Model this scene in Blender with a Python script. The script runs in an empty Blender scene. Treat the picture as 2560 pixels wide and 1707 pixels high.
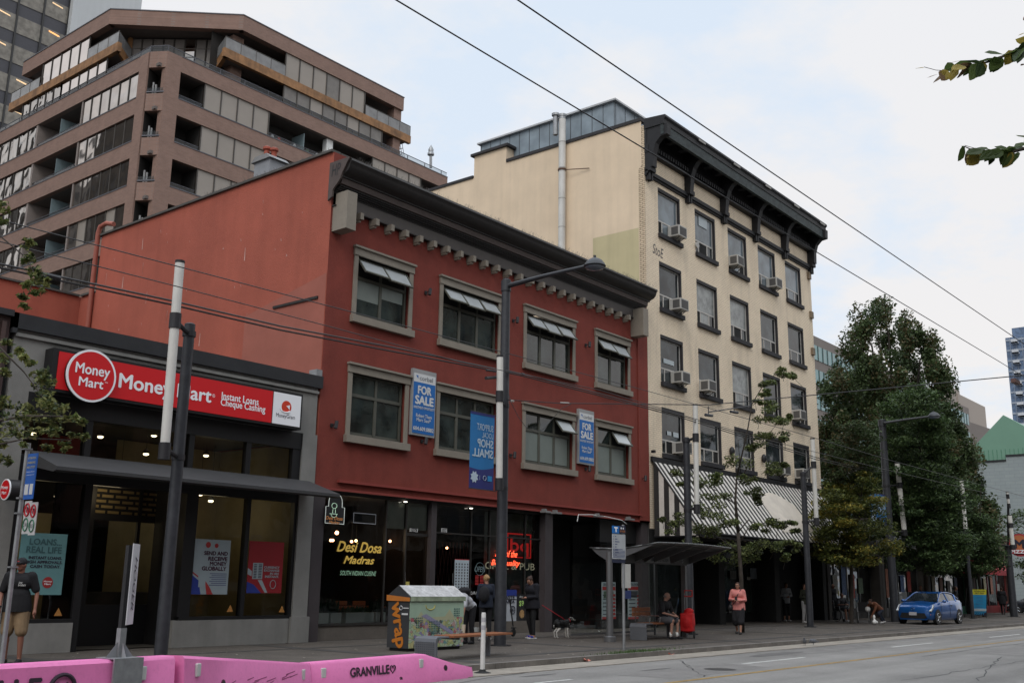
import bpy, bmesh, math, random
import numpy as np
from math import sin, cos, radians, pi, sqrt, atan2
from mathutils import Vector, Matrix, Quaternion
random.seed(7)
sc = bpy.context.scene
COL = sc.collection
# ---------------------------------------------------------------- camera
YAW, PIT, ROL, FPX = radians(39.14), radians(13.177), radians(0.917), 2581.7
EYE = Vector((0, 0, 1.5))
_cy, _sy, _cp, _sp = cos(YAW), sin(YAW), cos(PIT), sin(PIT)
_f = Vector((_cy*_cp, _sy*_cp, _sp)); _r = Vector((_sy, -_cy, 0)); _u = _r.cross(_f)
CR = _r*cos(ROL) + _u*sin(ROL); CU = -_r*sin(ROL) + _u*cos(ROL)
cam_d = bpy.data.cameras.new('camera'); cam = bpy.data.objects.new('camera', cam_d); COL.objects.link(cam)
cam_d.sensor_width = 36; cam_d.lens = FPX/2560*36; cam_d.clip_end = 5000; cam_d.clip_start = .05
cam.matrix_world = Matrix((( CR.x, CU.x, -_f.x, EYE.x), (CR.y, CU.y, -_f.y, EYE.y), (CR.z, CU.z, -_f.z, EYE.z), (0,0,0,1)))
sc.camera = cam
# survey helper: where a sight line meets a known wall, street line or ground plane
def at(x, y, X=None, Y=None, Z=None, t=None):
    d = _f + CR*((x-1280)/FPX) - CU*((y-853.5)/FPX)
    if t is not None: return EYE + d*t
    for i, v in enumerate((X, Y, Z)):
        if v is not None: return EYE + d*((v-EYE[i])/d[i])
# ---------------------------------------------------------------- sky and light
SUN_EL, SUN_AZ = radians(42), radians(205)      # light travels towards +X +Y: sun behind and left of the camera
w = bpy.data.worlds.new('World'); sc.world = w; w.use_nodes = True
nt = w.node_tree; nt.nodes.clear()
N = nt.nodes.new; L = nt.links.new
out = N('ShaderNodeOutputWorld'); bg = N('ShaderNodeBackground'); bg.inputs[1].default_value = 0.1
sky = N('ShaderNodeTexSky'); sky.sky_type = 'NISHITA'; sky.sun_disc = False
sky.sun_elevation = SUN_EL; sky.sun_rotation = radians(90)-SUN_AZ
geo = N('ShaderNodeTexCoord')
sep = N('ShaderNodeSeparateXYZ'); L(geo.outputs['Generated'], sep.inputs[0])
# cloud deck: noise laid on a plane overhead, so that it foreshortens towards the horizon
mx = N('ShaderNodeMath'); mx.operation = 'MAXIMUM'; mx.inputs[1].default_value = .0; L(sep.outputs[2], mx.inputs[0])
ad = N('ShaderNodeMath'); ad.operation = 'ADD'; ad.inputs[1].default_value = .22; L(mx.outputs[0], ad.inputs[0])
dv = N('ShaderNodeVectorMath'); dv.operation = 'DIVIDE'; L(geo.outputs['Generated'], dv.inputs[0])
cmb = N('ShaderNodeCombineXYZ'); L(ad.outputs[0], cmb.inputs[0]); L(ad.outputs[0], cmb.inputs[1]); cmb.inputs[2].default_value = 1
L(cmb.outputs[0], dv.inputs[1])
n1 = N('ShaderNodeTexNoise'); n1.inputs['Scale'].default_value = 1.5; n1.inputs['Detail'].default_value = 9; n1.inputs['Roughness'].default_value = .58; L(dv.outputs[0], n1.inputs['Vector'])
n2 = N('ShaderNodeTexNoise'); n2.inputs['Scale'].default_value = 5.5; n2.inputs['Detail'].default_value = 6; n2.inputs['Roughness'].default_value = .6; L(dv.outputs[0], n2.inputs['Vector'])
am = N('ShaderNodeMath'); am.operation = 'MULTIPLY_ADD'; am.inputs[1].default_value = .35; L(n2.outputs[0], am.inputs[0]); L(n1.outputs[0], am.inputs[2])
mr = N('ShaderNodeMapRange'); mr.inputs[1].default_value = .57; mr.inputs[2].default_value = .71; mr.inputs[3].default_value = 0; mr.inputs[4].default_value = 1; L(am.outputs[0], mr.inputs[0])
cr = N('ShaderNodeMix'); cr.data_type = 'RGBA'
tint = N('ShaderNodeMapRange'); tint.inputs[1].default_value = 0; tint.inputs[2].default_value = .6; L(sep.outputs[2], tint.inputs[0])
cc = N('ShaderNodeMix'); cc.data_type = 'RGBA'; cc.inputs[6].default_value = (9.5, 9.0, 8.65, 1); cc.inputs[7].default_value = (9.2, 9.35, 9.65, 1); L(tint.outputs[0], cc.inputs[0])
thin = N('ShaderNodeMix'); thin.data_type = 'RGBA'; thin.inputs[6].default_value = (7.7, 8.7, 9.95, 1); L(mr.outputs[0], thin.inputs[0]); L(cc.outputs[2], thin.inputs[7])
cr.inputs[0].default_value = .92; L(sky.outputs[0], cr.inputs[6]); L(thin.outputs[2], cr.inputs[7])
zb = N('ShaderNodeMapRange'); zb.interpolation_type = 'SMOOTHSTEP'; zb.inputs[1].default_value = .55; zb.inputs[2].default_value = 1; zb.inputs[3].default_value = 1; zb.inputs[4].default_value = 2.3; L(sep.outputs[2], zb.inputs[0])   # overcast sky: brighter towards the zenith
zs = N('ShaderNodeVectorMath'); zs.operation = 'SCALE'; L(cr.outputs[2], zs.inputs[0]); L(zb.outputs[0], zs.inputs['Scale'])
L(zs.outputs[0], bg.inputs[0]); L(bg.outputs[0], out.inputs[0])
sd = bpy.data.lights.new('sun', 'SUN'); sd.energy = 1.0; sd.angle = radians(28); sd.color = (1, .95, .88)
so = bpy.data.objects.new('sun', sd); COL.objects.link(so)
sdir = Vector((-cos(SUN_EL)*cos(SUN_AZ), -cos(SUN_EL)*sin(SUN_AZ), -sin(SUN_EL)))
so.rotation_euler = sdir.to_track_quat('-Z', 'Y').to_euler()
sc.view_settings.view_transform = 'Standard'; sc.view_settings.look = 'None'; sc.view_settings.gamma = 1
sc.view_settings.exposure = 0.0
sc.cycles.max_bounces = 6; sc.cycles.transparent_max_bounces = 12; sc.cycles.caustics_reflective = False; sc.cycles.caustics_refractive = False
# ---------------------------------------------------------------- materials
MATS = {}
def lin(c): return tuple(((v/255)/12.92 if v/255 <= .04045 else ((v/255+.055)/1.055)**2.4) for v in c) + (1,)
def mat(name, col, rough=.75, metal=0.0, var=.15, scale=2.0, bump=0.0, bscale=80.0, streak=0.0, emit=0.0, spec=.4, dirt=0.0, wear=0.0):
    """col is linear base colour; var = mottling, streak = vertical run-off stains, bump = fine surface relief"""
    if name in MATS: return MATS[name]
    m = bpy.data.materials.new(name); m.use_nodes = True; t = m.node_tree; b = t.nodes['Principled BSDF']
    N = t.nodes.new; L = t.links.new
    b.inputs['Roughness'].default_value = rough; b.inputs['Metallic'].default_value = metal; b.inputs['Specular IOR Level'].default_value = spec
    tc = N('ShaderNodeTexCoord'); src = None
    c = tuple(col[:3]) + (1,)
    if var > 0:
        nz = N('ShaderNodeTexNoise'); nz.inputs['Scale'].default_value = scale; nz.inputs['Detail'].default_value = 6; nz.inputs['Roughness'].default_value = .65
        L(tc.outputs['Object'], nz.inputs['Vector'])
        r = N('ShaderNodeMapRange'); r.inputs[1].default_value = .3; r.inputs[2].default_value = .7; r.inputs[3].default_value = 1-var; r.inputs[4].default_value = 1+var
        L(nz.outputs[0], r.inputs[0])
        mm = N('ShaderNodeVectorMath'); mm.operation = 'SCALE'; mm.inputs[0].default_value = c[:3]; L(r.outputs[0], mm.inputs['Scale']); src = mm.outputs[0]
    else:
        rgb = N('ShaderNodeRGB'); rgb.outputs[0].default_value = c; src = rgb.outputs[0]
    if streak > 0:
        mp = N('ShaderNodeMapping'); mp.inputs['Scale'].default_value = (1.7, 1.7, .12); L(tc.outputs['Object'], mp.inputs[0])
        ns = N('ShaderNodeTexNoise'); ns.inputs['Scale'].default_value = 1.5; ns.inputs['Detail'].default_value = 5; L(mp.outputs[0], ns.inputs['Vector'])
        r = N('ShaderNodeMapRange'); r.inputs[1].default_value = .45; r.inputs[2].default_value = .72; r.inputs[3].default_value = 1; r.inputs[4].default_value = 1-streak; L(ns.outputs[0], r.inputs[0])
        mm = N('ShaderNodeVectorMath'); mm.operation = 'SCALE'; L(src, mm.inputs[0]); L(r.outputs[0], mm.inputs['Scale']); src = mm.outputs[0]
    if wear > 0:
        mp = N('ShaderNodeMapping'); mp.inputs['Scale'].default_value = (.05, 1.1, 1); L(tc.outputs['Object'], mp.inputs[0])
        ns = N('ShaderNodeTexNoise'); ns.inputs['Scale'].default_value = 1; ns.inputs['Detail'].default_value = 7; L(mp.outputs[0], ns.inputs['Vector'])
        r = N('ShaderNodeMapRange'); r.inputs[1].default_value = .35; r.inputs[2].default_value = .65; r.inputs[3].default_value = 1-wear; r.inputs[4].default_value = 1+wear; L(ns.outputs[0], r.inputs[0])
        mm = N('ShaderNodeVectorMath'); mm.operation = 'SCALE'; L(src, mm.inputs[0]); L(r.outputs[0], mm.inputs['Scale']); src = mm.outputs[0]
    if dirt > 0:
        nd = N('ShaderNodeTexNoise'); nd.inputs['Scale'].default_value = 14; nd.inputs['Detail'].default_value = 8; nd.inputs['Roughness'].default_value = .75; L(tc.outputs['Object'], nd.inputs['Vector'])
        r = N('ShaderNodeMapRange'); r.inputs[1].default_value = .5; r.inputs[2].default_value = .7; r.inputs[3].default_value = 1; r.inputs[4].default_value = 1-dirt; L(nd.outputs[0], r.inputs[0])
        mm = N('ShaderNodeVectorMath'); mm.operation = 'SCALE'; L(src, mm.inputs[0]); L(r.outputs[0], mm.inputs['Scale']); src = mm.outputs[0]
    L(src, b.inputs['Base Color'])
    if emit > 0:
        b.inputs['Emission Color'].default_value = c; b.inputs['Emission Strength'].default_value = emit
    if bump > 0:
        nb = N('ShaderNodeTexNoise'); nb.inputs['Scale'].default_value = bscale; nb.inputs['Detail'].default_value = 4; L(tc.outputs['Object'], nb.inputs['Vector'])
        bp = N('ShaderNodeBump'); bp.inputs['Strength'].default_value = bump; bp.inputs['Distance'].default_value = .02; L(nb.outputs[0], bp.inputs['Height']); L(bp.outputs[0], b.inputs['Normal'])
    MATS[name] = m; return m
def brick(name, c1, c2, mortar, bw=.21, bh=.068, ms=.008, axis='x', var=.2, bump=.4, rough=.85, stain=0.0):
    if name in MATS: return MATS[name]
    m = bpy.data.materials.new(name); m.use_nodes = True; t = m.node_tree; b = t.nodes['Principled BSDF']; N = t.nodes.new; L = t.links.new
    b.inputs['Roughness'].default_value = rough; b.inputs['Specular IOR Level'].default_value = .35
    tc = N('ShaderNodeTexCoord'); s = N('ShaderNodeSeparateXYZ'); L(tc.outputs['Object'], s.inputs[0])
    a = N('ShaderNodeMath'); a.operation = 'ADD'; L(s.outputs[0], a.inputs[0]); L(s.outputs[1], a.inputs[1])
    cb = N('ShaderNodeCombineXYZ'); L(a.outputs[0] if axis == 'xy' else s.outputs[0 if axis == 'x' else 1], cb.inputs[0]); L(s.outputs[2], cb.inputs[1])
    bt = N('ShaderNodeTexBrick'); bt.inputs['Color1'].default_value = c1 + (1,); bt.inputs['Color2'].default_value = c2 + (1,); bt.inputs['Mortar'].default_value = mortar + (1,)
    bt.inputs['Scale'].default_value = 1; bt.inputs['Brick Width'].default_value = bw; bt.inputs['Row Height'].default_value = bh; bt.inputs['Mortar Size'].default_value = ms; bt.inputs['Mortar Smooth'].default_value = .3
    L(cb.outputs[0], bt.inputs['Vector'])
    nz = N('ShaderNodeTexNoise'); nz.inputs['Scale'].default_value = 1.1; nz.inputs['Detail'].default_value = 8; nz.inputs['Roughness'].default_value = .7; L(tc.outputs['Object'], nz.inputs['Vector'])
    r = N('ShaderNodeMapRange'); r.inputs[1].default_value = .3; r.inputs[2].default_value = .7; r.inputs[3].default_value = 1-var; r.inputs[4].default_value = 1+var*.6; L(nz.outputs[0], r.inputs[0])
    mm = N('ShaderNodeVectorMath'); mm.operation = 'SCALE'; L(bt.outputs[0], mm.inputs[0]); L(r.outputs[0], mm.inputs['Scale']); src = mm.outputs[0]
    if stain:
        mp = N('ShaderNodeMapping'); mp.inputs['Scale'].default_value = (1.3, 1.3, .25); L(tc.outputs['Object'], mp.inputs[0])
        ns = N('ShaderNodeTexNoise'); ns.inputs['Scale'].default_value = 1.3; ns.inputs['Detail'].default_value = 6; L(mp.outputs[0], ns.inputs['Vector'])
        r2 = N('ShaderNodeMapRange'); r2.inputs[1].default_value = .52; r2.inputs[2].default_value = .75; r2.inputs[3].default_value = 1; r2.inputs[4].default_value = 1-stain; L(ns.outputs[0], r2.inputs[0])
        mm = N('ShaderNodeVectorMath'); mm.operation = 'SCALE'; L(src, mm.inputs[0]); L(r2.outputs[0], mm.inputs['Scale']); src = mm.outputs[0]
    L(src, b.inputs['Base Color'])
    bp = N('ShaderNodeBump'); bp.inputs['Strength'].default_value = bump; bp.inputs['Distance'].default_value = .01; bp.invert = True; L(bt.outputs['Fac'], bp.inputs['Height']); L(bp.outputs[0], b.inputs['Normal'])
    MATS[name] = m; return m
def glass_dark(name, col=(.012, .016, .016), rough=.04, wave=.06, wscale=.9, spec=.6, var=.5):
    """window seen from a bright street: dark room behind, sky and houses mirrored"""
    if name in MATS: return MATS[name]
    m = bpy.data.materials.new(name); m.use_nodes = True; t = m.node_tree; b = t.nodes['Principled BSDF']; N = t.nodes.new; L = t.links.new
    b.inputs['Roughness'].default_value = rough; b.inputs['Specular IOR Level'].default_value = spec
    tc = N('ShaderNodeTexCoord'); nz = N('ShaderNodeTexNoise'); nz.inputs['Scale'].default_value = 1.3; nz.inputs['Detail'].default_value = 3; L(tc.outputs['Object'], nz.inputs['Vector'])
    r = N('ShaderNodeMapRange'); r.inputs[1].default_value = .35; r.inputs[2].default_value = .65; r.inputs[3].default_value = 1-var; r.inputs[4].default_value = 1+var; L(nz.outputs[0], r.inputs[0])
    mm = N('ShaderNodeVectorMath'); mm.operation = 'SCALE'; mm.inputs[0].default_value = col; L(r.outputs[0], mm.inputs['Scale']); L(mm.outputs[0], b.inputs['Base Color'])
    if wave:
        nb = N('ShaderNodeTexNoise'); nb.inputs['Scale'].default_value = wscale; nb.inputs['Detail'].default_value = 1; L(tc.outputs['Object'], nb.inputs['Vector'])
        bp = N('ShaderNodeBump'); bp.inputs['Strength'].default_value = 1; bp.inputs['Distance'].default_value = wave; L(nb.outputs[0], bp.inputs['Height']); L(bp.outputs[0], b.inputs['Normal'])
    MATS[name] = m; return m
def glass_clear(name, tint=(.8, .85, .83), refl=1.0, rough=.01):
    if name in MATS: return MATS[name]
    m = bpy.data.materials.new(name); m.use_nodes = True; t = m.node_tree; t.nodes.clear(); N = t.nodes.new; L = t.links.new
    o = N('ShaderNodeOutputMaterial'); mix = N('ShaderNodeMixShader'); tr = N('ShaderNodeBsdfTransparent'); gl = N('ShaderNodeBsdfGlossy'); fr = N('ShaderNodeFresnel')
    fr.inputs[0].default_value = 1.5; tr.inputs[0].default_value = tint + (1,); gl.inputs['Roughness'].default_value = rough; gl.inputs[0].default_value = (refl, refl, refl, 1)
    tc = N('ShaderNodeTexCoord'); nb = N('ShaderNodeTexNoise'); nb.inputs['Scale'].default_value = .8; L(tc.outputs['Object'], nb.inputs['Vector'])
    bp = N('ShaderNodeBump'); bp.inputs['Strength'].default_value = 1; bp.inputs['Distance'].default_value = .012; L(nb.outputs[0], bp.inputs['Height']); L(bp.outputs[0], gl.inputs['Normal'])
    L(fr.outputs[0], mix.inputs[0]); L(tr.outputs[0], mix.inputs[1]); L(gl.outputs[0], mix.inputs[2]); L(mix.outputs[0], o.inputs[0])
    MATS[name] = m; return m
# ---------------------------------------------------------------- mesh helpers
class MB:
    def __init__(s): s.v = []; s.f = []; s.mi = []; s.m = 0
    def quad(s, *p):
        n = len(s.v); s.v += [tuple(q) for q in p]; s.f.append(tuple(range(n, n+len(p)))); s.mi.append(s.m); return s
    def box(s, x0, x1, y0, y1, z0, z1, M=None):
        P = [(x0,y0,z0),(x1,y0,z0),(x1,y1,z0),(x0,y1,z0),(x0,y0,z1),(x1,y0,z1),(x1,y1,z1),(x0,y1,z1)]
        if M is not None: P = [tuple(M @ Vector(p)) for p in P]
        n = len(s.v); s.v += P
        for q in ((3,2,1,0),(4,5,6,7),(0,1,5,4),(1,2,6,5),(2,3,7,6),(3,0,4,7)): s.f.append(tuple(n+i for i in q)); s.mi.append(s.m)
        return s
    def prism(s, pts, a, b, axis='x'):
        """extrude a 2-D outline between a and b along an axis; outline in the other two axes (in order)"""
        k = len(pts)
        def P(c, p): return (c, p[0], p[1]) if axis == 'x' else ((p[0], c, p[1]) if axis == 'y' else (p[0], p[1], c))
        n = len(s.v); s.v += [P(a, p) for p in pts] + [P(b, p) for p in pts]
        s.f.append(tuple(n+i for i in range(k))[::-1]); s.f.append(tuple(n+k+i for i in range(k))); s.mi += [s.m]*2
        for i in range(k): s.f.append((n+i, n+(i+1) % k, n+k+(i+1) % k, n+k+i)); s.mi.append(s.m)
        return s
    def tube(s, pts, r, n=8, cap=True):
        pts = [Vector(p) for p in pts]; rs = r if isinstance(r, (list, tuple)) else [r]*len(pts)
        base = len(s.v); prev = None
        for i, p in enumerate(pts):
            d = (pts[min(i+1, len(pts)-1)] - pts[max(i-1, 0)]).normalized()
            if prev is None:
                a = d.cross(Vector((0, 0, 1))) if abs(d.z) < .95 else d.cross(Vector((1, 0, 0)))
                a.normalize()
            else:
                a = (prev - d*prev.dot(d)).normalized()
            prev = a; b = d.cross(a)
            for k in range(n):
                t = 2*pi*k/n; s.v.append(tuple(p + (a*cos(t) + b*sin(t))*rs[i]))
        for i in range(len(pts)-1):
            for k in range(n):
                a0 = base+i*n+k; a1 = base+i*n+(k+1) % n
                s.f.append((a0, a1, a1+n, a0+n)); s.mi.append(s.m)
        if cap:
            s.f.append(tuple(base+k for k in range(n))[::-1]); s.f.append(tuple(base+(len(pts)-1)*n+k for k in range(n))); s.mi += [s.m]*2
        return s
    def lathe(s, prof, c, n=16, axis=(0, 0, 1)):
        """prof: (radius, height) pairs"""
        q = Vector((0, 0, 1)).rotation_difference(Vector(axis)); c = Vector(c); base = len(s.v)
        for r, h in prof:
            for k in range(n):
                t = 2*pi*k/n; s.v.append(tuple(c + q @ Vector((r*cos(t), r*sin(t), h))))
        for i in range(len(prof)-1):
            for k in range(n):
                a0 = base+i*n+k; a1 = base+i*n+(k+1) % n
                s.f.append((a0, a1, a1+n, a0+n)); s.mi.append(s.m)
        s.f.append(tuple(base+k for k in range(n))[::-1]); s.f.append(tuple(base+(len(prof)-1)*n+k for k in range(n))); s.mi += [s.m]*2
        return s
    def ball(s, c, r, n=10, m=7, M=None):
        rx, ry, rz = r if isinstance(r, (list, tuple)) else (r, r, r); base = len(s.v)
        for i in range(m+1):
            ph = pi*i/m
            for k in range(n):
                t = 2*pi*k/n; p = Vector((rx*sin(ph)*cos(t), ry*sin(ph)*sin(t), rz*cos(ph)))
                if M is not None: p = M @ p
                s.v.append((c[0]+p[0], c[1]+p[1], c[2]+p[2]))
        for i in range(m):
            for k in range(n):
                a0 = base+i*n+k; a1 = base+i*n+(k+1) % n
                s.f.append((a0, a0+n, a1+n, a1)); s.mi.append(s.m)
        return s
    def disc(s, c, r, normal=(0, -1, 0), n=32, rz=None):
        q = Vector((0, 0, 1)).rotation_difference(Vector(normal)); c = Vector(c)
        return s.quad(*[c + q @ Vector((r*cos(2*pi*k/n), r*sin(2*pi*k/n), 0)) for k in range(n)])
    def build(s, name, material, parent=None, local=False, smooth=False, bevel=0):
        me = bpy.data.meshes.new(name)
        off = Vector((0, 0, 0))
        if parent is not None and not local:
            p = parent
            while p is not None: off += p.location; p = p.parent
        me.from_pydata([(v[0]-off.x, v[1]-off.y, v[2]-off.z) for v in s.v], [], s.f)
        for mm in (material if isinstance(material, (list, tuple)) else [material]): me.materials.append(mm)
        if any(s.mi): me.polygons.foreach_set('material_index', s.mi)
        if bevel:
            bm = bmesh.new(); bm.from_mesh(me); bmesh.ops.remove_doubles(bm, verts=bm.verts, dist=1e-5)
            bmesh.ops.bevel(bm, geom=bm.edges[:], offset=bevel, segments=2, affect='EDGES', profile=.6, clamp_overlap=True); bm.to_mesh(me); bm.free()
        if smooth:
            me.polygons.foreach_set('use_smooth', [True]*len(me.polygons))
            try: me.set_sharp_from_angle(angle=radians(40))
            except Exception: pass
        me.update()
        o = bpy.data.objects.new(name, me); COL.objects.link(o)
        if parent is not None: o.parent = parent
        return o
def split(mb, name, material, parent, **k):
    """one object for each loose piece of the builder"""
    par = list(range(len(mb.v)))
    def find(i):
        while par[i] != i: par[i] = par[par[i]]; i = par[i]
        return i
    for f in mb.f:
        for i in f[1:]: par[find(i)] = find(f[0])
    G = {}
    for f in mb.f: G.setdefault(find(f[0]), []).append(f)
    for fs in G.values():
        q = MB(); mp = {}
        for f in fs:
            q.f.append(tuple(mp.setdefault(i, len(mp)) for i in f)); q.mi.append(0)
        q.v = [mb.v[i] for i in mp]; q.build(name, material, parent, **k)
def thing(name, label, cat, loc=(0, 0, 0), rz=0, group=None, kind=None):
    o = bpy.data.objects.new(name, None); COL.objects.link(o); o.location = loc; o.rotation_euler = (0, 0, rz); o.empty_display_size = .2
    return tag(o, label, cat, group, kind)
def tag(o, label=None, cat=None, group=None, kind=None):
    if label: o['label'] = label
    if cat: o['category'] = cat
    if group: o['group'] = group
    if kind: o['kind'] = kind
    return o
def copy_tree(o, parent=None):
    c = o.copy(); COL.objects.link(c); c.parent = parent
    for ch in list(o.children): copy_tree(ch, c)
    return c
def wall_holes(mb, x0, x1, z0, z1, holes, y, depth=.2, plane='y'):
    """vertical wall sheet with rectangular openings and their reveals (plane 'y': faces -Y; plane 'x': faces -X)"""
    xs = sorted({x0, x1, *[v for h in holes for v in h[:2] if x0 < v < x1]}); zs = sorted({z0, z1, *[v for h in holes for v in h[2:] if z0 < v < z1]})
    P = (lambda a, d, z: (a, d, z)) if plane == 'y' else (lambda a, d, z: (d, a, z))
    for i in range(len(xs)-1):
        for j in range(len(zs)-1):
            cx, cz = (xs[i]+xs[i+1])/2, (zs[j]+zs[j+1])/2
            if any(h[0] < cx < h[1] and h[2] < cz < h[3] for h in holes): continue
            mb.quad(P(xs[i], y, zs[j]), P(xs[i+1], y, zs[j]), P(xs[i+1], y, zs[j+1]), P(xs[i], y, zs[j+1]))
    for a, b, c, d in holes:
        mb.quad(P(a, y, c), P(a, y+depth, c), P(a, y+depth, d), P(a, y, d)); mb.quad(P(b, y, c), P(b, y, d), P(b, y+depth, d), P(b, y+depth, c))
        mb.quad(P(a, y, d), P(a, y+depth, d), P(b, y+depth, d), P(b, y, d)); mb.quad(P(a, y, c), P(b, y, c), P(b, y+depth, c), P(a, y+depth, c))
    return mb
_txt = {}
def text_mesh(s, bold=0.0, shear=0.0, extr=0.0, res=3, spacing=1.0):
    key = (s, bold, shear, extr, spacing)
    if key in _txt: return _txt[key]
    cu = bpy.data.curves.new('t', 'FONT'); cu.body = s; cu.size = 1; cu.offset = bold; cu.shear = shear; cu.extrude = extr; cu.resolution_u = res; cu.align_x = 'CENTER'; cu.space_line = .95; cu.space_character = spacing
    ob = bpy.data.objects.new('t', cu); COL.objects.link(ob); bpy.context.view_layer.update()
    dg = bpy.context.evaluated_depsgraph_get(); me = bpy.data.meshes.new_from_object(ob.evaluated_get(dg))
    V = [v.co.copy() for v in me.vertices]; Fc = [tuple(p.vertices) for p in me.polygons]
    bpy.data.objects.remove(ob); bpy.data.curves.remove(cu); bpy.data.meshes.remove(me)
    _txt[key] = (V, Fc); return V, Fc
def lettering(s, c, right, up, w, h, m, parent, name='lettering', bold=.0, shear=0.0, local=False, off=.004, keep=False, mb=None, spacing=1.0):
    """text fitted into a w x h box centred at c, in the plane spanned by right and up"""
    V, Fc = text_mesh(s, 0.0, shear, spacing=spacing)
    if not V: return None
    right = Vector(right).normalized(); up = Vector(up).normalized(); nrm = right.cross(up)
    x0 = min(v.x for v in V); x1 = max(v.x for v in V); y0 = min(v.y for v in V); y1 = max(v.y for v in V)
    sx = w/(x1-x0); sy = h/(y1-y0) if not keep else sx
    own = mb is None
    if own: mb = MB()
    n = len(mb.v); c = Vector(c)
    bw = bold*sx
    for k, (ex, ey) in enumerate(((0, 0), (-1, 0), (1, 0), (0, .8), (0, -.8)) if bw > 0 else ((0, 0),)):
        n = len(mb.v)
        for v in V: mb.v.append(tuple(c + right*((v.x-(x0+x1)/2)*sx+ex*bw) + up*((v.y-(y0+y1)/2)*sy+ey*bw) + nrm*(off+.0004*k)))
        for q in Fc: mb.f.append(tuple(n+i for i in q)); mb.mi.append(mb.m)
    if own: return mb.build(name, m, parent, local=local)
RX, UZ = (1, 0, 0), (0, 0, 1)
# common materials
BLACK = mat('black_paint', (.018, .018, .02), .5, var=.2)
POLE = mat('pole_paint', (.035, .037, .043), .45, var=.25, scale=6, dirt=.15)
STEEL = mat('galvanised_steel', (.32, .33, .34), .45, metal=.6, var=.15, scale=12)
WHITE = mat('white_paint', (.72, .72, .7), .5, var=.06)
CHROME = mat('chrome', (.6, .6, .6), .2, metal=1, var=0)
RUBBER = mat('rubber', (.015, .015, .015), .8, var=.1)
DARKIN = mat('dark_interior', (.012, .012, .012), .9, var=.3, scale=1)
# ================================================================ GROUND
FY = 20.8      # building line
KERB = 13.45
asph = mat('asphalt', (.235, .225, .212), .85, var=.14, scale=.45, bump=.8, bscale=90, dirt=.22, wear=.16)
o = MB().quad((-600, -400, -.16), (900, -400, -.16), (900, 700, -.16), (-600, 700, -.16)).build('ground', mat('far_ground', (.09, .09, .085), .9)); tag(o, kind='structure')
m = MB()
o = MB().box(-60, 420, 5.0, KERB-.95, -.5, -.12).build('road', asph); tag(o, kind='structure')
conc = mat('gutter_concrete', (.29, .26, .22), .85, var=.2, scale=1.1, bump=.3, bscale=60, dirt=.25)
g = MB()
x = -20
random.seed(3)
while x < 130:
    L_ = 3.0
    g.box(x+.006, x+L_-.006, KERB-.95, KERB-.145, -.4, -.105); x += L_
o = g.build('gutter', conc); tag(o, kind='structure')
g = MB(); x = -20
while x < 130:
    g.box(x+.006, x+2.994, KERB-.14, KERB+.02, -.4, 0.0); x += 3.0
o = g.build('kerb', mat('kerb_concrete', (.17, .155, .14), .85, var=.3, scale=1.6, bump=.3, dirt=.35), bevel=0); tag(o, kind='structure')
side = mat('sidewalk_paving', (.095, .082, .07), .85, var=.22, scale=1.3, bump=.5, bscale=90, dirt=.3)
# paving slabs between dark granite bands
m = MB(); x = -20
m.box(-40, 86, KERB+.02, FY+1.2, -.4, -.004)
o = m.build('sidewalk', side); tag(o, kind='structure')
band = mat('paving_band', (.055, .051, .048), .8, var=.2, scale=2)
m = MB()
for X0 in (-2.4, 3.6, 9.7, 15.8, 21.9, 28, 34.1, 40.2, 46.3, 52.4, 58.5, 64.6): m.box(X0, X0+.35, KERB+.03, FY-.02, -.03, .0)
m.box(-20, 86, KERB+.9, KERB+1.15, -.03, .001); m.box(-20, 86, 18.9, 19.1, -.03, .001)
o = m.build('paving_bands', band); tag(o, kind='structure')
# markings
wp = mat('road_marking_white', (.55, .55, .52), .7, var=.25, scale=4, dirt=.4); yp = mat('road_marking_yellow', (.30, .19, .05), .75, var=.3, scale=3, dirt=.5)
m = MB()
for a, b in (((1310, 1704), (1455, 1699)), ((1855, 1658), (2012, 1642)), ((2222, 1616), (2338, 1606)), ((2475, 1592), (2548, 1584))):
    p = at(*a, Z=-.116); q = at(*b, Z=-.116); yy = (p.y+q.y)/2
    m.quad((p.x, yy-.05, -.116), (q.x, yy-.05, -.116), (q.x, yy+.05, -.116), (p.x, yy+.05, -.116))
o = m.build('lane_marking', wp); tag(o, kind='structure')
m = MB().quad((8, 9.53, -.116), (200, 9.53, -.116), (200, 9.65, -.116), (8, 9.65, -.116))
o = m.build('centre_line', yp); tag(o, kind='structure')
# cracks, patches, crumbs of litter
crk = mat('tar_crack', (.03, .03, .03), .7, var=.2)
m = MB()
random.seed(11)
for (a, b) in (((1330, 1672), (1700, 1640)), ((1600, 1612), (1780, 1640)), ((1900, 1607), (2050, 1625)), ((1925, 1620), (2180, 1612)), ((2260, 1700), (2560, 1650)), ((1000, 1700), (1400, 1660)), ((1560, 1628), (1590, 1642)), ((1590, 1642), (1620, 1640)), ((2030, 1640), (2200, 1655)), ((1150, 1706), (1560, 1640)), ((2180, 1600), (2560, 1580)), ((2300, 1640), (2560, 1606)), ((1700, 1650), (1760, 1690)), ((2440, 1700), (2500, 1640))):
    p = at(*a, Z=-.117); q = at(*b, Z=-.117); n = 14; pts = []
    for i in range(n+1):
        t = i/n; pts.append(p.lerp(q, t)+Vector((0, random.uniform(-.07, .07), 0)))
    for i in range(n):
        wd = random.uniform(.006, .02); A = pts[i]; B = pts[i+1]
        m.quad((A.x, A.y-wd, -.1165), (B.x, B.y-wd, -.1165), (B.x, B.y+wd, -.1165), (A.x, A.y+wd, -.1165))
o = m.build('road_cracks', crk); tag(o, kind='structure')
pat = mat('asphalt_patch', (.12, .115, .11), .85, var=.2, scale=3)
m = MB()
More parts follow.
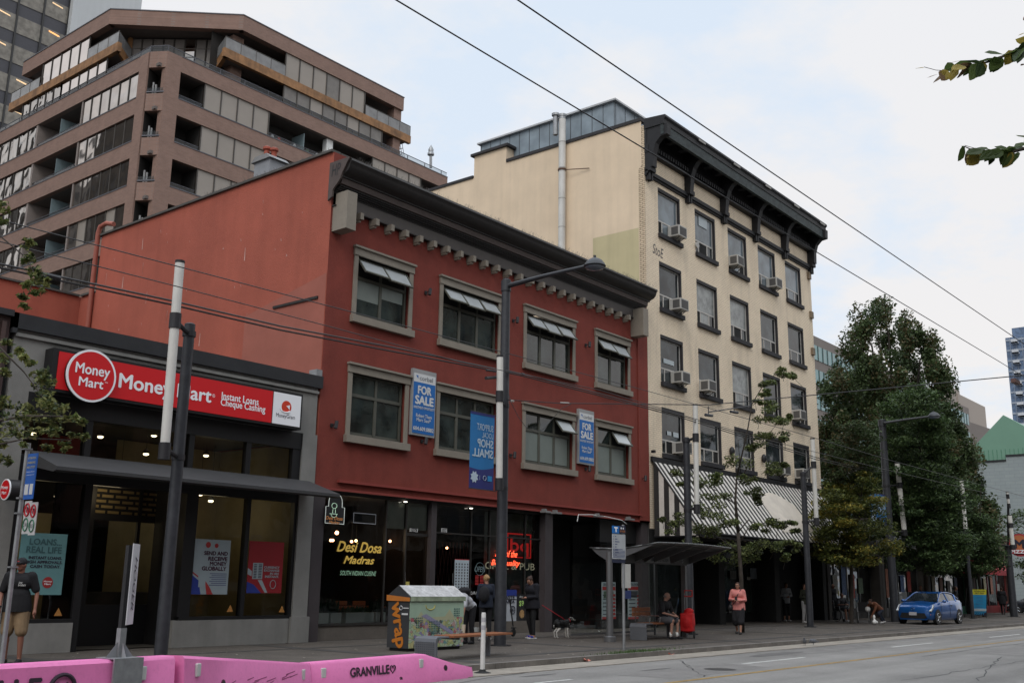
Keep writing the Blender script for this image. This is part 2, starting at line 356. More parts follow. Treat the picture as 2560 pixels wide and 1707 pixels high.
for (c, rx, ry) in (((1345, 1687), .55, .09), ((1640, 1672), .6, .07), ((1940, 1634), 1.5, .25)):
    p = at(*c, Z=-.1168); m.quad(*[(p.x+rx*cos(t)*random.uniform(.85, 1.1), p.y+ry*sin(t)*random.uniform(.8, 1.1), -.1162) for t in [2*pi*k/18 for k in range(18)]])
o = m.build('road_patches', pat); tag(o, kind='structure')
m = MB(); random.seed(6)
for (a, b, c_, d) in ((17, 21, 9.9, 11.2), (25, 33, 11.3, 12.3), (38, 47, 10.3, 12.2), (30, 36, 7.2, 8.6)): m.quad((a, c_, -.1175), (b, c_+.1, -.1175), (b+.3, d, -.1175), (a-.2, d-.15, -.1175))
o = m.build('resurfaced_patches', mat('resurfaced_asphalt', (.195, .185, .175), .85, var=.18, scale=2, bump=.6, dirt=.2)); tag(o, kind='structure')
q = at(1800, 1672, Z=-.117); tag(MB().lathe([(.33, 0), (.33, .003)], (q.x, q.y, -.119), 24).build('manhole_cover', mat('iron_cover', (.05, .047, .045), .6, metal=.3, var=.4, scale=30)), 'round dark iron manhole cover in the roadway, right of the stop pole', 'manhole cover')
# litter and fallen leaves: crumbs nobody could count
m = MB(); random.seed(5)
for i in range(900):
    X = random.uniform(8, 60); Y = random.choice([random.uniform(KERB-.6, KERB-.1), random.uniform(KERB, FY-.3), random.uniform(KERB, FY-.3)]); s_ = random.uniform(.012, .035)
    Z = -.1 if Y < KERB else .006
    a = random.uniform(0, pi); m.quad(*[(X+s_*cos(a+k*pi/2)*(1 if k % 2 else .6), Y+s_*sin(a+k*pi/2), Z+random.uniform(0, .01)) for k in range(4)])
o = m.build('street_crumbs', mat('dry_crumbs', (.3, .27, .22), .9, var=.4, scale=.8)); tag(o, 'pale crumbs and fallen leaf bits strewn over pavement and gutter', 'litter', kind='stuff')
for (px, c, lab) in (((1680, 1637), (.7, .25, .2), 'crumpled pink wrapper lying in the gutter before the bench'), ((1469, 1653), (.55, .2, .15), 'small orange red scrap lying in the gutter left of the stop pole'), ((1502, 1579), (.75, .75, .72), 'white paper scrap lying by the dark shop entrance')):
    p = at(*px, Z=-.1 if px[1] > 1600 else 0); m = MB(); random.seed(px[0])
    for i in range(7):
        a = random.uniform(0, 6.28); m.quad((p.x, p.y, p.z+.01), (p.x+.09*cos(a), p.y+.09*sin(a), p.z+random.uniform(.01, .07)), (p.x+.09*cos(a+.9), p.y+.09*sin(a+.9), p.z+random.uniform(.01, .08)))
    tag(m.build('litter_scrap', mat('scrap%d' % px[0], c, .8)), lab, 'litter')
# weeds along the kerb
m = MB(); random.seed(9)
for i in range(700):
    p = at(1515+random.gauss(75, 45), 1630, Y=KERB+.05); X = p.x; Y = KERB+random.gauss(.0, .05); h = random.uniform(.02, .09); a = random.uniform(0, 6.28)
    m.quad((X, Y, 0), (X+.012*cos(a), Y+.012*sin(a), 0), (X+random.gauss(0, .03), Y+random.gauss(0, .03), h))
tag(m.build('kerb_weeds', mat('weed_green', (.05, .10, .02), .8, var=.4, scale=9)), 'low green weeds growing in the kerb joint by the stop pole', 'weeds', kind='stuff')
# ================================================================ RED BUILDING
def fx(px, py=1480, Y=20.9): return at(px, py, Y=Y).x
def fz(px, py, Y=20.8): return at(px, py, Y=Y).z
def tpx(s, xl, xr, yt, yb, Y, m, parent, name='lettering', bold=0.0, shear=0.0, **k):
    c = at((xl+xr)/2, (yt+yb)/2, Y=Y); wd = at(xr, (yt+yb)/2, Y=Y).x - at(xl, (yt+yb)/2, Y=Y).x; h = at((xl+xr)/2, yt, Y=Y).z - at((xl+xr)/2, yb, Y=Y).z
    return lettering(s, c, RX, UZ, wd, h, m, parent, name, bold, shear, **k)
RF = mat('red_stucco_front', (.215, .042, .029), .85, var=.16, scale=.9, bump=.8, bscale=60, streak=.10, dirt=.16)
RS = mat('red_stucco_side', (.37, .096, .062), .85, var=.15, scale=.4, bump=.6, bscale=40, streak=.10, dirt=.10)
TRIM = mat('taupe_trim', (.245, .215, .175), .7, var=.08, scale=3, dirt=.12)
SASH = mat('sash_grey_green', (.085, .085, .068), .6, var=.1)
CB = mat('cornice_black', (.022, .019, .018), .5, var=.25, scale=4)
CBR = mat('cornice_brown', (.082, .062, .056), .65, var=.15, scale=3)
GD = glass_dark('window_glass', (.026, .034, .031), wave=.02, var=.7, spec=.8)
GO = glass_dark('open_sash_glass', (.44, .47, .48), rough=.15, wave=.01, spec=.9, var=.1)  # pale base colour stands in for the white sky these panes reflect
red = thing('red_building', 'dark red stuccoed three storey building with black cornice and taupe window frames', 'building', (17.6, FY, 0))
m = MB()
WX = [(18.5, 20.88, 2), (22.0, 24.98, 3), (26.12, 29.1, 3), (30.3, 32.68, 2)]
holes = []
for z0, z1 in ((8.42, 10.62), (5.11, 7.29)):
    for a, b, n in WX: holes.append((a+.1, b-.1, z0+.12, z1-.15))
wall_holes(m, 17.6, 33.9, 3.8, 13.1, holes, FY, .22)
m.quad((33.9, FY, 3.8), (33.9, FY+1, 3.8), (33.9, FY+1, 13.1), (33.9, FY, 13.1))
m.box(33.2, 33.9, FY-.05, FY-.002, 3.8, 11.5)
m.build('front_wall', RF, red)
m = MB()   # side wall (faces the lower shop), stepped down at the back
m.quad((17.6, FY, 4), (17.6, 32.9, 4), (17.6, 32.9, 13.1), (17.6, FY, 13.1))
m.quad((17.6, 32.9, 4), (17.6, 33.9, 4), (17.6, 33.9, 11.05), (17.6, 32.9, 11.05))
m.quad((17.6, 33.9, 4), (12.2, 33.9, 4), (12.2, 33.9, 11.05), (17.6, 33.9, 11.05))
m.quad((12.2, 33.9, 4), (12.2, 46, 4), (12.2, 46, 11.05), (12.2, 33.9, 11.05))
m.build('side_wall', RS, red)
m = MB().quad((17.6, FY+.3, 12.7), (33.9, FY+.3, 12.7), (33.9, 32.9, 12.7), (17.6, 32.9, 12.7)).quad((12.2, 33.9, 10.9), (33.9, 33.9, 10.9), (33.9, 46, 10.9), (12.2, 46, 10.9)).quad((17.6, 32.9, 10.9), (33.9, 32.9, 10.9), (33.9, 32.9, 13.1), (17.6, 32.9, 13.1)).quad((33.9, FY, 0), (33.9, 46, 0), (33.9, 46, 10.9), (33.9, FY, 10.9))
m.quad((17.9, FY+.3, 12.7), (33.9, FY+.3, 12.7), (33.9, FY+.3, 13.1), (17.9, FY+.3, 13.1)); m.build('roof', mat('tar_roof', (.06, .06, .06), .9), red)
m = MB().box(17.52, 17.85, FY+.02, 32.98, 13.1, 13.17).box(17.52, 17.85, 32.98, 33.8, 11.05, 11.12).box(12.12, 17.52, 33.82, 34.1, 11.05, 11.12).box(12.12, 12.4, 34.1, 46, 11.05, 11.12).box(17.86, 33.9, FY+.0, FY+.3, 13.1, 13.15)
m.build('coping', mat('lead_coping', (.075, .072, .066), .8, var=.25, scale=3), red)
m = MB().prism([(.0, 0), (.1, 0), (.1, 3.4), (0, 3.4)], 0, 1) if False else MB()
m.quad((17.592, FY+.02, 6.2), (17.592, 24.3, 6.2), (17.592, 24.3, 8.9), (17.592, FY+.02, 9.6)); m.build('paint_patch', mat('faded_red_patch', (.33, .11, .08), .85, var=.1, scale=1), red)
# bird streaks and scars on the side wall
m = MB(); random.seed(21)
for i in range(46):
    y_ = random.uniform(21, 32.4); z_ = random.uniform(7.4, 12.6); l_ = random.choice([.05, .06, .08, .12, .4]); s_ = .012
    m.quad((17.594, y_, z_), (17.594, y_+s_*1.6, z_), (17.594, y_+s_+random.uniform(-.03, .03), z_-l_), (17.594, y_+random.uniform(-.03, .03), z_-l_))
m.build('streak_stain', mat('chalk_streak', (.5, .3, .26), .9, var=.2), red)
MB().box(17.55, 17.6, 21.1, 23.0, 8.92, 8.99).build('flashing', CB, red)
pr = MB(); pr.tube([(17.5, 33.0, 4.5), (17.5, 33.0, 13.2), (17.5, 32.9, 13.42), (17.55, 32.6, 13.5), (17.6, 32.2, 13.4)], .085, 10); pr.build('drain_pipe', mat('red_pipe', (.33, .10, .07), .6, var=.1), red, smooth=True)
# cornice
prof = [(20.8, 12.72), (20.02, 12.70), (20.0, 12.64)] + [(20.05+.27*(1-cos(t)), 12.62-.29*sin(t)) for t in [radians(a) for a in range(8, 91, 12)]] + [(20.32, 12.31), (20.36, 12.29), (20.36, 12.25), (20.8, 12.25)]
cor = MB().prism(prof, 17.56, 33.5).build('cornice', CB, red, smooth=True)
MB().prism([(20.8, 12.247), (20.40, 12.247), (20.42, 12.08), (20.8, 12.06)], 17.6, 33.42).build('cornice_band', CBR, cor)
m = MB()
for i, (y_, z1_, z0_) in enumerate(((20.47, 12.06, 12.03), (20.52, 12.027, 11.99), (20.57, 11.987, 11.95), (20.63, 11.947, 11.91), (20.67, 11.907, 11.87))): m.box(17.62, 33.4-i*.02, y_, 20.8, z0_, z1_)
m.box(17.62, 33.3, 20.65, 20.8, 11.5, 11.53); m.build('cornice_moulding', CB, cor)
MB().box(17.66, 33.28, 20.69, 20.8, 11.533, 11.867).build('cornice_frieze', mat('frieze_grey', (.085, .075, .07), .65, var=.12, scale=2), cor)
# end boards of the cornice with scrawled marks
for X0, X1 in ((17.5, 17.557),):
    e = [(20.84, 12.74), (20.03, 12.73), (20.15, 12.57), (20.31, 12.34), (20.38, 12.18), (20.5, 12.06), (20.62, 11.97), (20.67, 11.9), (20.68, 11.73), (20.76, 11.69), (20.85, 11.64)]
    eb = MB().prism(e, X0, X1).build('end_board', CBR, cor)
    lettering('HP', (X0, 20.56, 12.48), (0, -1, 0), UZ, .36, .34, BLACK, eb, 'graffiti', shear=.2, off=.006)
for X in (17.66, 32.77):
    MB().box(X, X+.36, 20.22, 20.8, 10.78, 11.86).build('bracket', TRIM, red, bevel=.008)
dm = None
for i in range(24):
    X = 18.42 + i*.599
    if dm is None:
        dm = MB().box(X, X+.13, 20.5, 20.8, 11.31, 11.5).box(X+.02, X+.11, 20.6, 20.8, 11.25, 11.31).build('dentil', TRIM, red)
    else:
        c = dm.copy(); COL.objects.link(c); c.parent = red; c.location = (i*.599, 0, 0)
# bird spikes
m = MB(); random.seed(4)
for i in range(520):
    t = i/520
    if i < 300: p = Vector((17.9+15.4*random.random(), 20.06+random.random()*.1, 12.71))
    else: p = Vector((17.68, 20.9+6*random.random(), 13.17))
    d = Vector((random.gauss(0, .05), random.gauss(0, .05), .14)); m.tube([p, p+d], .003, 3, cap=False)
o = m.build('bird_spikes', mat('spike_wire', (.12, .11, .1), .5), red); o['kind'] = 'stuff'
# storey band over the shops
MB().box(18.35, 33.3, FY-.09, FY-.002, 4.02, 4.09).box(17.62, 33.88, FY-.05, FY-.002, 3.8, 3.86).build('ledge', mat('red_ledge', (.25, .045, .035), .7, var=.1), red)
# windows
def red_window(x0, x1, z0, z1, n, opened, blinds=0, seed=0):
    f = MB()
    f.box(x0, x1, FY-.07, FY-.002, z1-.27, z1-.06).box(x0-.03, x1+.03, FY-.13, FY-.002, z1-.06, z1)
    f.box(x0+.02, x0+.17, FY-.045, FY-.002, z0+.2, z1-.27).box(x1-.17, x1-.02, FY-.045, FY-.002, z0+.2, z1-.27)
    f.box(x0-.02, x1+.02, FY-.14, FY-.002, z0, z0+.2)
    w_ = f.build('window', TRIM, red, bevel=.006)
    a, b, c, d = x0+.17, x1-.17, z0+.2, z1-.27
    t = c + (d-c)*.66; y_ = FY+.1
    s = MB().box(a, b, y_, y_+.06, c, c+.07).box(a, b, y_, y_+.06, d-.06, d).box(a, a+.07, y_, y_+.06, c+.07, d-.06).box(b-.07, b, y_, y_+.06, c+.07, d-.06).box(a+.07, b-.07, y_-.01, y_+.06, t-.045, t+.045)
    pw = (b-a-.14)/n
    for i in range(1, n): s.box(a+.07+pw*i-.05, a+.07+pw*i+.05, y_-.004, y_+.06, c+.07, t-.045); s.box(a+.07+pw*i-.04, a+.07+pw*i+.04, y_-.004, y_+.06, t+.045, d-.06)
    for i in range(n):  # inner casement rims
        xa = a+.07+pw*i+.05; xb = xa+pw-.1
        s.box(xa, xb, y_+.012, y_+.05, c+.07, c+.12)
    s.build('sash_frame', SASH, w_)
    for i in range(n):
        xa = a+.07+pw*i+.03; xb = xa+pw-.06
        MB().box(xa, xb, y_+.03, y_+.04, c+.07, t-.045).build('pane', GD, w_)
        if i in opened:
            th = radians(38 if i % 2 == 0 else 34); h = d-.06-t-.045+.06
            Mx = Matrix.Translation((0, y_-.03, d-.05)) @ Matrix.Rotation(-th, 4, 'X')
            q = MB().box(xa-.05, xb+.05, -.025, .015, -.05, 0, M=Mx).box(xa-.05, xb+.05, -.025, .015, -h-.03, -h+.03, M=Mx).box(xa-.05, xa, -.025, .015, -h+.03, -.05, M=Mx).box(xb, xb+.05, -.025, .015, -h+.03, -.05, M=Mx).build('awning_sash', SASH, w_)
            MB().box(xa, xb, -.006, .004, -h+.03, -.05, M=Mx).build('open_pane', GO, q)
            MB().quad((xa, y_+.05, t+.045), (xb, y_+.05, t+.045), (xb, y_+.05, d-.06), (xa, y_+.05, d-.06)).build('room_dark', DARKIN, w_)
        else:
            MB().box(xa, xb, y_+.03, y_+.04, t+.045, d-.06).build('pane', GD, w_)
    if blinds:
        q = MB()
        for i in range(n):
            if blinds & (1 << i):
                xa = a+.07+pw*i+.05; xb = xa+pw-.1; hh = .35+.5*((seed*7+i*3) % 5)/5
                q.box(xa, xb, y_+.022, y_+.028, t-.05-hh if blinds < 8 else c+.14, t-.05)
        q.build('blind', mat('pale_blind', (.16, .19, .17), .5, spec=.8, var=.1), w_)
    return w_
specs = [((0, 1), 3), ((0, 1, 2), 0), ((0, 1, 2), 0), ((0, 1), 0)]
for (a, b, n), (op, bl) in zip(WX, specs): red_window(a, b, 8.42, 10.62, n, op, bl, seed=1)
specs = [((), 0), ((), 0), ((2,), 15), ((1,), 11)]
for i, ((a, b, n), (op, bl)) in enumerate(zip(WX, specs)): red_window(a, b, 5.11, 7.29, n, op, bl, seed=i)
# wall spot lamps
proto = None
for p in ((1063, 732), (1282, 802), (1463, 863), (828, 1063), (1053, 1103), (1275, 1138), (1463, 1172), (1603, 1196)):
    q = at(*p, Y=FY)
    if proto is None:
        mb = MB().box(q.x-.04, q.x+.04, FY-.05, FY, q.z-.05, q.z+.05).tube([(q.x, FY-.05, q.z), (q.x, FY-.16, q.z+.02)], .015, 6).tube([(q.x+.03, FY-.18, q.z+.1), (q.x-.02, FY-.2, q.z-.1)], .05, 8)
        proto = mb.build('wall_lamp', BLACK, red); p0 = q.copy()
    else:
        c = proto.copy(); COL.objects.link(c); c.parent = red; c.location = q-p0
# shop floor: posts, bulkhead, glass
POST = mat('post_purple_grey', (.062, .052, .055), .55, var=.12, streak=.1)
SG = glass_clear('shop_glass', (.9, .94, .92), .9)
m = MB()
xp = [17.62, fx(795)]; m.box(xp[0], xp[1], FY+.02, FY+.35, 0, 3.8)
m.box(fx(1068, Y=21.0), fx(1081, Y=21.0), FY+.12, FY+.35, 0, 3.8)
m.box(fx(1357), fx(1376), FY+.02, FY+.4, 0, 3.8); m.box(33.45, 33.9, FY+.05, FY+.4, 0, 3.8)
split(m, 'shop_post', POST, red)
g0, g1 = fx(795), fx(1357); YG = 21.06
dl, dr = fx(1008, Y=YG), fx(1068, Y=YG)
BK = mat('bulkhead_stone', (.13, .112, .095), .8, var=.15, scale=2, bump=.2, dirt=.2)
split(MB().box(g0, dl, YG-.05, YG+.1, 0, .36).box(fx(1170, Y=YG), g1, YG-.05, YG+.1, 0, .36), 'bulkhead', BK, red)
m = MB().box(g0, g1, YG-.06, YG+.06, 3.72, 3.8).box(g0, dl, YG-.08, YG+.08, .36, .42).box(dr, g1, YG-.06, YG+.06, 2.9, 2.94)
for px in (957, 1008, 1173, 1220, 1310): X = fx(px, Y=YG); m.box(X-.02, X+.02, YG-.04, YG+.05, .42, 3.72)
m.box(dl, dr, YG-.03, YG+.03, 2.78, 2.86).build('shop_frame', mat('dark_bronze', (.03, .028, .026), .4, var=.1), red)
gl = MB()
for a, b in ((795, 957), (957, 1008), (1008, 1068), (1081, 1173), (1173, 1220), (1220, 1310), (1310, 1357)):
    MB().quad((fx(a, Y=YG)+.02, YG, .42 if a not in (1008, 1081) else .05), (fx(b, Y=YG)-.02, YG, .42 if a not in (1008, 1081) else .05), (fx(b, Y=YG)-.02, YG, 3.72), (fx(a, Y=YG)+.02, YG, 3.72)).build('shop_window', SG, red)
# rooms behind the glass
RM = mat('dim_room', (.03, .024, .02), .9, var=.4, scale=.7); 
m = MB().quad((g0, 26.5, 0), (g1, 26.5, 0), (g1, 26.5, 3.78), (g0, 26.5, 3.78)).quad((g0, YG, 3.78), (g1, YG, 3.78), (g1, 26.5, 3.78), (g0, 26.5, 3.78)).quad((g0, YG, .02), (g1, YG, .02), (g1, 26.5, .02), (g0, 26.5, .02)).quad((g0, YG, 0), (g0, 26.5, 0), (g0, 26.5, 3.78), (g0, YG, 3.78)).quad((g1, YG, 0), (g1, 26.5, 0), (g1, 26.5, 3.78), (g1, YG, 3.78))
xm = fx(1075, Y=YG); m.quad((xm, YG+.1, 0), (xm, 26.5, 0), (xm, 26.5, 3.78), (xm, YG+.1, 3.78)); m.build('shop_interior', RM, red)
m = MB().quad((fx(962, Y=YG), YG+.06, 2.95), (fx(1066, Y=YG), YG+.06, 2.95), (fx(1066, Y=YG), YG+.06, 3.7), (fx(962, Y=YG), YG+.06, 3.7)); m.build('roller_blind', mat('pale_roller_blind', (.24, .25, .21), .8), red)
m = MB().quad((fx(1226, Y=YG), YG+.3, .45), (fx(1352, Y=YG), YG+.3, .45), (fx(1352, Y=YG), YG+.3, 3.7), (fx(1226, Y=YG), YG+.3, 3.7)); m.build('frosted_screen', mat('frosted_screen', (.085, .105, .1), .6, var=.25, scale=1.5), red)
# folding security grille, with the red light painted into its steel colour
m = MB(); xa, xb = fx(1085, Y=21.6), fx(1165, Y=21.6)
for i in range(9):
    X = xa+(xb-xa)*i/9; m.tube([(X, 21.6, .3), (X+.35, 21.6, 2.7)], .012, 4).tube([(X+.35, 21.62, .3), (X, 21.62, 2.7)], .012, 4)
m.build('folding_grille', mat('grille_red_lit', (.25, .1, .08), .4, metal=.6), red)
BULB = mat('warm_bulb', (1, .45, .22), .5, var=0, emit=9)
for i, p in enumerate(((842, 1331), (827, 1350), (832, 1350), (879, 1353), (890, 1351), (975, 1352), (1117, 1369))):
    q = at(*p, Y=22.6); bb = MB().ball(q, .035 if i else .05, 8, 6).tube([q+Vector((0, 0, .04)), (q.x, q.y, 3.78)], .006, 4)
    MB().ball(q, .04 if i else .055, 8, 6).build('lamp_bulb', BULB, red)
    MB().tube([q+Vector((0, 0, .05)), (q.x, q.y, 3.77)], .006, 4).build('lamp_cord', BLACK, red)
rl = bpy.data.lights.new('restaurant_light', 'POINT'); rl.energy = 9; rl.color = (1, .75, .5); rl.shadow_soft_size = .3
ro = bpy.data.objects.new('restaurant_light', rl); COL.objects.link(ro); ro.location = (20.2, 22.0, 2.7)
DL = mat('downlight', (1, .93, .8), .5, var=0, emit=6)
for p in ((1014, 1249), (1178, 1266)):
    q = at(*p, Y=20.95); MB().lathe([(.05, 0), (.05, .015)], (q.x, q.y, 3.70), 12).build('downlight', DL, red)
# right part: dark recess with posters and shop front set back
m = MB(); X0 = fx(1376); DK = mat('entry_black', (.02, .02, .021), .5, var=.3, scale=1.2)
m.quad((X0, 21.2, 0), (X0, 22.4, 0), (X0, 22.4, 3.8), (X0, 21.2, 3.8)).quad((X0, 22.4, 0), (fx(1425, Y=22.4), 22.4, 0), (fx(1425, Y=22.4), 22.4, 3.8), (X0, 22.4, 3.8))
m.quad((X0, FY+.02, 3.78), (33.45, FY+.02, 3.78), (33.45, 24, 3.78), (X0, 24, 3.78)).quad((X0, 24, 0), (33.45, 24, 0), (33.45, 24, 3.8), (X0, 24, 3.8))
m.box(fx(1500, Y=21.1), 33.45, 21.1, 21.3, 0, .5).box(fx(1500, Y=21.1), 33.45, 21.1, 21.3, 3.0, 3.8)
m.build('entry_recess', DK, red)
MB().quad((fx(1500, Y=21.15), 21.15, .5), (33.45, 21.15, .5), (33.45, 21.15, 3.0), (fx(1500, Y=21.15), 21.15, 3.0)).build('shop_window', SG, red)
MB().quad((X0+.02, FY+.1, .02), (X0+.9, 22.3, .02), (X0+.9, 22.3, 3.7), (X0+.02, FY+.1, 3.7)).build('brown_partition', mat('brown_partition', (.035, .03, .028), .6, var=.2), red)
# flood lamps with cable under the ledge
cb = MB()
pts = [at(1443, 1303, Y=20.65), at(1446, 1286, Y=20.65), at(1480, 1286, Y=20.65), at(1520, 1292, Y=20.65), at(1555, 1300, Y=20.65), at(1566, 1309, Y=20.65)]
cb.tube(pts, .015, 6).build('lamp_cable', WHITE, red)
for p in ((1365, 1279), (1392, 1282), (1497, 1290), (1575, 1298)):
    q = at(*p, Y=20.6); MB().box(q.x-.16, q.x+.16, 20.5, 20.72, q.z-.03, q.z+.03).box(q.x-.05, q.x+.05, 20.6, 20.75, q.z+.03, q.z+.1).build('flood_lamp', mat('lamp_grey', (.2, .2, .2), .5), red)
# chimney on the roof
ch = thing('chimney', 'grey boxed chimney with two red clay pots on the roof behind the red side wall', 'chimney', (19.2, 27.2, 12.7))
q0 = at(640, 430, X=19.2)
def roofbox(pxl, pxr, X, zb): pass
c = at(672, 440, X=19.5); cy = c.y; cz0 = 12.7
zt = at(672, 402, X=19.5).z
m = MB().box(19.2, 19.85, cy-.4, cy+.4, cz0, zt-.12); m.build('stack', mat('zinc_grey', (.25, .26, .28), .5, var=.12), ch)
MB().prism([(cy-.5, zt-.12), (cy+.5, zt-.12), (cy+.3, zt+.05), (cy-.3, zt+.05)], 19.12, 19.93).build('cap', mat('zinc_cap', (.2, .2, .2), .5, var=.2), ch)
for dy, h in ((.14, .42), (-.14, .33)):
    MB().lathe([(.1, 0), (.085, .16), (.1, .2), (.08, h-.1), (.14, h-.07), (.14, h), (.1, h+.03)], (19.5-dy*.3, cy+dy, zt+.04), 14).build('chimney_pot', mat('clay_pot', (.33, .07, .04), .6, var=.15), ch, smooth=True)

# neon and window signs of the restaurant
NY = mat('neon_yellow', (.75, .5, .1), .5, var=0, emit=.16); NYB = mat('neon_sign_yellow_backing', (.25, .16, .03), .6, emit=0)
NG = mat('neon_green', (.35, .6, .4), .5, var=0, emit=.22); NW = mat('neon_white', (.7, .75, .7), .5, var=0, emit=.35); NR = mat('neon_red', (1, .09, .035), .5, var=0, emit=3.2); NRD = mat('neon_red_dim', (.6, .02, .02), .5, var=0, emit=.35); NO = mat('neon_orange', (.6, .25, .08), .5, var=0, emit=.12)
def px(o, s): return lambda x, y: (o[0]+x/s, o[1]+y/s)
z5 = px((750, 1200), 3.0925); z6 = px((1250, 1200), 3.0925)
def tz(zf, s, xl, xr, yt, yb, Y, m, parent, **k):
    a = zf(xl, yt); b = zf(xr, yb); return tpx(s, a[0], b[0], a[1], b[1], Y, m, parent, **k)
def root_at(p, Y, name, label, cat, **k): q = at(*p, Y=Y); return thing(name, label, cat, (q.x, q.y, q.z), **k)
t = root_at(z5(460, 620), YG-.03, 'window_sign', 'glowing yellow script sign Desi Dosa Madras on dark restaurant glass', 'sign')
for (s, a, b, c, d) in (('Desi Dosa', 290, 632, 478, 556), ('Madras', 340, 575, 588, 645)):
    tz(z5, s, a, b, c, d, YG-.03, NY, t, bold=.028, shear=.35)
t = root_at(z5(450, 720), YG-.03, 'neon_sign', 'thin green neon line SOUTH INDIAN CUISINE under the yellow script', 'sign')
tz(z5, 'SOUTH INDIAN CUISINE', 312, 590, 700, 736, YG-.03, NG, t, shear=.2)
# hanging arched sign
t = root_at(z5(265, 270), YG-.3, 'hanging_sign', 'small arched neon sign with cook figure hanging at the restaurant window corner', 'sign')
a, b = z5(194, 200), z5(332, 340); A = at(*a, Y=YG-.3); B = at(*b, Y=YG-.3)
cx_ = (A.x+B.x)/2; wv = (B.x-A.x)/2
out_ = [(A.x, A.z-1.0+.35), (A.x, B.z), (B.x, B.z), (B.x, A.z), (cx_+wv*.72, A.z), (cx_+wv*.72, A.z+.12)] + [(cx_+wv*.72*cos(q), A.z+.12+wv*.72*sin(q)) for q in np.linspace(0, pi, 9)] + [(cx_-wv*.72, A.z), (A.x, A.z)]
out_ = out_[1:]
MB().prism(out_, YG-.32, YG-.28, 'y').build('board', BLACK, t)
MB().tube([(p[0], YG-.335, p[1]) for p in out_+[out_[0]]], .008, 5).build('outline_tube', NW, t)
tz(z5, 'Desi Dosa', 198, 328, 280, 306, YG-.345, NO, t, shear=.3, bold=.02); tz(z5, 'Madras', 222, 305, 314, 336, YG-.345, NO, t, shear=.3, bold=.02)
q = at(*z5(265, 215), Y=YG-.34); m = MB()
m.tube([(q.x+.09*cos(k), q.y, q.z+.06+.07*sin(k)) for k in np.linspace(0, 2*pi, 12)], .006, 5).tube([(q.x-.04, q.y, q.z-.02), (q.x-.05, q.y, q.z-.13)], .006, 5).tube([(q.x+.04, q.y, q.z-.02), (q.x+.05, q.y, q.z-.13)], .006, 5)
m.tube([(q.x+.1*cos(k), q.y, q.z-.15+.09*sin(k)) for k in np.linspace(-pi, 0, 8)], .006, 5).tube([(q.x-.15, q.y, q.z-.15), (q.x+.12, q.y, q.z-.15)], .006, 5)
m.build('neon_figure', mat('neon_mint', (.55, .8, .6), .5, var=0, emit=.4), t)
t = root_at(z5(485, 297), YG-.05, 'dark_screen', 'unlit dark rectangular screen with pale rim hanging in restaurant window', 'screen')
A = at(*z5(403, 252), Y=YG+.05); B = at(*z5(570, 340), Y=YG+.05)
MB().box(A.x, B.x, YG+.04, YG+.08, B.z, A.z).build('panel', BLACK, t); MB().tube([(A.x, YG-.02, A.z), (B.x, YG-.02, A.z), (B.x, YG-.02, B.z), (A.x, YG-.02, B.z), (A.x, YG-.02, A.z)], .01, 5).build('rim', mat('pale_rim', (.4, .42, .45), .4), t)
NUMB = mat('number_plate_black', (.02, .02, .02), .4)
for s, a, b, lab in (('1039', 852, 905, 'white house number 1039 above the left glass door'), ('1037', 1095, 1130, 'white house number 1037 above the right glass door')):
    t = root_at(z5((a+b)/2, 381), YG-.02, 'house_number', lab, 'sign'); A = at(*z5(a, 370), Y=YG-.02); B = at(*z5(b, 395 if a < 1000 else 406), Y=YG-.02)
    MB().box(A.x-.02, B.x+.02, YG-.03, YG-.02, B.z-.02, A.z).build('plate', WHITE, t); lettering(s, ((A.x+B.x)/2, YG-.032, (A.z+B.z)/2-.01), RX, UZ, (B.x-A.x)*.9, .13, BLACK, t, bold=.03)
# OPEN sign, menu, small notices
t = root_at(z5(1390, 685), YG-.02, 'open_sign', 'unlit oval OPEN sign on the dark door glass', 'sign')
q = at(*z5(1390, 685), Y=YG-.02); m = MB(); m.tube([(q.x+.2*cos(k), q.y, q.z+.19*sin(k)) for k in np.linspace(0, 2*pi, 24)], .008, 5); m.build('oval', mat('dim_tube', (.12, .17, .18), .4), t)
tz(z5, 'OPEN', 1350, 1432, 665, 708, YG-.03, mat('dim_tube2', (.2, .27, .28), .4), t, shear=.2)
t = root_at(z5(1385, 770), YG-.02, 'opening_hours', 'small red lettered opening hours sticker under the OPEN oval', 'sign')
m = MB(); A = at(*z5(1355, 732), Y=YG-.02); B = at(*z5(1418, 810), Y=YG-.02)
for i in range(7):
    zz = A.z-(A.z-B.z)*(i+.5)/7; m.box(A.x, A.x+(B.x-A.x)*.4, YG-.025, YG-.02, zz-.012, zz+.012).box(A.x+(B.x-A.x)*.55, B.x, YG-.025, YG-.02, zz-.012, zz+.012)
m.build('print', mat('red_print', (.45, .03, .03), .6), t)
t = root_at(z5(1247, 730), YG-.02, 'menu_board', 'tall white menu poster covered with rows of small dish pictures on the door', 'poster')
A = at(*z5(1197, 608), Y=YG-.02); B = at(*z5(1300, 850), Y=YG-.02); PW = mat('poster_white', (.45, .52, .56), .6, var=.05)
MB().box(A.x, B.x, YG-.03, YG-.02, B.z, A.z-.02).build('sheet', PW, t)
m = MB(); random.seed(2)
for r_ in range(9):
    for c_ in range(5):
        X = A.x+(B.x-A.x)*(c_+.5)/5; Z = A.z-.1-(A.z-B.z-.15)*(r_+.5)/9; m.quad(*[(X+.035*cos(k), YG-.033, Z+.03*sin(k)) for k in np.linspace(0, 2*pi, 7)[:-1]])
m.build('dish_pictures', mat('dish_print', (.08, .07, .08), .7, var=.5, scale=20), t)
MB().box(A.x, B.x, YG-.032, YG-.02, A.z-.02, A.z).build('red_band', mat('red_print2', (.5, .04, .04), .6), t)
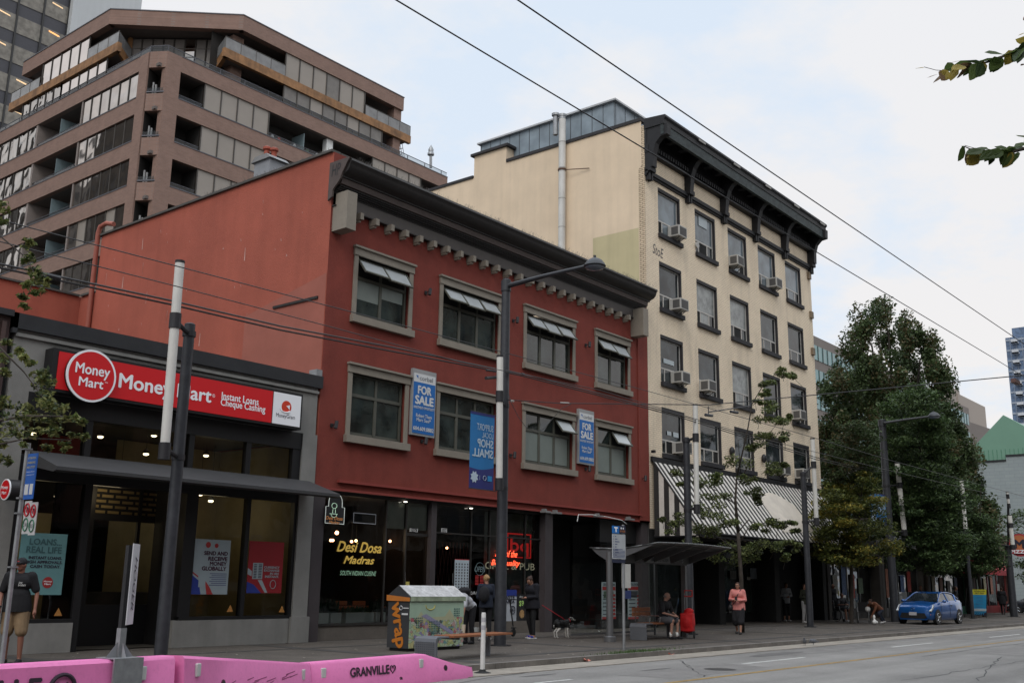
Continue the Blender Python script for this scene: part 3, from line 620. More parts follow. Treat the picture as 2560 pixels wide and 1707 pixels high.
t = root_at(z5(1345, 870), YG-.02, 'window_lettering', 'white DAR-K style letters low on the dark door glass', 'sign'); tz(z5, 'DAR-K', 1320, 1372, 858, 882, YG-.03, WHITE, t)
t = root_at(z5(828, 800), YG-.02, 'door_notice', 'small yellow notice taped on the restaurant door beside its handle', 'notice'); A = at(*z5(815, 783), Y=YG-.02); B = at(*z5(843, 822), Y=YG-.02); MB().box(A.x, B.x, YG-.03, YG-.022, B.z, A.z).build('sheet', mat('notice_yellow', (.6, .5, .12), .7), t)
m = MB()
for p0_, p1_ in (((812, 705), (812, 800)), ((1180, 718), (1180, 800))):
    a = at(*z5(*p0_), Y=YG-.08); b = at(*z5(*p1_), Y=YG-.08); m.tube([a, b], .015, 6)
m.build('door_handle', CHROME, red)
# red neon script and dim letters on the second shop
t = root_at(z6(100, 560), YG-.03, 'neon_sign', 'bright red neon script of the best quality in the window right of the lamp post', 'sign')
tz(z5, 'Best of the', 1510, 1680, 540, 592, YG-.03, NR, t, shear=.35); tz(z5, 'Best quality', 1480, 1702, 616, 672, YG-.03, NR, t, shear=.35)
t = root_at(z6(150, 500), YG+.05, 'neon_sign', 'dim red square neon frame with letters bq behind the bright script', 'sign')
A = at(*z6(60, 410), Y=YG+.08); B = at(*z6(235, 600), Y=YG+.08)
MB().tube([(A.x, YG+.08, A.z), (B.x, YG+.08, A.z+.0), (B.x, YG+.08, B.z), (A.x, YG+.08, B.z), (A.x, YG+.08, A.z)], .025, 6).build('frame_tube', NRD, t)
tz(z6, 'bq', 80, 220, 450, 585, YG+.06, NRD, t, bold=.01)
t = root_at(z6(200, 660), YG-.03, 'window_lettering', 'pale outlined letters GRILL & PUB beneath the red neon', 'sign'); tz(z6, 'GRILL & PUB', -110, 272, 636, 690, YG-.03, mat('pale_tube', (.4, .38, .25), .5), t)
t = root_at(z6(95, 900), YG-.02, 'shop_poster', 'white and blue poster with big letters TASTE AREA low in the pub window', 'poster')
A = at(*z6(40, 845), Y=YG-.02); B = at(*z6(124, 1090), Y=YG-.02); MB().box(A.x, B.x, YG-.03, YG-.02, B.z, A.z).build('sheet', mat('poster_offwhite', (.4, .42, .45), .6), t); MB().box(A.x, B.x, YG-.034, YG-.03, A.z-.2, A.z).build('blue_header', mat('poster_navy', (.02, .04, .25), .6), t)
tz(z6, 'TASTE', 20, 112, 890, 918, YG-.038, mat('ink', (.03, .03, .05), .6), t, bold=.04); tz(z6, 'AREA', 40, 112, 925, 948, YG-.038, mat('ink', (0, 0, 0)), t, bold=.04)
q = at(*z6(98, 1002), Y=YG-.038); m = MB()
m.tube([(q.x+.12*cos(k), q.y, q.z+.12*sin(k)) for k in np.linspace(0, 2*pi, 20)], .012, 5)
for k in range(4): m.tube([(q.x+.11*cos(k*pi/4), q.y, q.z+.11*sin(k*pi/4)), (q.x-.11*cos(k*pi/4), q.y, q.z-.11*sin(k*pi/4))], .006, 4)
m.build('round_emblem', mat('ink', (0, 0, 0)), t)
t = root_at(z6(170, 960), YG-.02, 'food_poster', 'black food poster with green price 9 and bowl picture behind the dog walker', 'poster')
A = at(*z6(130, 880), Y=YG-.02); B = at(*z6(215, 1090), Y=YG-.02); MB().box(A.x, B.x, YG-.03, YG-.02, B.z, A.z).build('sheet', BLACK, t)
tz(z6, '$9', 148, 182, 930, 975, YG-.036, mat('price_green', (.45, .7, .2), .6), t, bold=.03); tz(z6, 'Any', 148, 178, 890, 912, YG-.036, WHITE, t, shear=.3)
q = at(*z6(170, 1032), Y=YG-.034); MB().disc(q, .13).build('bowl_picture', mat('bowl_print', (.4, .24, .1), .7, var=.6, scale=25), t)
for i, (x_, y_, sz) in enumerate(((205, 350, 10), (245, 405, 20), (160, 395, 16), (290, 330, 12))):
    q = at(*z6(x_, y_), Y=YG+.1); s_ = sz*.009; m = MB()
    m.tube([(q.x+s_*(1 if k % 2 == 0 else .42)*sin(k*pi/5), q.y, q.z+s_*(1 if k % 2 == 0 else .42)*cos(k*pi/5)) for k in range(11)], .005, 4).tube([(q.x, q.y, q.z+s_), (q.x, q.y, 3.7)], .003, 3)
    o = m.build('star_ornament', mat('star_wire', (.3, .32, .3), .4)); tag(o, 'thin wire star hanging in the pub window, %s' % ('small one near the glass middle', 'largest one', 'one over the red neon frame', 'one at the right window edge')[i], 'ornament', 'wire stars hanging in the pub window')
# posters beside the bus shelter
for i, (x0, x1, lab) in enumerate(((785, 892, 'price list poster on dark shop front, left of the round shelter post'), (985, 1080, 'price list poster on dark shop front, right of the thin stop pole'))):
    A = at(*z6(x0, 785), Y=21.05); B = at(*z6(x1, 1070), Y=21.05)
    t = thing('price_poster', lab, 'poster', (A.x, 21.05, B.z), group='price list posters on the dark shop front')
    MB().box(A.x, B.x, 21.03, 21.05, B.z, A.z).build('sheet', mat('poster_pale', (.34, .40, .41), .6, var=.05), t)
    W = B.x-A.x; m = MB().box(A.x+.02, B.x-.02, 21.025, 21.03, A.z-.28, A.z-.16); rd = mat('poster_red', (.35, .03, .03), .6); m.box(A.x, B.x, 21.022, 21.03, B.z, B.z+.08)
    for k in range(6): m.box(B.x-W*.24, B.x-.03, 21.025, 21.03, B.z+.13+k*.13, B.z+.21+k*.13)
    m.build('red_bars', rd, t)
    m = MB()
    for k in range(6): m.box(A.x+.05, A.x+W*(.5+.1*((k*3+i) % 3)), 21.026, 21.03, B.z+.15+k*.13, B.z+.18+k*.13)
    m.build('text_lines', mat('ink', (0, 0, 0)), t); lettering('CRYSTAL SPORTS BAR', ((A.x+B.x)/2, 21.025, A.z-.08), RX, UZ, W*.85, .08, mat('ink', (0, 0, 0)), t, bold=.02)
    MB().box(A.x+.1, B.x-.15, 21.026, 21.03, A.z-.55, A.z-.32).build('picture', mat('poster_pic%d' % i, ((.10, .14, .10), (.07, .07, .08))[i], .6, var=.6, scale=12), t)
# for-sale boards
SB = mat('sale_blue', (.01, .13, .42), .5, var=.05); SW = mat('sale_white', (.62, .63, .63), .5, var=.04)
for lab, (x0, x1, z0, z1) in (('blue FOR SALE board on red wall, between the two left lower windows', (20.93, 21.91, 5.6, 7.53)), ('blue FOR SALE board on red wall, between the two right lower windows', (29.2, 30.14, 5.58, 7.5))):
    t = thing('for_sale_sign', lab, 'sign', ((x0+x1)/2, FY, z0), group='blue for sale boards on the red wall'); W = x1-x0; H_ = z1-z0; y_ = FY-.1; cx_ = (x0+x1)/2
    MB().box(x0, x1, y_, FY-.002, z0, z1).build('frame', mat('sign_grey', (.3, .3, .3), .5), t)
    MB().box(x0+.045, x1-.045, y_-.012, y_, z0+.06, z1-.32*H_/1.93*1.2).build('blue_panel', SB, t); MB().box(x0+.045, x1-.045, y_-.012, y_, z1-.32*H_/1.93*1.2+.002, z1-.13).build('white_panel', SW, t)
    ink = mat('logo_grey', (.12, .13, .15), .5); F = H_/1.93
    lettering('corbel', (cx_+.05, y_-.014, z1-.25*F), RX, UZ, W*.56, .13*F, ink, t)
    MB().quad((x0+.16*W-.05, y_-.016, z1-.19*F), (x0+.16*W+.05, y_-.016, z1-.19*F), (x0+.16*W+.05, y_-.016, z1-.29*F)).build('logo', SB, t)
    for s, dz, ww, hh, bd in (('FOR', .60, .56, .23, .05), ('SALE', .90, .76, .24, .05), ('INVESTMENT OPPORTUNITY', 1.12, .88, .075, .02), ('Robert Tham', 1.35, .66, .10, .02), ('Marc Saul*', 1.47, .60, .10, .02), ('604.609.0882', 1.73, .86, .11, .03)):
        lettering(s, (cx_, y_-.014, z1-dz*F), RX, UZ, W*ww, hh*F, SW, t, bold=bd)
# planters and chairs seen through the restaurant window
PG = mat('hedge_green', (.012, .05, .018), .8, var=.5, scale=20)
for i, (a, b) in enumerate(((112, 193), (212, 290), (328, 540), (560, 632))):
    A = at(*z5(a, 1092), Y=YG+.25); B = at(*z5(b, 1140), Y=YG+.25)
    t = thing('planter_box', ('white planter box inside the restaurant window, leftmost of four', 'white planter box inside the restaurant window, second from left', 'wide white planter box with low hedge in restaurant window', 'white planter box in the restaurant window nearest the glass door')[i], 'planter', ((A.x+B.x)/2, YG+.3, .36), group='white planters in the restaurant window')
    MB().box(A.x, B.x, YG+.12, YG+.4, .40, .68).build('box', mat('planter_white', (.6, .68, .66), .6, var=.05), t, bevel=.01)
    m = MB(); random.seed(i)
    for k in range(260 if i == 2 else 130):
        X = random.uniform(A.x+.02, B.x-.02); hh = random.uniform(.05, .28 if i == 2 else .5); a_ = random.uniform(0, 6); Y_ = random.uniform(YG+.2, YG+.42)
        m.quad((X, Y_, .66), (X+.04*cos(a_), Y_+.04*sin(a_), .6+hh*.5), (X+.05*cos(a_+1), Y_, .6+hh), (X-.03, Y_, .6+hh*.6))
    m.build('foliage', PG if i == 2 else mat('dark_green_screen', (.01, .035, .02), .8, var=.3), t)
WC = mat('orange_wood', (.5, .14, .05), .5, var=.2)
for i, (a, b) in enumerate(((95, 150), (275, 360), (408, 502))):
    A = at(*z5(a, 932), Y=22.3); B = at(*z5(b, 965), Y=22.3)
    t = thing('restaurant_chair', ('orange wooden slat chair in the restaurant, nearest the left post', 'orange wooden slat chair in the restaurant, middle of the three', 'orange wooden slat chair in the restaurant above the wide planter')[i], 'chair', ((A.x+B.x)/2, 22.5, .02), group='wooden chairs inside the restaurant')
    MB().box(A.x, B.x, 22.28, 22.32, B.z, A.z).build('top_rail', WC, t, bevel=.01)
    m = MB()
    for k in range(5): X = A.x+.05+(B.x-A.x-.1)*k/4; m.box(X-.012, X+.012, 22.29, 22.31, .5, B.z)
    m.build('back_slats', WC, t); MB().box(A.x, B.x, 22.3, 22.75, .45, .5).build('seat', WC, t)
    for X in (A.x+.03, B.x-.03):
        for Y_ in (22.32, 22.72): MB().box(X-.02, X+.02, Y_-.02, Y_+.02, .02, .45).build('leg', WC, t)
t = thing('long_table', 'long brown counter table inside the restaurant behind the chairs', 'table', (20, 23.1, .02))
MB().box(g0+.1, 22.5, 22.85, 23.5, .74, .79).build('table_top', WC, t)
for X in (g0+.3, 20.4, 22.3): MB().box(X-.04, X+.04, 23.1, 23.2, .02, .74).build('leg', WC, t)
# ================================================================ LOAN SHOP (left)
zb1 = px((0, 850), 3.92); zb2 = px((400, 850), 3.92); z3 = px((0, 1230), 3.287); z4 = px((400, 1230), 3.287)
mm = thing('loan_shop', 'low grey shop building with black parapet and long red illuminated sign', 'building', (9.45, FY, 0))
GW = mat('grey_render', (.235, .23, .215), .85, var=.12, scale=1.5, bump=.35, bscale=50, streak=.15)
BF = mat('black_frame', (.012, .012, .013), .45, var=.1)
m = MB().box(9.5, 17.52, FY, FY+.3, 5.17, 6.4).box(9.5, 17.52, FY-.06, FY-.002, 6.25, 6.32)
m.box(17.08, 17.55, FY-.05, FY+.3, 0, 5.17).box(17.0, 17.58, FY-.12, FY-.051, 0, .62).box(9.5, 9.92, FY-.03, FY+.3, 0, 5.17)
m.build('render_wall', GW, mm)
MB().box(9.4, 17.6, FY-.1, FY+.25, 6.401, 6.72).box(9.4, 9.5, FY-.1, 26, 6.3, 6.72).build('parapet', mat('parapet_black', (.022, .023, .026), .55, var=.2, dirt=.1), mm)
MB().quad((9.4, FY+.2, 6.45), (17.55, FY+.2, 6.45), (17.55, 33, 6.45), (9.4, 33, 6.45)).quad((9.4, FY, 0), (9.4, 33, 0), (9.4, 33, 6.5), (9.4, FY, 6.5)).build('roof', mat('tar_roof', (.06, .06, .06)), mm)
MB().box(17.4, 17.59, FY-.05, FY+.25, 6.72, 6.9).build('flashing', STEEL, mm)
# framing
xd0, xd1 = fx(185, Y=20.9), fx(450, Y=20.9)
m = MB().box(9.92, 17.08, FY-.02, FY+.2, 4.75, 5.168)
for px_ in (214, 452, 474, 618): X = fx(px_, 1140, Y=20.85); m.box(X-.07, X+.07, FY+.0, FY+.15, 3.9, 4.75)
m.box(9.92, 17.08, FY-.0, FY+.16, 3.8, 3.9).box(fx(725, 1140), 17.08, FY+.0, FY+.15, 3.9, 4.75)
for a, b in ((448, 478), (602, 612), (722, 748)): m.box(fx(a, 1400), min(17.08, fx(b, 1400)), FY+.0, FY+.15, .66, 3.4)
m.box(xd1-.05, 17.08, FY-.01, FY+.16, .58, .66).box(9.92, 17.08, FY-.01, FY+.16, 3.4, 3.8).box(fx(180), xd0+.12, FY, FY+.2, 0, 3.4).box(9.92, xd0, FY-.01, FY+.16, .58, .66).box(9.92, 10.02, FY, FY+.15, .66, 3.4)
m.build('window_frame', BF, mm)
MB().box(fx(430), 17.0, FY-.04, FY+.2, 0, .58).box(9.92, fx(182), FY-.04, FY+.2, 0, .58).build('bulkhead', GW, mm)
SG2 = glass_clear('loan_glass', (.82, .86, .82), .8)
xt = [9.95, fx(214, 1140), fx(452, 1140), fx(618, 1140), fx(725, 1140)]
for a, b in zip(xt[:-1], xt[1:]): MB().quad((a, FY+.08, 3.9), (b, FY+.08, 3.9), (b, FY+.08, 4.75), (a, FY+.08, 4.75)).build('transom_window', SG2, mm)
for a, b in ((fx(478), fx(602)), (fx(612), fx(722)), (10.02, xd0)): MB().quad((a, FY+.08, .66), (b, FY+.08, .66), (b, FY+.08, 3.4), (a, FY+.08, 3.4)).build('shop_window', SG2, mm)
# recessed doorway
YD = 22.1
m = MB().quad((xd0+.12, FY+.2, 0), (xd0+.12, YD, 0), (xd0+.12, YD, 3.8), (xd0+.12, FY+.2, 3.8)).quad((xd1-.05, YD, 0), (xd1-.05, FY+.1, 0), (xd1-.05, FY+.1, 3.8), (xd1-.05, YD, 3.8)).quad((xd0, FY, 3.79), (xd1, FY, 3.79), (xd1, YD, 3.79), (xd0, YD, 3.79))
m.build('entry_recess', mat('entry_black', (.02, .02, .021)), mm)
a0, a1, a2, a3 = [at(z3(q, 700)[0], z3(q, 700)[1], Y=YD).x for q in (725, 1090, 1115, 1370)]
m = MB().box(xd0, a0, YD, YD+.08, 0, 3.79).box(a1, a2, YD, YD+.08, 0, 3.79).box(a3, xd1+.6, YD, YD+.08, 0, 3.79).box(a0, a1, YD, YD+.08, 2.75, 2.9).box(a2, a3, YD, YD+.08, 2.75, 2.9).box(a0, a1, YD, YD+.08, 0, .9).box(a2, a3, YD, YD+.08, 0, .9)
m.build('door_frame', BF, mm)
for a, b in ((a0, a1), (a2, a3)):
    MB().quad((a, YD+.04, .9), (b, YD+.04, .9), (b, YD+.04, 2.75), (a, YD+.04, 2.75)).build('door_glass', SG2, mm)
LB = brick('lit_brick', (.22, .17, .08), (.15, .11, .05), (.01, .01, .01), .34, .12, .035)
MB().quad((a0, YD+.05, 2.9), (a3, YD+.05, 2.9), (a3, YD+.05, 3.7), (a0, YD+.05, 3.7)).build('transom_screen', LB, mm)
# interior
IW = mat('beige_interior', (.32, .27, .16), .8, var=.25, scale=.8); IW2 = mat('dark_interior_wall', (.07, .062, .05), .8, var=.3, scale=.6)
m = MB().quad((xd1, 24.2, 0), (17.08, 24.2, 0), (17.08, 24.2, 4.9), (xd1, 24.2, 4.9)).quad((17.07, FY+.2, 0), (17.07, FY+.2, 4.9), (17.07, 24.2, 4.9), (17.07, 24.2, 0)).quad((a0-.4, 25, 0), (xd1, 25, 0), (xd1, 25, 3), (a0-.4, 25, 3))
m.build('lit_wall', IW, mm)
m = MB().quad((9.6, 26, 0), (17.08, 26, 0), (17.08, 26, 4.95), (9.6, 26, 4.95)).quad((9.6, FY+.3, 4.94), (17.08, FY+.3, 4.94), (17.08, 26, 4.94), (9.6, 26, 4.94)).quad((9.6, FY+.3, .02), (17.08, FY+.3, .02), (17.08, 26, .02), (9.6, 26, .02)).quad((9.6, FY+.3, 0), (9.6, 26, 0), (9.6, 26, 4.95), (9.6, FY+.3, 4.95))
m.box(10.4, 11.6, 24.5, 25, .0, 1.1).box(12.8, 15.2, 23.4, 24, 0, 1.15)
m.build('shop_interior', IW2, mm)
MB().box(12.3, 13.3, 24.8, 24.95, 3.9, 4.9).box(11.5, 12.6, 23.9, 24.1, 4.0, 4.3).build('red_wall_panel', mat('red_panel', (.3, .02, .015), .6), mm)
PL = mat('pendant_glow', (1, .78, .5), .5, var=0, emit=4)
for p in ((251, 1092), (365, 1135), (83, 1084), (117, 1136), (515, 1139), (385, 1089), (500, 1236), (527, 1252), (295, 1252), (143, 1241)):
    q = at(*p, Y=23.0); o = MB().ball(q, (.07, .07, .035), 10, 6).build('pendant_lamp', PL, mm); MB().tube([q+Vector((0, 0, .03)), (q.x, q.y, 4.9)], .006, 4).build('cord', BLACK, mm)
    MB().lathe([(.09, 0), (.07, .06), (.02, .12)], (q.x, q.y, q.z+.02), 12).build('lamp_shade', mat('shade_dark', (.1, .1, .1), .5), mm)
ld = bpy.data.lights.new('shop_light', 'POINT'); ld.energy = 8; ld.color = (1, .8, .5); ld.shadow_soft_size = .4
for X, Y_, Z_ in ((15.6, 22.4, 3.2), (11.8, 24, 2.6), (12.3, 21.7, 3.3)):
    lo = bpy.data.objects.new('shop_light', ld); COL.objects.link(lo); lo.location = (X, Y_, Z_)
# canopy
tp = at(850, 1242, X=17.35)
cn = MB().prism([(FY-.01, 3.98), (tp.y, tp.z+.07), (tp.y, tp.z), (tp.y+.12, tp.z-.03), (FY-.01, 3.68)], 10.05, 17.35).build('canopy', mat('canopy_grey', (.05, .05, .052), .6, var=.12, scale=1.5, dirt=.15), mm)
# long sign
sg = thing('shop_sign', 'long red illuminated Money Mart fascia sign with white letters and black case', 'sign', (13.6, FY, 5.28))
YS = 20.45
s0 = at(*zb1(495, 110), Y=YS+.25).x; s1 = at(*zb2(1402, 550), Y=YS).x; sr0 = at(*zb1(560, 300), Y=YS).x; sr1 = at(*zb2(1098, 650), Y=YS).x; sw0 = at(*zb2(1108, 650), Y=YS).x; sw1 = at(*zb2(1375, 700), Y=YS).x
ztop = at(*zb2(1098, 500), Y=YS).z; zbot = at(*zb2(1075, 808), Y=YS).z
MB().box(sr0-.12, s1+.0, YS+.005, FY-.001, zbot-.06, ztop+.06).build('case', BF, sg)
SR = mat('sign_red', (.50, .008, .012), .5, var=.02, emit=.12); SWH = mat('sign_white', (.72, .73, .76), .5, var=0, emit=.12); INK = mat('ink', (.02, .02, .025), .6, var=0)
MB().box(sr0, sr1, YS-.01, YS+.004, zbot, ztop).build('red_panel', SR, sg); MB().box(sw0, sw1, YS-.01, YS+.004, zbot, ztop).build('white_panel', SWH, sg)
ha = at(297, 934, Y=YS).z - at(297, 970, Y=YS).z
xa, xb = at(297, 955, Y=YS).x, at(527, 990, Y=YS).x; zc = (at(297, 952, Y=YS).z+at(525, 988, Y=YS).z)/2
lettering('Money Mart', ((xa+xb)/2, YS-.012, zc-.05), RX, UZ, xb-xa, ha*1.30, SWH, sg, bold=.025)
q = at(*zb2(527, 545), Y=YS-.01); m = MB(); m.tube([(q.x+.035*cos(k), q.y, q.z+.035*sin(k)) for k in np.linspace(0, 2*pi, 14)], .004, 4); m.build('registered_mark', SWH, sg); lettering('R', q, RX, UZ, .03, .035, SWH, sg)
for s, (ax, ay), (bx, by), h in (('Instant Loans', (602, 545), (962, 605), .17), ('Cheque Cashing', (592, 615), (1027, 690), .21)):
    a = at(*zb2(ax, ay), Y=YS); b = at(*zb2(bx, by), Y=YS); lettering(s, ((a.x+b.x)/2, YS-.012, (a.z+b.z)/2), RX, UZ, b.x-a.x, h, SWH, sg, bold=.02)
q = at(*zb2(1240, 655), Y=YS-.012); OR = mat('logo_orange_red', (.62, .05, .02), .5, var=0)
lg = MB().disc((q.x, YS-.013, q.z), .155, (0, -1, 0)).build('round_logo', OR, sg)
m = MB(); m.tube([(q.x+.19*cos(k)-.03, YS-.02, q.z-.02+.12*sin(k)) for k in np.linspace(pi*.93, pi*1.75, 10)], [.004+.0022*i for i in range(10)], 6)
m.quad((q.x-.02, YS-.022, q.z+.02), (q.x+.1, YS-.022, q.z+.06), (q.x+.09, YS-.022, q.z-.07), (q.x+.05, YS-.022, q.z-.02)); m.build('arrow_mark', SWH, lg)
a = at(*zb2(1135, 735), Y=YS); b = at(*zb2(1318, 765), Y=YS); lettering('MoneyGram', ((a.x+b.x)/2, YS-.012, (a.z+b.z)/2), RX, UZ, b.x-a.x, .13, INK, sg)
YC = 20.33
q = at(*zb1(899, 350), Y=YC); rr = (at(*zb1(1145, 350), Y=YC).x-at(*zb1(652, 350), Y=YC).x)/2
MB().lathe([(rr-.01, 0), (rr-.01, .2)], (q.x, YC+.23, q.z), 40, (0, -1, 0)).build('disc_case', BF, sg)
MB().lathe([(rr, 0), (rr, .03)], (q.x, YC+.03, q.z), 48, (0, -1, 0)).build('white_ring', SWH, sg); MB().disc((q.x, YC-.004, q.z), rr*.92, n=48).build('red_disc', SR, sg)
lettering('Money', (q.x+.01, YC-.008, q.z+rr*.17), RX, UZ, rr*1.38, rr*.52, SWH, sg, bold=.02); lettering('Mart', (q.x+.0, YC-.008, q.z-rr*.27), RX, UZ, rr*.98, rr*.34, SWH, sg, bold=.02); lettering('TM', (q.x+.6*rr, YC-.008, q.z-rr*.17), RX, UZ, .07, .03, SWH, sg)
# blade sign at the left end
q = at(*zb1(50, 1462), Y=20.15); rb = abs(at(*zb1(50, 1358), Y=20.15).z-at(*zb1(50, 1566), Y=20.15).z)/2
bs = thing('blade_sign', 'small round red and white blade sign projecting from the left shop pier', 'sign', (q.x, q.y, q.z))
MB().lathe([(rb, 0), (rb, .3)], (q.x+.32, q.y, q.z), 32, (-1, 0, 0)).tube([(q.x+.2, q.y, q.z), (q.x+.2, FY, q.z)], .04, 8).build('drum', BLACK, bs)
MB().lathe([(rb, 0), (rb, .02)], (q.x+.019, q.y, q.z), 32, (-1, 0, 0)).build('white_ring', SWH, bs); MB().disc((q.x-.004, q.y, q.z), rb*.9, (-1, 0, 0)).build('red_disc', SR, bs)
lettering('Money', (q.x-.008, q.y, q.z+rb*.15), (0, -1, 0), UZ, rb*1.3, rb*.42, SWH, bs, bold=.02); lettering('Mart', (q.x-.008, q.y, q.z-rb*.3), (0, -1, 0), UZ, rb*.9, rb*.3, SWH, bs, bold=.02)
# posters in the loan shop windows
YP = FY+.06
def poster(name, lab, zf, x0, y0, x1, y1, m_, Y=YP):
    A = at(*zf(x0, y0), Y=Y); B = at(*zf(x1, y1), Y=Y); t = thing(name, lab, 'poster', ((A.x+B.x)/2, Y, B.z)); MB().box(A.x, B.x, Y-.012, Y, B.z, A.z).build('sheet', m_, t); return t, A, B
def tl(t, A, B, rows, Y, m_):
    W = B.x-A.x; H_ = A.z-B.z
    for s, u, v, w_, h_, bd in rows: lettering(s, (A.x+W*u, Y-.014, A.z-H_*v), RX, UZ, W*w_, H_*h_, m_, t, bold=bd)
t, A, B = poster('window_poster', 'teal loans poster in the left loan shop window behind the man in a cap', z3, 178, 328, 500, 842, mat('poster_teal', (.14, .30, .31), .6, var=.08))
A.x = at(*z3(170, 500), Y=YP).x
TD = mat('teal_dark_print', (.06, .14, .15), .6)
tl(t, A, B, (('LOANS...', .52, .14, .72, .10, .03), ('REAL LIFE', .5, .27, .78, .10, .03)), YP, TD)
tl(t, A, B, (('INSTANT LOANS.', .55, .40, .74, .045, .04), ('HIGH APPROVALS.', .52, .47, .84, .045, .04), ('CASH TODAY.', .57, .54, .68, .045, .04)), YP, INK)
W = B.x-A.x; H_ = A.z-B.z; MB().disc((A.x+W*.66, YP-.016, A.z-H_*.8), W*.12).build('round_logo', mat('poster_red', (.35, .03, .03)), t); tl(t, A, B, (('Money', .66, .785, .18, .03, .02), ('Mart', .66, .825, .14, .025, .02)), YP-.004, SWH)
t, A, B = poster('window_poster', 'white poster SEND AND RECEIVE MONEY GLOBALLY in shop window', z4, 272, 380, 548, 838, mat('poster_paper', (.30, .36, .385), .6, var=.05))
NV = mat('poster_navy', (.02, .04, .25)); RP = mat('poster_red', (.35, .03, .03))
tl(t, A, B, (('SEND AND', .62, .25, .62, .07, .04), ('RECEIVE', .68, .35, .5, .07, .04), ('MONEY', .7, .44, .44, .07, .04), ('GLOBALLY', .6, .53, .64, .07, .04)), YP, mat('dark_plum_ink', (.06, .02, .04)))
W = B.x-A.x; H_ = A.z-B.z
MB().disc((A.x+W*.4, YP-.016, A.z-H_*.1), W*.065).disc((A.x+W*.62, YP-.016, A.z-H_*.11), W*.05).build('round_logo', RP, t)
MB().quad((A.x, YP-.014, B.z), (A.x+W*.3, YP-.014, B.z), (A.x+W*.22, YP-.014, B.z+H_*.25), (A.x, YP-.014, B.z+H_*.37)).build('navy_swoosh', NV, t)
MB().quad((A.x+W*.45, YP-.015, B.z), (A.x+W*.62, YP-.015, B.z), (A.x+W*.5, YP-.015, B.z+H_*.15), (A.x+W*.38, YP-.015, B.z+H_*.26)).quad((A.x+.01, YP-.015, B.z+H_*.4), (A.x+W*.2, YP-.015, B.z+H_*.3), (A.x+W*.2, YP-.015, B.z+H_*.33), (A.x+.01, YP-.015, B.z+H_*.43)).build('red_swoosh', RP, t)
m = MB()
for k in range(7): zz = A.z-H_*(.62+.035*k); m.box(A.x+W*(.5+.05*(k % 2)), A.x+W*.95, YP-.014, YP-.012, zz-.012, zz+.004)
m.build('small_print', mat('faint_ink', (.08, .1, .2)), t)
m = MB().box(A.x+W*.22, A.x+W*.4, YP-.018, YP-.013, B.z+H_*.13, B.z+H_*.4); m.build('price_strip', mat('poster_paper', (.4, .4, .4)), t)
t, A, B = poster('window_poster', 'red poster CURRENCY EXCHANGE IN AN INSTANT in shop window', z4, 735, 398, 992, 828, mat('poster_deep_red', (.27, .012, .018), .6, var=.08))
W = B.x-A.x; H_ = A.z-B.z; PP = mat('poster_paper', (.4, .4, .4))
tl(t, A, B, (('CURRENCY', .68, .50, .44, .042, .04), ('EXCHANGE', .68, .56, .44, .042, .04), ('IN AN', .76, .62, .24, .042, .04), ('INSTANT.', .7, .68, .4, .042, .04)), YP, PP)
MB().box(A.x+W*.14, A.x+W*.42, YP-.018, YP-.013, B.z+H_*.27, B.z+H_*.58).build('rate_table', PP, t); m = MB()
for k in range(9):
    zz = B.z+H_*(.29+.031*k); m.box(A.x+W*.17, A.x+W*.25, YP-.02, YP-.018, zz, zz+.02).box(A.x+W*.3, A.x+W*.39, YP-.02, YP-.018, zz, zz+.02)
m.build('rate_rows', INK, t)
MB().quad((A.x+W*.3, YP-.014, B.z+H_*.25), (A.x+W*.42, YP-.014, B.z+H_*.25), (A.x+W*.6, YP-.014, B.z+.01), (A.x+W*.52, YP-.014, B.z+.01)).quad((A.x, YP-.014, B.z+H_*.48), (A.x+W*.12, YP-.014, B.z+H_*.42), (A.x+W*.12, YP-.014, B.z+H_*.32), (A.x, YP-.014, B.z+H_*.36)).build('white_swoosh', PP, t)
MB().quad((A.x, YP-.0145, B.z), (A.x+W*.42, YP-.0145, B.z), (A.x+W*.2, YP-.0145, B.z+H_*.16), (A.x, YP-.0145, B.z+H_*.22)).build('navy_swoosh', NV, t)
m = MB(); m.tube([(A.x+W*.74+.085*cos(k), YP-.016, B.z+H_*.17+.1*sin(k)) for k in np.linspace(0, 2*pi, 20)], .008, 5); m.build('logo_ring', PP, t)
for pp in ((477, 955), (575, 955), (1000, 960)):
    zf = z3 if pp[0] == 477 else z4
    pp2 = (477, 985) if pp[0] == 477 else pp
    q = at(*zf(*pp2), Y=YP); o = MB().quad((q.x-.09, YP-.006, q.z-.07), (q.x+.09, YP-.006, q.z-.07), (q.x, YP-.006, q.z+.09)).build('warning_sticker', mat('sticker_orange', (.45, .2, .05), .6))
    tag(o, {477: 'orange triangle sticker in the left loan shop window under the teal poster', 575: 'orange triangle sticker low on the window right of the dark lamp post', 1000: 'orange triangle sticker low in the rightmost loan shop window'}[pp[0]], 'sticker', 'orange triangle stickers on the loan shop windows')
# ribbed brown neighbour at the frame edge
nb = thing('brown_shop', 'dark brown ribbed metal shop front at the left edge of the picture', 'building', (9.3, FY, 0))
m = MB().box(2, 9.38, FY, 33, 3.2, 6.62).box(2, 9.38, FY+.4, 33, 0, 3.2)
x = 2.0
while x < 9.3: m.box(x, x+.09, FY-.06, FY-.002, 3.2, 6.5); x += .2
m.build('ribbed_wall', mat('ribbed_brown', (.075, .045, .04), .6, var=.15, streak=.2), nb)
MB().box(2, 9.39, FY-.12, FY+.2, 6.622, 6.75).build('parapet_cap', mat('parapet_black', (.02, .02, .02)), nb)
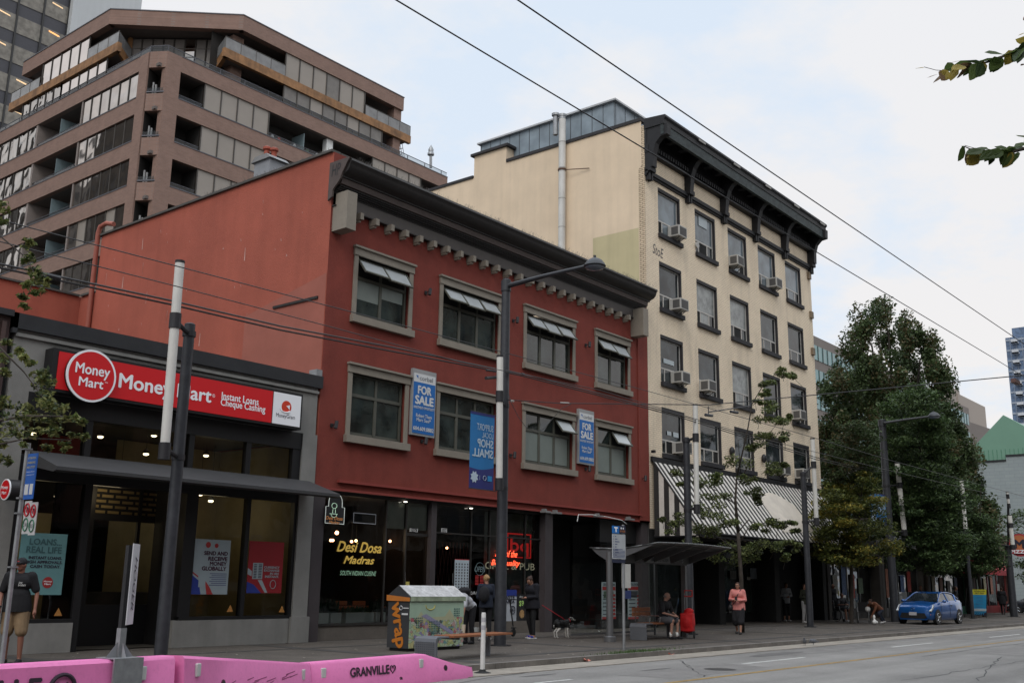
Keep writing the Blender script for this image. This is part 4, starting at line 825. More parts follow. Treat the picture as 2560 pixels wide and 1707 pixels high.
# ================================================================ STREET FURNITURE
# ---- traffic barriers
PK = mat('barrier_pink', (.78, .21, .47), .55, var=.06, scale=1.5, dirt=.12, bump=.1, bscale=20)
def barrier(label, P0, P1, h0, h1, taper=0.0, base=-.12):
    P0 = Vector(P0); P1 = Vector(P1); d = (P1-P0); Ln = d.length; rz = atan2(d.y, d.x)
    t = thing('traffic_barrier', label, 'barrier', (P0.x, P0.y, base), rz, 'pink concrete traffic barriers along the kerb lane')
    def sect(x, h, s=1.0):
        return [(x, -.21*s, 0), (x, -.205*s, .06), (x, -.17*s, .17+.02*h), (x, -.13*s, h-.03), (x, -.10*s, h), (x, .10*s, h), (x, .13*s, h-.03), (x, .17*s, .17+.02*h), (x, .205*s, .06), (x, .21*s, 0)]
    xs = [0.0, .02] + [Ln*(k/6) for k in range(1, 6)] + [Ln-.02, Ln]
    S = []
    for x in xs:
        h = h0+(h1-h0)*x/Ln; S.append(sect(x, h, .93 if x in (0.0, Ln) else 1))
    if taper:
        S = S[:-2]; S += [sect(Ln-taper, h1, 1), sect(Ln-taper+.12, h1-.03, 1), sect(Ln-.06, .16, .95), sect(Ln, .11, .85)]
        S = [s_ for s_ in S[:7] if s_[0][0] < Ln-taper] + S[-4:]
    m = MB()
    for s_ in S: m.v += s_
    k = 10
    for i in range(len(S)-1):
        for j in range(k-1): m.f.append((i*k+j, (i+1)*k+j, (i+1)*k+j+1, i*k+j+1)); m.mi.append(0)
    m.f.append(tuple(range(k))); m.f.append(tuple((len(S)-1)*k+j for j in range(k))[::-1]); m.mi += [0, 0]
    m.build('barrier_body', PK, t, local=True, smooth=True)
    return t, Ln
def face(x, z, h, off=0): # point on the street side of a barrier
    f_ = (z-.17)/(h-.2); return (x, -.17+.04*f_-off, z)
REF = mat('reflector_white', (.6, .6, .58), .4)
def reflector(t, x, h):
    MB().box(x-.05, x+.05, -.165-.0, -.125, h-.22, h-.08).build('reflector', REF, t, local=True, bevel=.012)
def hole(t, x, z, h, r=.05):
    y = face(x, z, h)[1]
    MB().lathe([(r*1.35, 0), (r*1.2, .012), (r, .012)], (x, y+.004, z), 16, (0, -1, .1)).build('lifting_hole', mat('hole_dark', (.09, .02, .05), .8), t, local=True); 
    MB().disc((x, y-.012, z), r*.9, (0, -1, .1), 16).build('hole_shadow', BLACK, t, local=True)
DT = mat('stencil_ink', (.035, .02, .035), .7, dirt=.3)
b1, l1 = barrier('pink barrier nearest the left edge, stencilled with large letters and a smiley', (2.6, 9.9, 0), (6.70, 10.15, 0), .81, .81)
reflector(b1, l1-.42, .81)
lettering('GRANVILLE', (l1-2.27, -.155, .57), RX, (0, .1, 1), 1.5, .22, DT, b1, bold=.03, local=True)
m = MB(); sx_ = l1-1.30
m.tube([(sx_+.13*cos(k), -.155, .57+.13*sin(k)) for k in np.linspace(0, 2*pi, 24)], .02, 6).tube([(sx_+.07*cos(k), -.155, .56+.06*sin(k)) for k in np.linspace(pi*1.1, pi*1.9, 8)], .014, 5)
m.ball((sx_-.05, -.15, .61), .016, 8, 6).ball((sx_+.05, -.15, .61), .016, 8, 6); m.build('smiley_stencil', DT, b1, local=True)
b2, l2 = barrier('pink barrier in the middle, sloping down from tall to low, scuffed and without letters', (6.77, 10.15, 0), (10.30, 12.22, 0), .81, .45)
reflector(b2, .3, .79); reflector(b2, l2-.35, .47); hole(b2, 1.0, .42, .72); hole(b2, 2.75, .22, .53)
m = MB(); random.seed(8)
for i in range(16):
    x_ = random.uniform(.7, 3.2); z_ = random.uniform(.3, .42); l_ = random.uniform(.05, .45); hh = .81-.36*x_/l2
    m.quad(face(x_, z_, hh, .003), face(x_+l_, z_+.02, hh, .003), face(x_+l_, z_+.028, hh, .003), face(x_, z_+.012, hh, .003))
m.build('scuffs', mat('scuff', (.3, .06, .17), .8), b2, local=True)
b3, l3 = barrier('low pink barrier with tapered end, stencilled GRANVILLE and a heart', (10.36, 12.24, 0), (14.45, 12.72, 0), .45, .45, taper=1.35)
reflector(b3, .25, .45); reflector(b3, 2.62, .46); hole(b3, 3.3, .2, .33, .04); hole(b3, 2.05, .075, .45, .05)
lettering('GRANVILLE', (1.30, -.162, .27), RX, (0, .12, 1), .93, .13, DT, b3, bold=.04, local=True)
m = MB(); hx = 1.86; pts = []
for k in np.linspace(0, 2*pi, 22): pts.append((hx+.0042*16*sin(k)**3, -.162, .27+.0042*(13*cos(k)-5*cos(2*k)-2*cos(3*k)-cos(4*k))))
m.tube(pts, .009, 5); m.build('heart_stencil', DT, b3, local=True)
# ---- sign post clamped on the barrier joint
q = at(298, 1642, Z=.70); t = thing('barrier_sign_post', 'narrow white sign board with black scrawl on a post clamped over the pink barrier', 'sign post', (q.x, q.y, .69))
GV = mat('galvanised_steel', (.32, .33, .34))
a = atan2(10.15-9.9, 4.1)
m = MB(); Mx = Matrix.Rotation(a, 4, 'Z')
def bx(x0, x1, y0, y1, z0, z1, mm_, nm, **k): return MB().box(x0, x1, y0, y1, z0, z1, M=Mx).build(nm, mm_, t, local=True, **k)
bx(-.17, .17, -.155, .15, .004, .012, GV, 'saddle_plate'); bx(-.17, .17, -.178, -.155, -.5, .012, GV, 'saddle_flap')
pl = mat('pale_gusset', (.32, .33, .35), .35, var=.1)
m = MB(); m.quad(Mx@Vector((-.16, 0, .012)), Mx@Vector((.16, 0, .012)), Mx@Vector((.03, 0, .17)), Mx@Vector((-.03, 0, .17))); m.quad(Mx@Vector((0, -.12, .012)), Mx@Vector((0, .12, .012)), Mx@Vector((0, .03, .17)), Mx@Vector((0, -.03, .17))); m.build('gusset', pl, t, local=True)
bx(-.035, .035, -.035, .035, .012, .30, GV, 'socket'); bx(-.03, .03, -.028, .028, .30, 1.14, BLACK, 'post')
# board seen nearly edge-on, turned towards the traffic
Mb = Matrix.Translation((.0, 0, 0)) @ Matrix.Rotation(radians(47), 4, 'Z')
bd = MB().box(-.02, .30, -.042, -.032, .33, 1.16, M=Mb).build('sign_board', mat('board_white', (.55, .56, .58), .5), t, local=True)
lettering('HOGER', Mb@Vector((.16, -.045, .75)), (Mb.to_3x3()@Vector((0, 0, -1))), (Mb.to_3x3()@Vector((1, 0, 0))), .55, .12, INK, bd, name='graffiti', local=True, shear=.3)
# ---- flexible bollard
q = at(1206, 1683, Z=-.12); t = thing('delineator_post', 'slim white flexible delineator post on black foot in the roadway', 'bollard', (q.x, q.y, -.12))
MB().lathe([(.16, 0), (.16, .02), (.07, .045), (.05, .08)], (0, 0, 0), 16).build('foot', RUBBER, t, local=True, smooth=True)
MB().lathe([(.045, .08), (.042, 1.06), (.035, 1.09)], (0, 0, 0), 14).build('tube', mat('delineator_white', (.62, .62, .6), .5, dirt=.1), t, local=True, smooth=True)
for z_ in (.78, .92): MB().lathe([(.0455, z_), (.0455, z_+.08)], (0, 0, 0), 14).build('reflective_band', mat('reflective_grey', (.4, .4, .42), .3), t, local=True)
# ---- litter compactor with painted wrap
X0, X1, Y0, Y1 = 17.08, 18.9, 16.72, 17.42
t = thing('waste_container', 'large gabled waste container, dark orange lettered side and painted comic city front', 'container', (X0, Y0, 0))
CG = mat('container_charcoal', (.045, .047, .05), .5, var=.15, dirt=.1)
zE = 1.08; zR = 1.42; YR_ = (Y0+Y1)/2
# front mural: patches of colour in a cell pattern
def mural(name, seed, cell=6.0, cols=None, bg_=(.36, .46, .30)):
    m = bpy.data.materials.new(name); m.use_nodes = True; t_ = m.node_tree; b = t_.nodes['Principled BSDF']; N = t_.nodes.new; L = t_.links.new; b.inputs['Roughness'].default_value = .55
    tc = N('ShaderNodeTexCoord'); mp = N('ShaderNodeMapping'); mp.inputs['Location'].default_value = (seed, seed*.7, 0); L(tc.outputs['Object'], mp.inputs[0])
    nz = N('ShaderNodeTexNoise'); nz.inputs['Scale'].default_value = 3; L(mp.outputs[0], nz.inputs['Vector'])
    va = N('ShaderNodeVectorMath'); va.operation = 'MULTIPLY_ADD'; va.inputs[1].default_value = (.35,)*3; L(nz.outputs['Color'], va.inputs[0]); L(mp.outputs[0], va.inputs[2])
    vo = N('ShaderNodeTexVoronoi'); vo.inputs['Scale'].default_value = cell; L(va.outputs[0], vo.inputs['Vector'])
    sp = N('ShaderNodeSeparateColor'); L(vo.outputs['Color'], sp.inputs[0])
    rp = N('ShaderNodeValToRGB'); rp.color_ramp.interpolation = 'CONSTANT'; L(sp.outputs[0], rp.inputs[0])
    cols = cols or [(0, bg_), (.30, (.34, .38, .16)), (.42, (.42, .26, .24)), (.52, (.24, .22, .38)), (.60, (.28, .38, .30)), (.70, (.45, .42, .20)), (.78, (.12, .25, .27)), (.84, (.38, .10, .12)), (.89, (.08, .09, .07)), (.93, (.45, .45, .40))]
    e = rp.color_ramp.elements; e[0].position = 0; e[0].color = cols[0][1]+(1,); e[1].position = cols[1][0]; e[1].color = cols[1][1]+(1,)
    for p_, c_ in cols[2:]: n_ = e.new(p_); n_.color = c_+(1,)
    ve = N('ShaderNodeTexVoronoi'); ve.feature = 'DISTANCE_TO_EDGE'; ve.inputs['Scale'].default_value = cell; L(va.outputs[0], ve.inputs['Vector'])
    mr_ = N('ShaderNodeMapRange'); mr_.inputs[1].default_value = .015; mr_.inputs[2].default_value = .03; mr_.inputs[3].default_value = .15; L(ve.outputs[0], mr_.inputs[0])
    sc_ = N('ShaderNodeVectorMath'); sc_.operation = 'SCALE'; L(rp.outputs[0], sc_.inputs[0]); L(mr_.outputs[0], sc_.inputs['Scale']); L(sc_.outputs[0], b.inputs['Base Color']); return m
MU = mural('mural_paint', 3.1, 12)
SK = mat('mural_mint', (.34, .46, .35), .55, var=.1)
MB().box(X0+.006, X1-.006, Y0+.012, Y1-.012, .06, zE).build('body', CG, t); MB().box(X0+.05, X1-.05, Y0+.06, Y1-.06, 0, .06).build('plinth', BLACK, t)
fm = MB().box(X0+.012, X1, Y0, Y0+.011, .07, .72).build('mural_front', MU, t); MB().box(X0+.012, X1, Y0, Y0+.011, .722, zE-.01).build('mural_sky', SK, t)
m = MB()  # painted ring, mountains and bridge band
m.tube([(17.75+.15*cos(k), Y0-.001, .98+.09*sin(k)) for k in np.linspace(pi*.95, 2.05*pi, 16)], .012, 4)
m.build('painted_ring', mat('mural_yellow', (.5, .42, .08), .6), fm)
MB().prism([(17.3, .70), (17.45, .86), (17.58, .72), (18.25, .74), (18.40, .90), (18.55, .74), (18.6, .66), (17.3, .66)], Y0-.003, Y0-.001, 'y').build('painted_hills', mat('mural_pale', (.42, .42, .27), .6, var=.1), fm)
MB().prism([(17.45, .76), (17.62, .80), (18.55, .40), (18.52, .32)], Y0-.006, Y0-.004, 'y').build('painted_bridge', mat('mural_lilac', (.26, .25, .36), .6, var=.2, scale=30), fm)
m = MB(); random.seed(12)
for (gx, gz, nx, nz_) in ((18.55, .74, 4, 4), (17.72, .36, 7, 6), (17.3, .5, 4, 5)):
    for i in range(nx):
        for j in range(nz_): m.box(gx+i*.055, gx+i*.055+.03, Y0-.009, Y0-.007, gz+j*.05, gz+j*.05+.028)
m.build('painted_windows', mat('mural_ink_teal', (.05, .12, .12), .6), fm)
lid = MB().prism([(Y0-.02, zE), (Y1+.02, zE), (Y1+.02, zE+.10), (YR_, zR), (Y0-.02, zE+.10)], X0-.02, X1+.03).build('lid', CG, t)
MB().quad((X0-.0, Y0-.03, zE+.105), (X1+.03, Y0-.03, zE+.105), (X1+.03, YR_, zR+.006), (X0-.0, YR_, zR+.006)).build('lid_top', mat('chipped_white', (.5, .5, .5), .6, var=.25, scale=5, dirt=.5), t)
MB().box(X0-.0, X1+.035, Y0-.03, Y0-.021, zE, zE+.10).build('lid_edge', mat('mural_mint2', (.30, .36, .25), .6, var=.4, scale=4), t)
MB().quad((X0-.024, Y1+.02, zE+.0), (X0-.024, Y0-.02, zE+.0), (X0-.024, Y0-.02, zE+.08), (X0-.024, Y1+.02, zE+.13)).build('orange_band', mat('orange_paint', (.5, .17, .03), .6, var=.1), t)
OP = mat('orange_letter', (.52, .17, .02), .6, var=.1)
lettering('wrap', (X0-.003, (Y0+Y1)/2+.06, .55), Vector((0, -.22, -1)), Vector((0, -1, .22)), .98, .33, OP, t, bold=.035)
m = MB(); m.tube([(X0-.004, Y0+.27+.045*cos(k), .93+.045*sin(k)) for k in np.linspace(0, 2*pi, 14)], .008, 4); m.box(X0-.006, X0-.001, Y0+.03, Y0+.2, .92, .94).box(X0-.006, X0-.001, Y0+.05, Y0+.24, .78, .82); m.build('white_marks', mat('sale_white', (.6, .6, .6)), t)
# ---- benches
WD = mat('bench_wood', (.26, .095, .04), .55, var=.2, scale=8, bump=.2); BM_ = mat('bench_metal', (.17, .18, .20), .45, metal=.3, var=.1, dirt=.1)
def bench(label, P, rz, Ls, seat_from, back, perf=False):
    t = thing('park_bench', label, 'bench', P, rz, 'street benches with grey metal ends and wooden slats')
    W_ = .52
    # looped metal end at x=0: upright, rounded shoulder, top running inward
    prof = [(0.03, 0), (0.0, .36), (.02, .43), (.08, .46), (.45, .46), (.45, .43), (.11, .43), (.07, .40), (.09, 0)]
    MB().prism([(p[0], p[1]) for p in prof], -W_/2, W_/2, 'y').build('metal_end', BM_, t, local=True, bevel=.006)
    if perf:
        m = MB()
        for i in range(9):
            for j in range(8): m.disc((-.004+.0012*j*0+.002, -W_/2+.05+.052*i, .06+.042*j), .011, (-1, 0, 0), 6)
        m.build('perforation', BLACK, t, local=True)
    for k in range(4): MB().box(seat_from, Ls, -W_/2+.01+k*.13, -W_/2+.12+k*.13, .425, .465).build('seat_slat', WD, t, local=True, bevel=.005)
    MB().box(Ls*.78, Ls*.78+.06, -.05, .05, 0, .38).box(Ls*.3, Ls*.3+.04, -.22, .22, .38, .424).build('leg', BM_, t, local=True)
    if back:
        for k in range(2): MB().box(seat_from-.25, seat_from+.75, W_/2-.02, W_/2+.02, .64+k*.13, .755+k*.13).build('back_slat', WD, t, local=True, bevel=.005)
        m = MB()
        for x_ in (seat_from-.05, seat_from+.55): m.tube([(x_, -.18, .465), (x_, -.2, .62), (x_, -.16, .65), (x_, W_/2-.03, .66)], .015, 6).tube([(x_, W_/2, .46), (x_, W_/2+.03, .86)], .018, 6)
        m.build('armrest', CHROME, t, local=True)
    return t
pA = at(1095, 1634, Z=0); pB = at(1262, 1580, Z=.46)
bench1 = bench('backless wood topped bench with perforated metal end, beside the painted container', (15.32, 14.55, 0), atan2(.3, 2.75), 2.8, .62, False, True)
bench2 = bench('bench with wooden backrest inside the bus shelter, under the seated bald man', (25.9, 16.32, 0), radians(2), 2.3, .42, True)
# things on bench 1
R1 = px((700, 1350), 3.92)
for (x_, y_, nm, lab, col, r, h) in ((1797, 905, 'drinking_glass', 'pint glass of pale drink on the wooden bench top', (.5, .45, .36), .045, .17), (1760, 905, 'tray', 'small tin tray holder standing on the bench beside the pale drink', (.3, .3, .3), .06, .05), (2010, 895, 'metal_cup', 'shiny metal cup lying on the bench near its right end', (.5, .45, .4), .04, .08), (1925, 893, 'glass_jar', 'low clear jar on the bench left of the white post', (.3, .32, .32), .06, .09)):
    q = at(*R1(x_, y_), Z=.47); t = MB().lathe([(r*.8, 0), (r, h), (r*.9, h), (r*.75, .01)], (q.x, q.y, .467), 14).build(nm, mat(nm+'_mat', col, .2, var=.1), smooth=True); tag(t, lab, 'cup' if 'tray' not in nm else 'tray')
# ---- lamp posts with light tubes
TUBE = mat('light_tube', (.62, .61, .57), .45, var=.06, scale=4); CL = mat('clamp_dark', (.025, .025, .028), .5)
def post(name, label, base, h, r0, r1, tubes, arm=None, group='dark street poles carrying white light tubes'):
    t = thing(name, label, 'street lamp' if arm else 'light pole', base, 0, group)
    b = Vector(base)
    MB().lathe([(r0*1.9, 0), (r0*1.9, .02)], b, 20).build('base_plate', CL, t)
    MB().lathe([(r0*1.02, 0), (r0*1.02, 1.0), (r0, 1.05), (r1, h), (r1*.7, h+.02)], b, 18).build('pole', POLE, t, smooth=True)
    for (A, B, rt) in tubes:
        A = Vector(A); B = Vector(B); d = (A-B); L_ = d.length; u = d.normalized()
        tb = MB().tube([B, A], rt, 14).build('light_tube', TUBE, t, smooth=True)
        MB().tube([A, A+u*.05], rt*1.05, 14).build('tube_cap', BLACK, tb)
        for f in (0.0, .68):
            c = B + u*(L_*f); MB().tube([c-u*.14, c+u*.14] if f else [c-u*.2, c+u*.1], rt*1.25, 14).build('clamp', CL, t, smooth=True)
            zc_ = c.z-.1; zc2 = min(zc_+.02, b.z+h-.1); MB().tube([c, Vector((b.x, b.y, zc2))], .045, 8).tube([(b.x, b.y, zc2-.05), (b.x, b.y, zc2+.05)], r1*1.25, 14).build('bracket', CL, t)
    if arm:
        A = Vector(arm); top = Vector((b.x, b.y, b.z+h-.18))
        MB().tube([top, top+(A-top)*.5+Vector((0, 0, .02)), A], [.07, .055, .045], 10).tube([top-Vector((0, 0, .14)), top+Vector((0, 0, .14))], r1*1.2, 14).build('lamp_arm', POLE, t, smooth=True)
        d = (A-top); d.z = 0; d.normalize(); c = A+d*.3
        MB().lathe([(.0, .21), (.09, .2), (.18, .15), (.25, .06), (.28, 0), (.25, -.02)], c-Vector((0, 0, .06)), 22).tube([c+Vector((0, 0, .12)), c+Vector((0, 0, .22))], .035, 8).build('lamp_head', POLE, t, smooth=True)
        MB().lathe([(.24, 0), (.21, -.04), (.1, -.07), (.01, -.08)], c-Vector((0, 0, .085)), 18).build('lamp_lens', mat('lens_glass', (.12, .14, .18), .1, spec=.9), t, smooth=True)
    return t
pA_ = post('light_pole', 'thick dark light pole in front of the loan shop sign with tall white tube', (10.93, 16.8, 0), 6.2, .115, .1, [((10.34, 16.4, 7.19), (10.38, 16.4, 3.75), .085)])
q1 = at(1250, 893, Y=16.5); q2 = at(1248, 1205, Y=16.5)
pB_ = post('street_lamp', 'tall dark street lamp with dome head before the red building, banner on its left', (20.6, 17.0, 0), 9.45, .15, .115, [(q1, q2, .085)], arm=(20.25, 14.15, 9.22))
def tp_(x, y, Y): return at(x, y, Y=Y)
Y_ = 17.2
post('light_pole', 'dark light pole with white tube right of the bus shelter, before the striped awning', (tp_(1722, 1380, Y_).x, Y_, 0), 6.35, .13, .11, [(tp_(1738, 1014, Y_-.35), tp_(1742, 1268, Y_-.35), .085)])
Y_ = 17.6; X_ = at(2018, 1400, Y=Y_).x
post('light_pole', 'dark light pole with white tube between thin tree and yellow green tree', (X_, Y_, 0), at(2008, 1180, Y=Y_).z, .13, .11, [(tp_(2031, 1098, Y_-.35), tp_(2041, 1300, Y_-.35), .09)])
Y_ = 18.0; X_ = at(2235, 1500, Y=Y_).x; hh = at(2207, 1050, Y=Y_).z
q = at(2330, 1037, Y=Y_)
post('street_lamp', 'far dark street lamp with dome head among the trees, blue banner on its left', (X_, Y_, 0), hh, .2, .17, [(tp_(2243, 1158, Y_-.4), tp_(2261, 1328, Y_-.4), .12)], arm=(at(2330, 1042, Y=Y_-3.4).x-.2, Y_-3.4, at(2330, 1042, Y=Y_-3.4).z))
Y_ = 17.5; X_ = at(2427, 1480, Y=Y_).x
post('light_pole', 'slim far light pole half hidden by the green tree, second from the right', (X_, Y_, 0), at(2410, 1220, Y=Y_).z, .1, .08, [(tp_(2404, 1202, Y_-.4), tp_(2414, 1325, Y_-.4), .11)])
X_ = at(2530, 1480, Y=17.2).x
post('light_pole', 'thick far light pole at the right edge beside the red awning', (X_, 17.2, 0), at(2515, 1362, Y=17.2).z, .22, .2, [(tp_(2524, 1288, 16.8), tp_(2532, 1365, 16.8), .13), (tp_(2518, 1230, 16.8), tp_(2522, 1262, 16.8), .08)])
# ---- banners
BB = mat('banner_blue', (.02, .17, .42), .6, var=.06); BN = mat('banner_navy', (.03, .035, .17), .6, var=.06); BW = mat('banner_white', (.48, .58, .66), .6, var=0)
def banner(label, x, y, z0, z1, w_, full=True, dirv=(-1, 0)):
    """hangs beside a pole, seen from behind so the words read mirrored"""
    t = thing('street_banner', label, 'banner', (x, y, z0), group='blue banners on the street lamps')
    H_ = z1-z0; Dx, Dy = dirv; r_ = Vector((-Dx, -Dy, 0)).normalized()    # runs back towards the pole
    def P(u, v, o=0): return Vector((x, y, 0)) + Vector((Dx, Dy, 0))*(w_*(1-u)) + Vector((0, 0, z0+H_*v)) + r_.cross(Vector((0, 0, 1)))*o
    m = MB()
    n = 10
    def bot(u): return .27 - .03*sin(u*pi)+.03*u
    for i in range(n):
        u0, u1 = i/n, (i+1)/n; m.quad(P(u0, bot(u0)), P(u1, bot(u1)), P(u1, 1), P(u0, 1))
    m.build('blue_cloth', BB, t); m = MB()
    for i in range(n):
        u0, u1 = i/n, (i+1)/n; m.quad(P(u0, 0), P(u1, 0), P(u1, bot(u1)), P(u0, bot(u0)))
    m.build('navy_cloth', BN, t); MB().quad(P(0, .965, .006), P(1, .965, .006), P(1, 1, .006), P(0, 1, .006)).build('hem', BN, t)
    for s, v, ww, hh_, bd in (('SUPPORT', .81, .68, .085, 0), ('LOCAL', .71, .46, .07, 0), ('SHOP', .60, .64, .105, .03), ('SMALL', .47, .84, .105, .03)):
        c = P(1-.06-ww/2, v, .008); lettering(s, c, -r_, UZ, ww*w_, hh_*H_, BW, t, bold=bd, off=-.004)
    for v, in ((.15,),):
        m = MB(); c = P(.2, v, .012); m.v += [tuple(c + r_*(.085*w_/.6*(1.2 if k % 2 else .8)*cos(k*pi/8)) + Vector((0, 0, .085*w_/.6*(1.2 if k % 2 else .8)*sin(k*pi/8)))) for k in range(16)]; m.f.append(tuple(range(16))); m.mi.append(0)
        m.tube([P(.42, v-.03, .012), P(.42, v+.03, .012)], .004, 4); m.build('white_emblem', BW, t)
        MB().quad(P(.74, v-.035, .012), P(.92, v-.035, .012), P(.92, v+.035, .012), P(.74, v+.035, .012)).build('square_emblem', mat('banner_sky', (.03, .25, .55), .6), t)
        m = MB(); m.tube([P(.62, v, .012)+r_*.06*cos(k)+Vector((0, 0, .06*sin(k))) for k in np.linspace(0, 2*pi, 12)], .006, 4); m.build('ring_emblem', BW, t)
    MB().tube([P(0, 1), P(1.12, 1)], .012, 6).tube([P(0, 0), P(1.12, 0)], .012, 6).build('banner_rod', CL, t)
bz = 16.9
a = at(1178, 1026, Y=bz); b = at(1178, 1225, Y=bz); c = at(1238, 1030, Y=bz)
banner('blue banner SUPPORT LOCAL SHOP SMALL seen from behind, on the nearest street lamp', c.x-.02, bz, b.z+.05, a.z, c.x-a.x, dirv=(-1, 0))
a = at(2172, 1228, Y=17.9); b = at(2172, 1310, Y=17.9); c = at(2212, 1228, Y=17.9)
banner('blue mirrored banner on the far street lamp, partly behind leaves', c.x, 17.9, b.z, a.z, c.x-a.x, dirv=(-1, 0))
# ---- bus shelter
t = thing('bus_shelter', 'bus shelter with curved grey glass roof on round posts', 'shelter', (26, 17, 0)); SM = mat('shelter_metal', (.10, .10, .105), .45, var=.1); 
xL = 24.5; xR = 30.6
SC = px((1250, 1200), 3.0925)
MB().lathe([(.17, 0), (.17, .13), (.15, .15)], (24.51, 16.33, 0), 20).lathe([(.095, .15), (.085, 2.4)], (24.51, 16.33, 0), 18).build('round_post', mat('post_metal', (.16, .16, .165), .4, metal=.4, var=.1), t, smooth=True)
q = at(1715, 1560, Y=17.0)
MB().box(28.72, 28.85, 16.35, 16.5, 0, 2.3).build('square_post', mat('post_metal', (.2, .2, .2)), t)
# roof: a wing that rises towards the street, on curved ribs
XA, XZ = 24.58, 28.8
PRF = [(14.8, 2.66), (15.3, 2.59), (15.8, 2.53), (16.3, 2.50), (16.7, 2.51), (17.05, 2.54)]
rf = MB(); n = 10
for i in range(n):
    for j in range(5):
        def P(i, j): u = i/n; return (XA+(XZ-XA)*u+(PRF[j][0]-16.6)*(.06 if u < .5 else -.1)*0, PRF[j][0], PRF[j][1]+.035*sin(pi*u))
        rf.quad(P(i, j), P(i+1, j), P(i+1, j+1), P(i, j+1))
o = rf.build('roof_glass', mat('smoked_panel', (.085, .09, .09), .3, var=.1, spec=.8), t, smooth=True)
sm = o.modifiers.new('thick', 'SOLIDIFY'); sm.thickness = .03
m = MB()
for k in range(5): X = XA+.02+(XZ-XA-.1)*k/4; m.prism([(14.85, 2.63), (15.9, 2.49), (17.0, 2.51), (16.8, 2.34), (16.5, 2.18), (16.2, 2.17), (15.5, 2.40)], X, X+.05)
split(m, 'roof_rib', SM, t)
MB().box(24.55, 28.9, 16.35, 16.48, 2.13, 2.19).build('roof_beam', SM, t)
lb = MB().prism([(26.15, 2.16), (27.6, 2.16), (27.55, 2.36), (26.75, 2.36)], 16.2, 16.25, 'y').build('fascia_panel', mat('sign_pale_grey', (.24, .25, .25), .5), t)
lettering('GRANVILLE & NELSON', (26.95, 16.195, 2.25), RX, UZ, 1.0, .10, INK, lb)
fb = MB().box(27.85, 28.75, 16.2, 16.25, 2.16, 2.36).build('fascia_block', mat('shelter_block', (.09, .09, .09), .5), t); lettering('5', (28.3, 16.195, 2.26), RX, UZ, .1, .15, mat('sign_pale_grey', (.3, .3, .3)), fb)
MB().box(24.9, 26.0, 16.2, 16.25, 2.16, 2.36).build('fascia_block', mat('shelter_block', (.07, .07, .07), .5), t)
SHG = glass_clear('shelter_glass', (.72, .76, .74), .8)
for a, b in ((24.6, 26.1), (26.15, 27.6), (27.65, 29.1)): MB().quad((a, 17.7, .15), (b, 17.7, .15), (b, 17.7, 2.3), (a, 17.7, 2.3)).build('back_glass', SHG, t)
MB().quad((28.8, 16.5, .15), (28.8, 17.65, .15), (28.8, 17.65, 2.25), (28.8, 16.5, 2.25)).build('side_glass', SHG, t)
split(MB().box(29.1, 29.15, 17.68, 17.73, 0, 2.4).box(24.6, 29.1, 17.69, 17.72, .1, .15), 'frame_post', SM, t)
# ---- bus stop pole
q0 = at(1560, 1624, Z=0); t = thing('bus_stop_pole', 'thin steel bus stop pole with blue T sign and route list', 'sign post', (q0.x, q0.y, 0)); YB_ = q0.y-.03
topz = at(1567, 1312, Y=q0.y).z
MB().tube([(q0.x, q0.y, 0), (q0.x, q0.y, topz)], .035, 10).build('pole', mat('galvanised_steel', (.3, .3, .3)), t, smooth=True)
def panel(x0, y0, x1, y1, nm, mm_, thick=.012, par=None, dy=0):
    A = at(*z6(x0, y0), Y=YB_-dy); B = at(*z6(x1, y1), Y=YB_-dy); return MB().box(A.x, B.x, YB_-thick-dy, YB_-dy, B.z, A.z).build(nm, mm_, par or t), A, B
p_, A, B = panel(866, 350, 918, 412, 'blue_panel', mat('transit_blue', (.01, .16, .5), .5)); lettering('T', ((A.x+B.x)/2, YB_-.014, (A.z+B.z)/2), RX, UZ, (B.x-A.x)*.5, (A.z-B.z)*.6, SWH, p_, bold=.05)
p_, A, B = panel(918, 350, 968, 412, 'dark_panel', mat('navy_panel', (.015, .02, .05), .5)); lettering('61628', ((A.x+B.x)/2, YB_-.014, B.z+.05), RX, UZ, (B.x-A.x)*.8, .05, mat('orange_letter', (.5, .2, .02)), p_)
MB().disc((A.x+(B.x-A.x)*.3, YB_-.014, A.z-.06), .025).disc((A.x+(B.x-A.x)*.62, YB_-.014, A.z-.06), .025).build('round_symbols', SWH, p_)
p_, A, B = panel(866, 413, 968, 610, 'route_list', mat('list_grey', (.42, .44, .46), .5))
m = MB()
for k in range(8): zz = A.z-.05-.062*k; m.box(A.x+.03, A.x+.05, YB_-.015, YB_-.012, zz-.015, zz+.0).box(A.x+.11, A.x+.11+[.05, .1, .19, .1, .06, .12, .16, .08][k], YB_-.015, YB_-.012, zz-.015, zz+.005)
for k in range(7): zz = B.z+.03+.032*k; m.box(A.x+.02, B.x-.03-(.1 if k == 6 else 0), YB_-.015, YB_-.012, zz, zz+.012)
m.build('route_text', mat('faint_ink', (.08, .1, .2)), p_); panel(866, 610, 966, 640, 'navy_panel', mat('navy_panel', (.01, .02, .1)))
p_, A, B = panel(940, 645, 1006, 832, 'timetable_board', mat('board_cream', (.5, .49, .46), .6), .02, None, -.06)
panel(945, 852, 1010, 915, 'blue_number_plate', mat('navy_blue_plate', (.015, .03, .12), .5), .012, None, -.05)
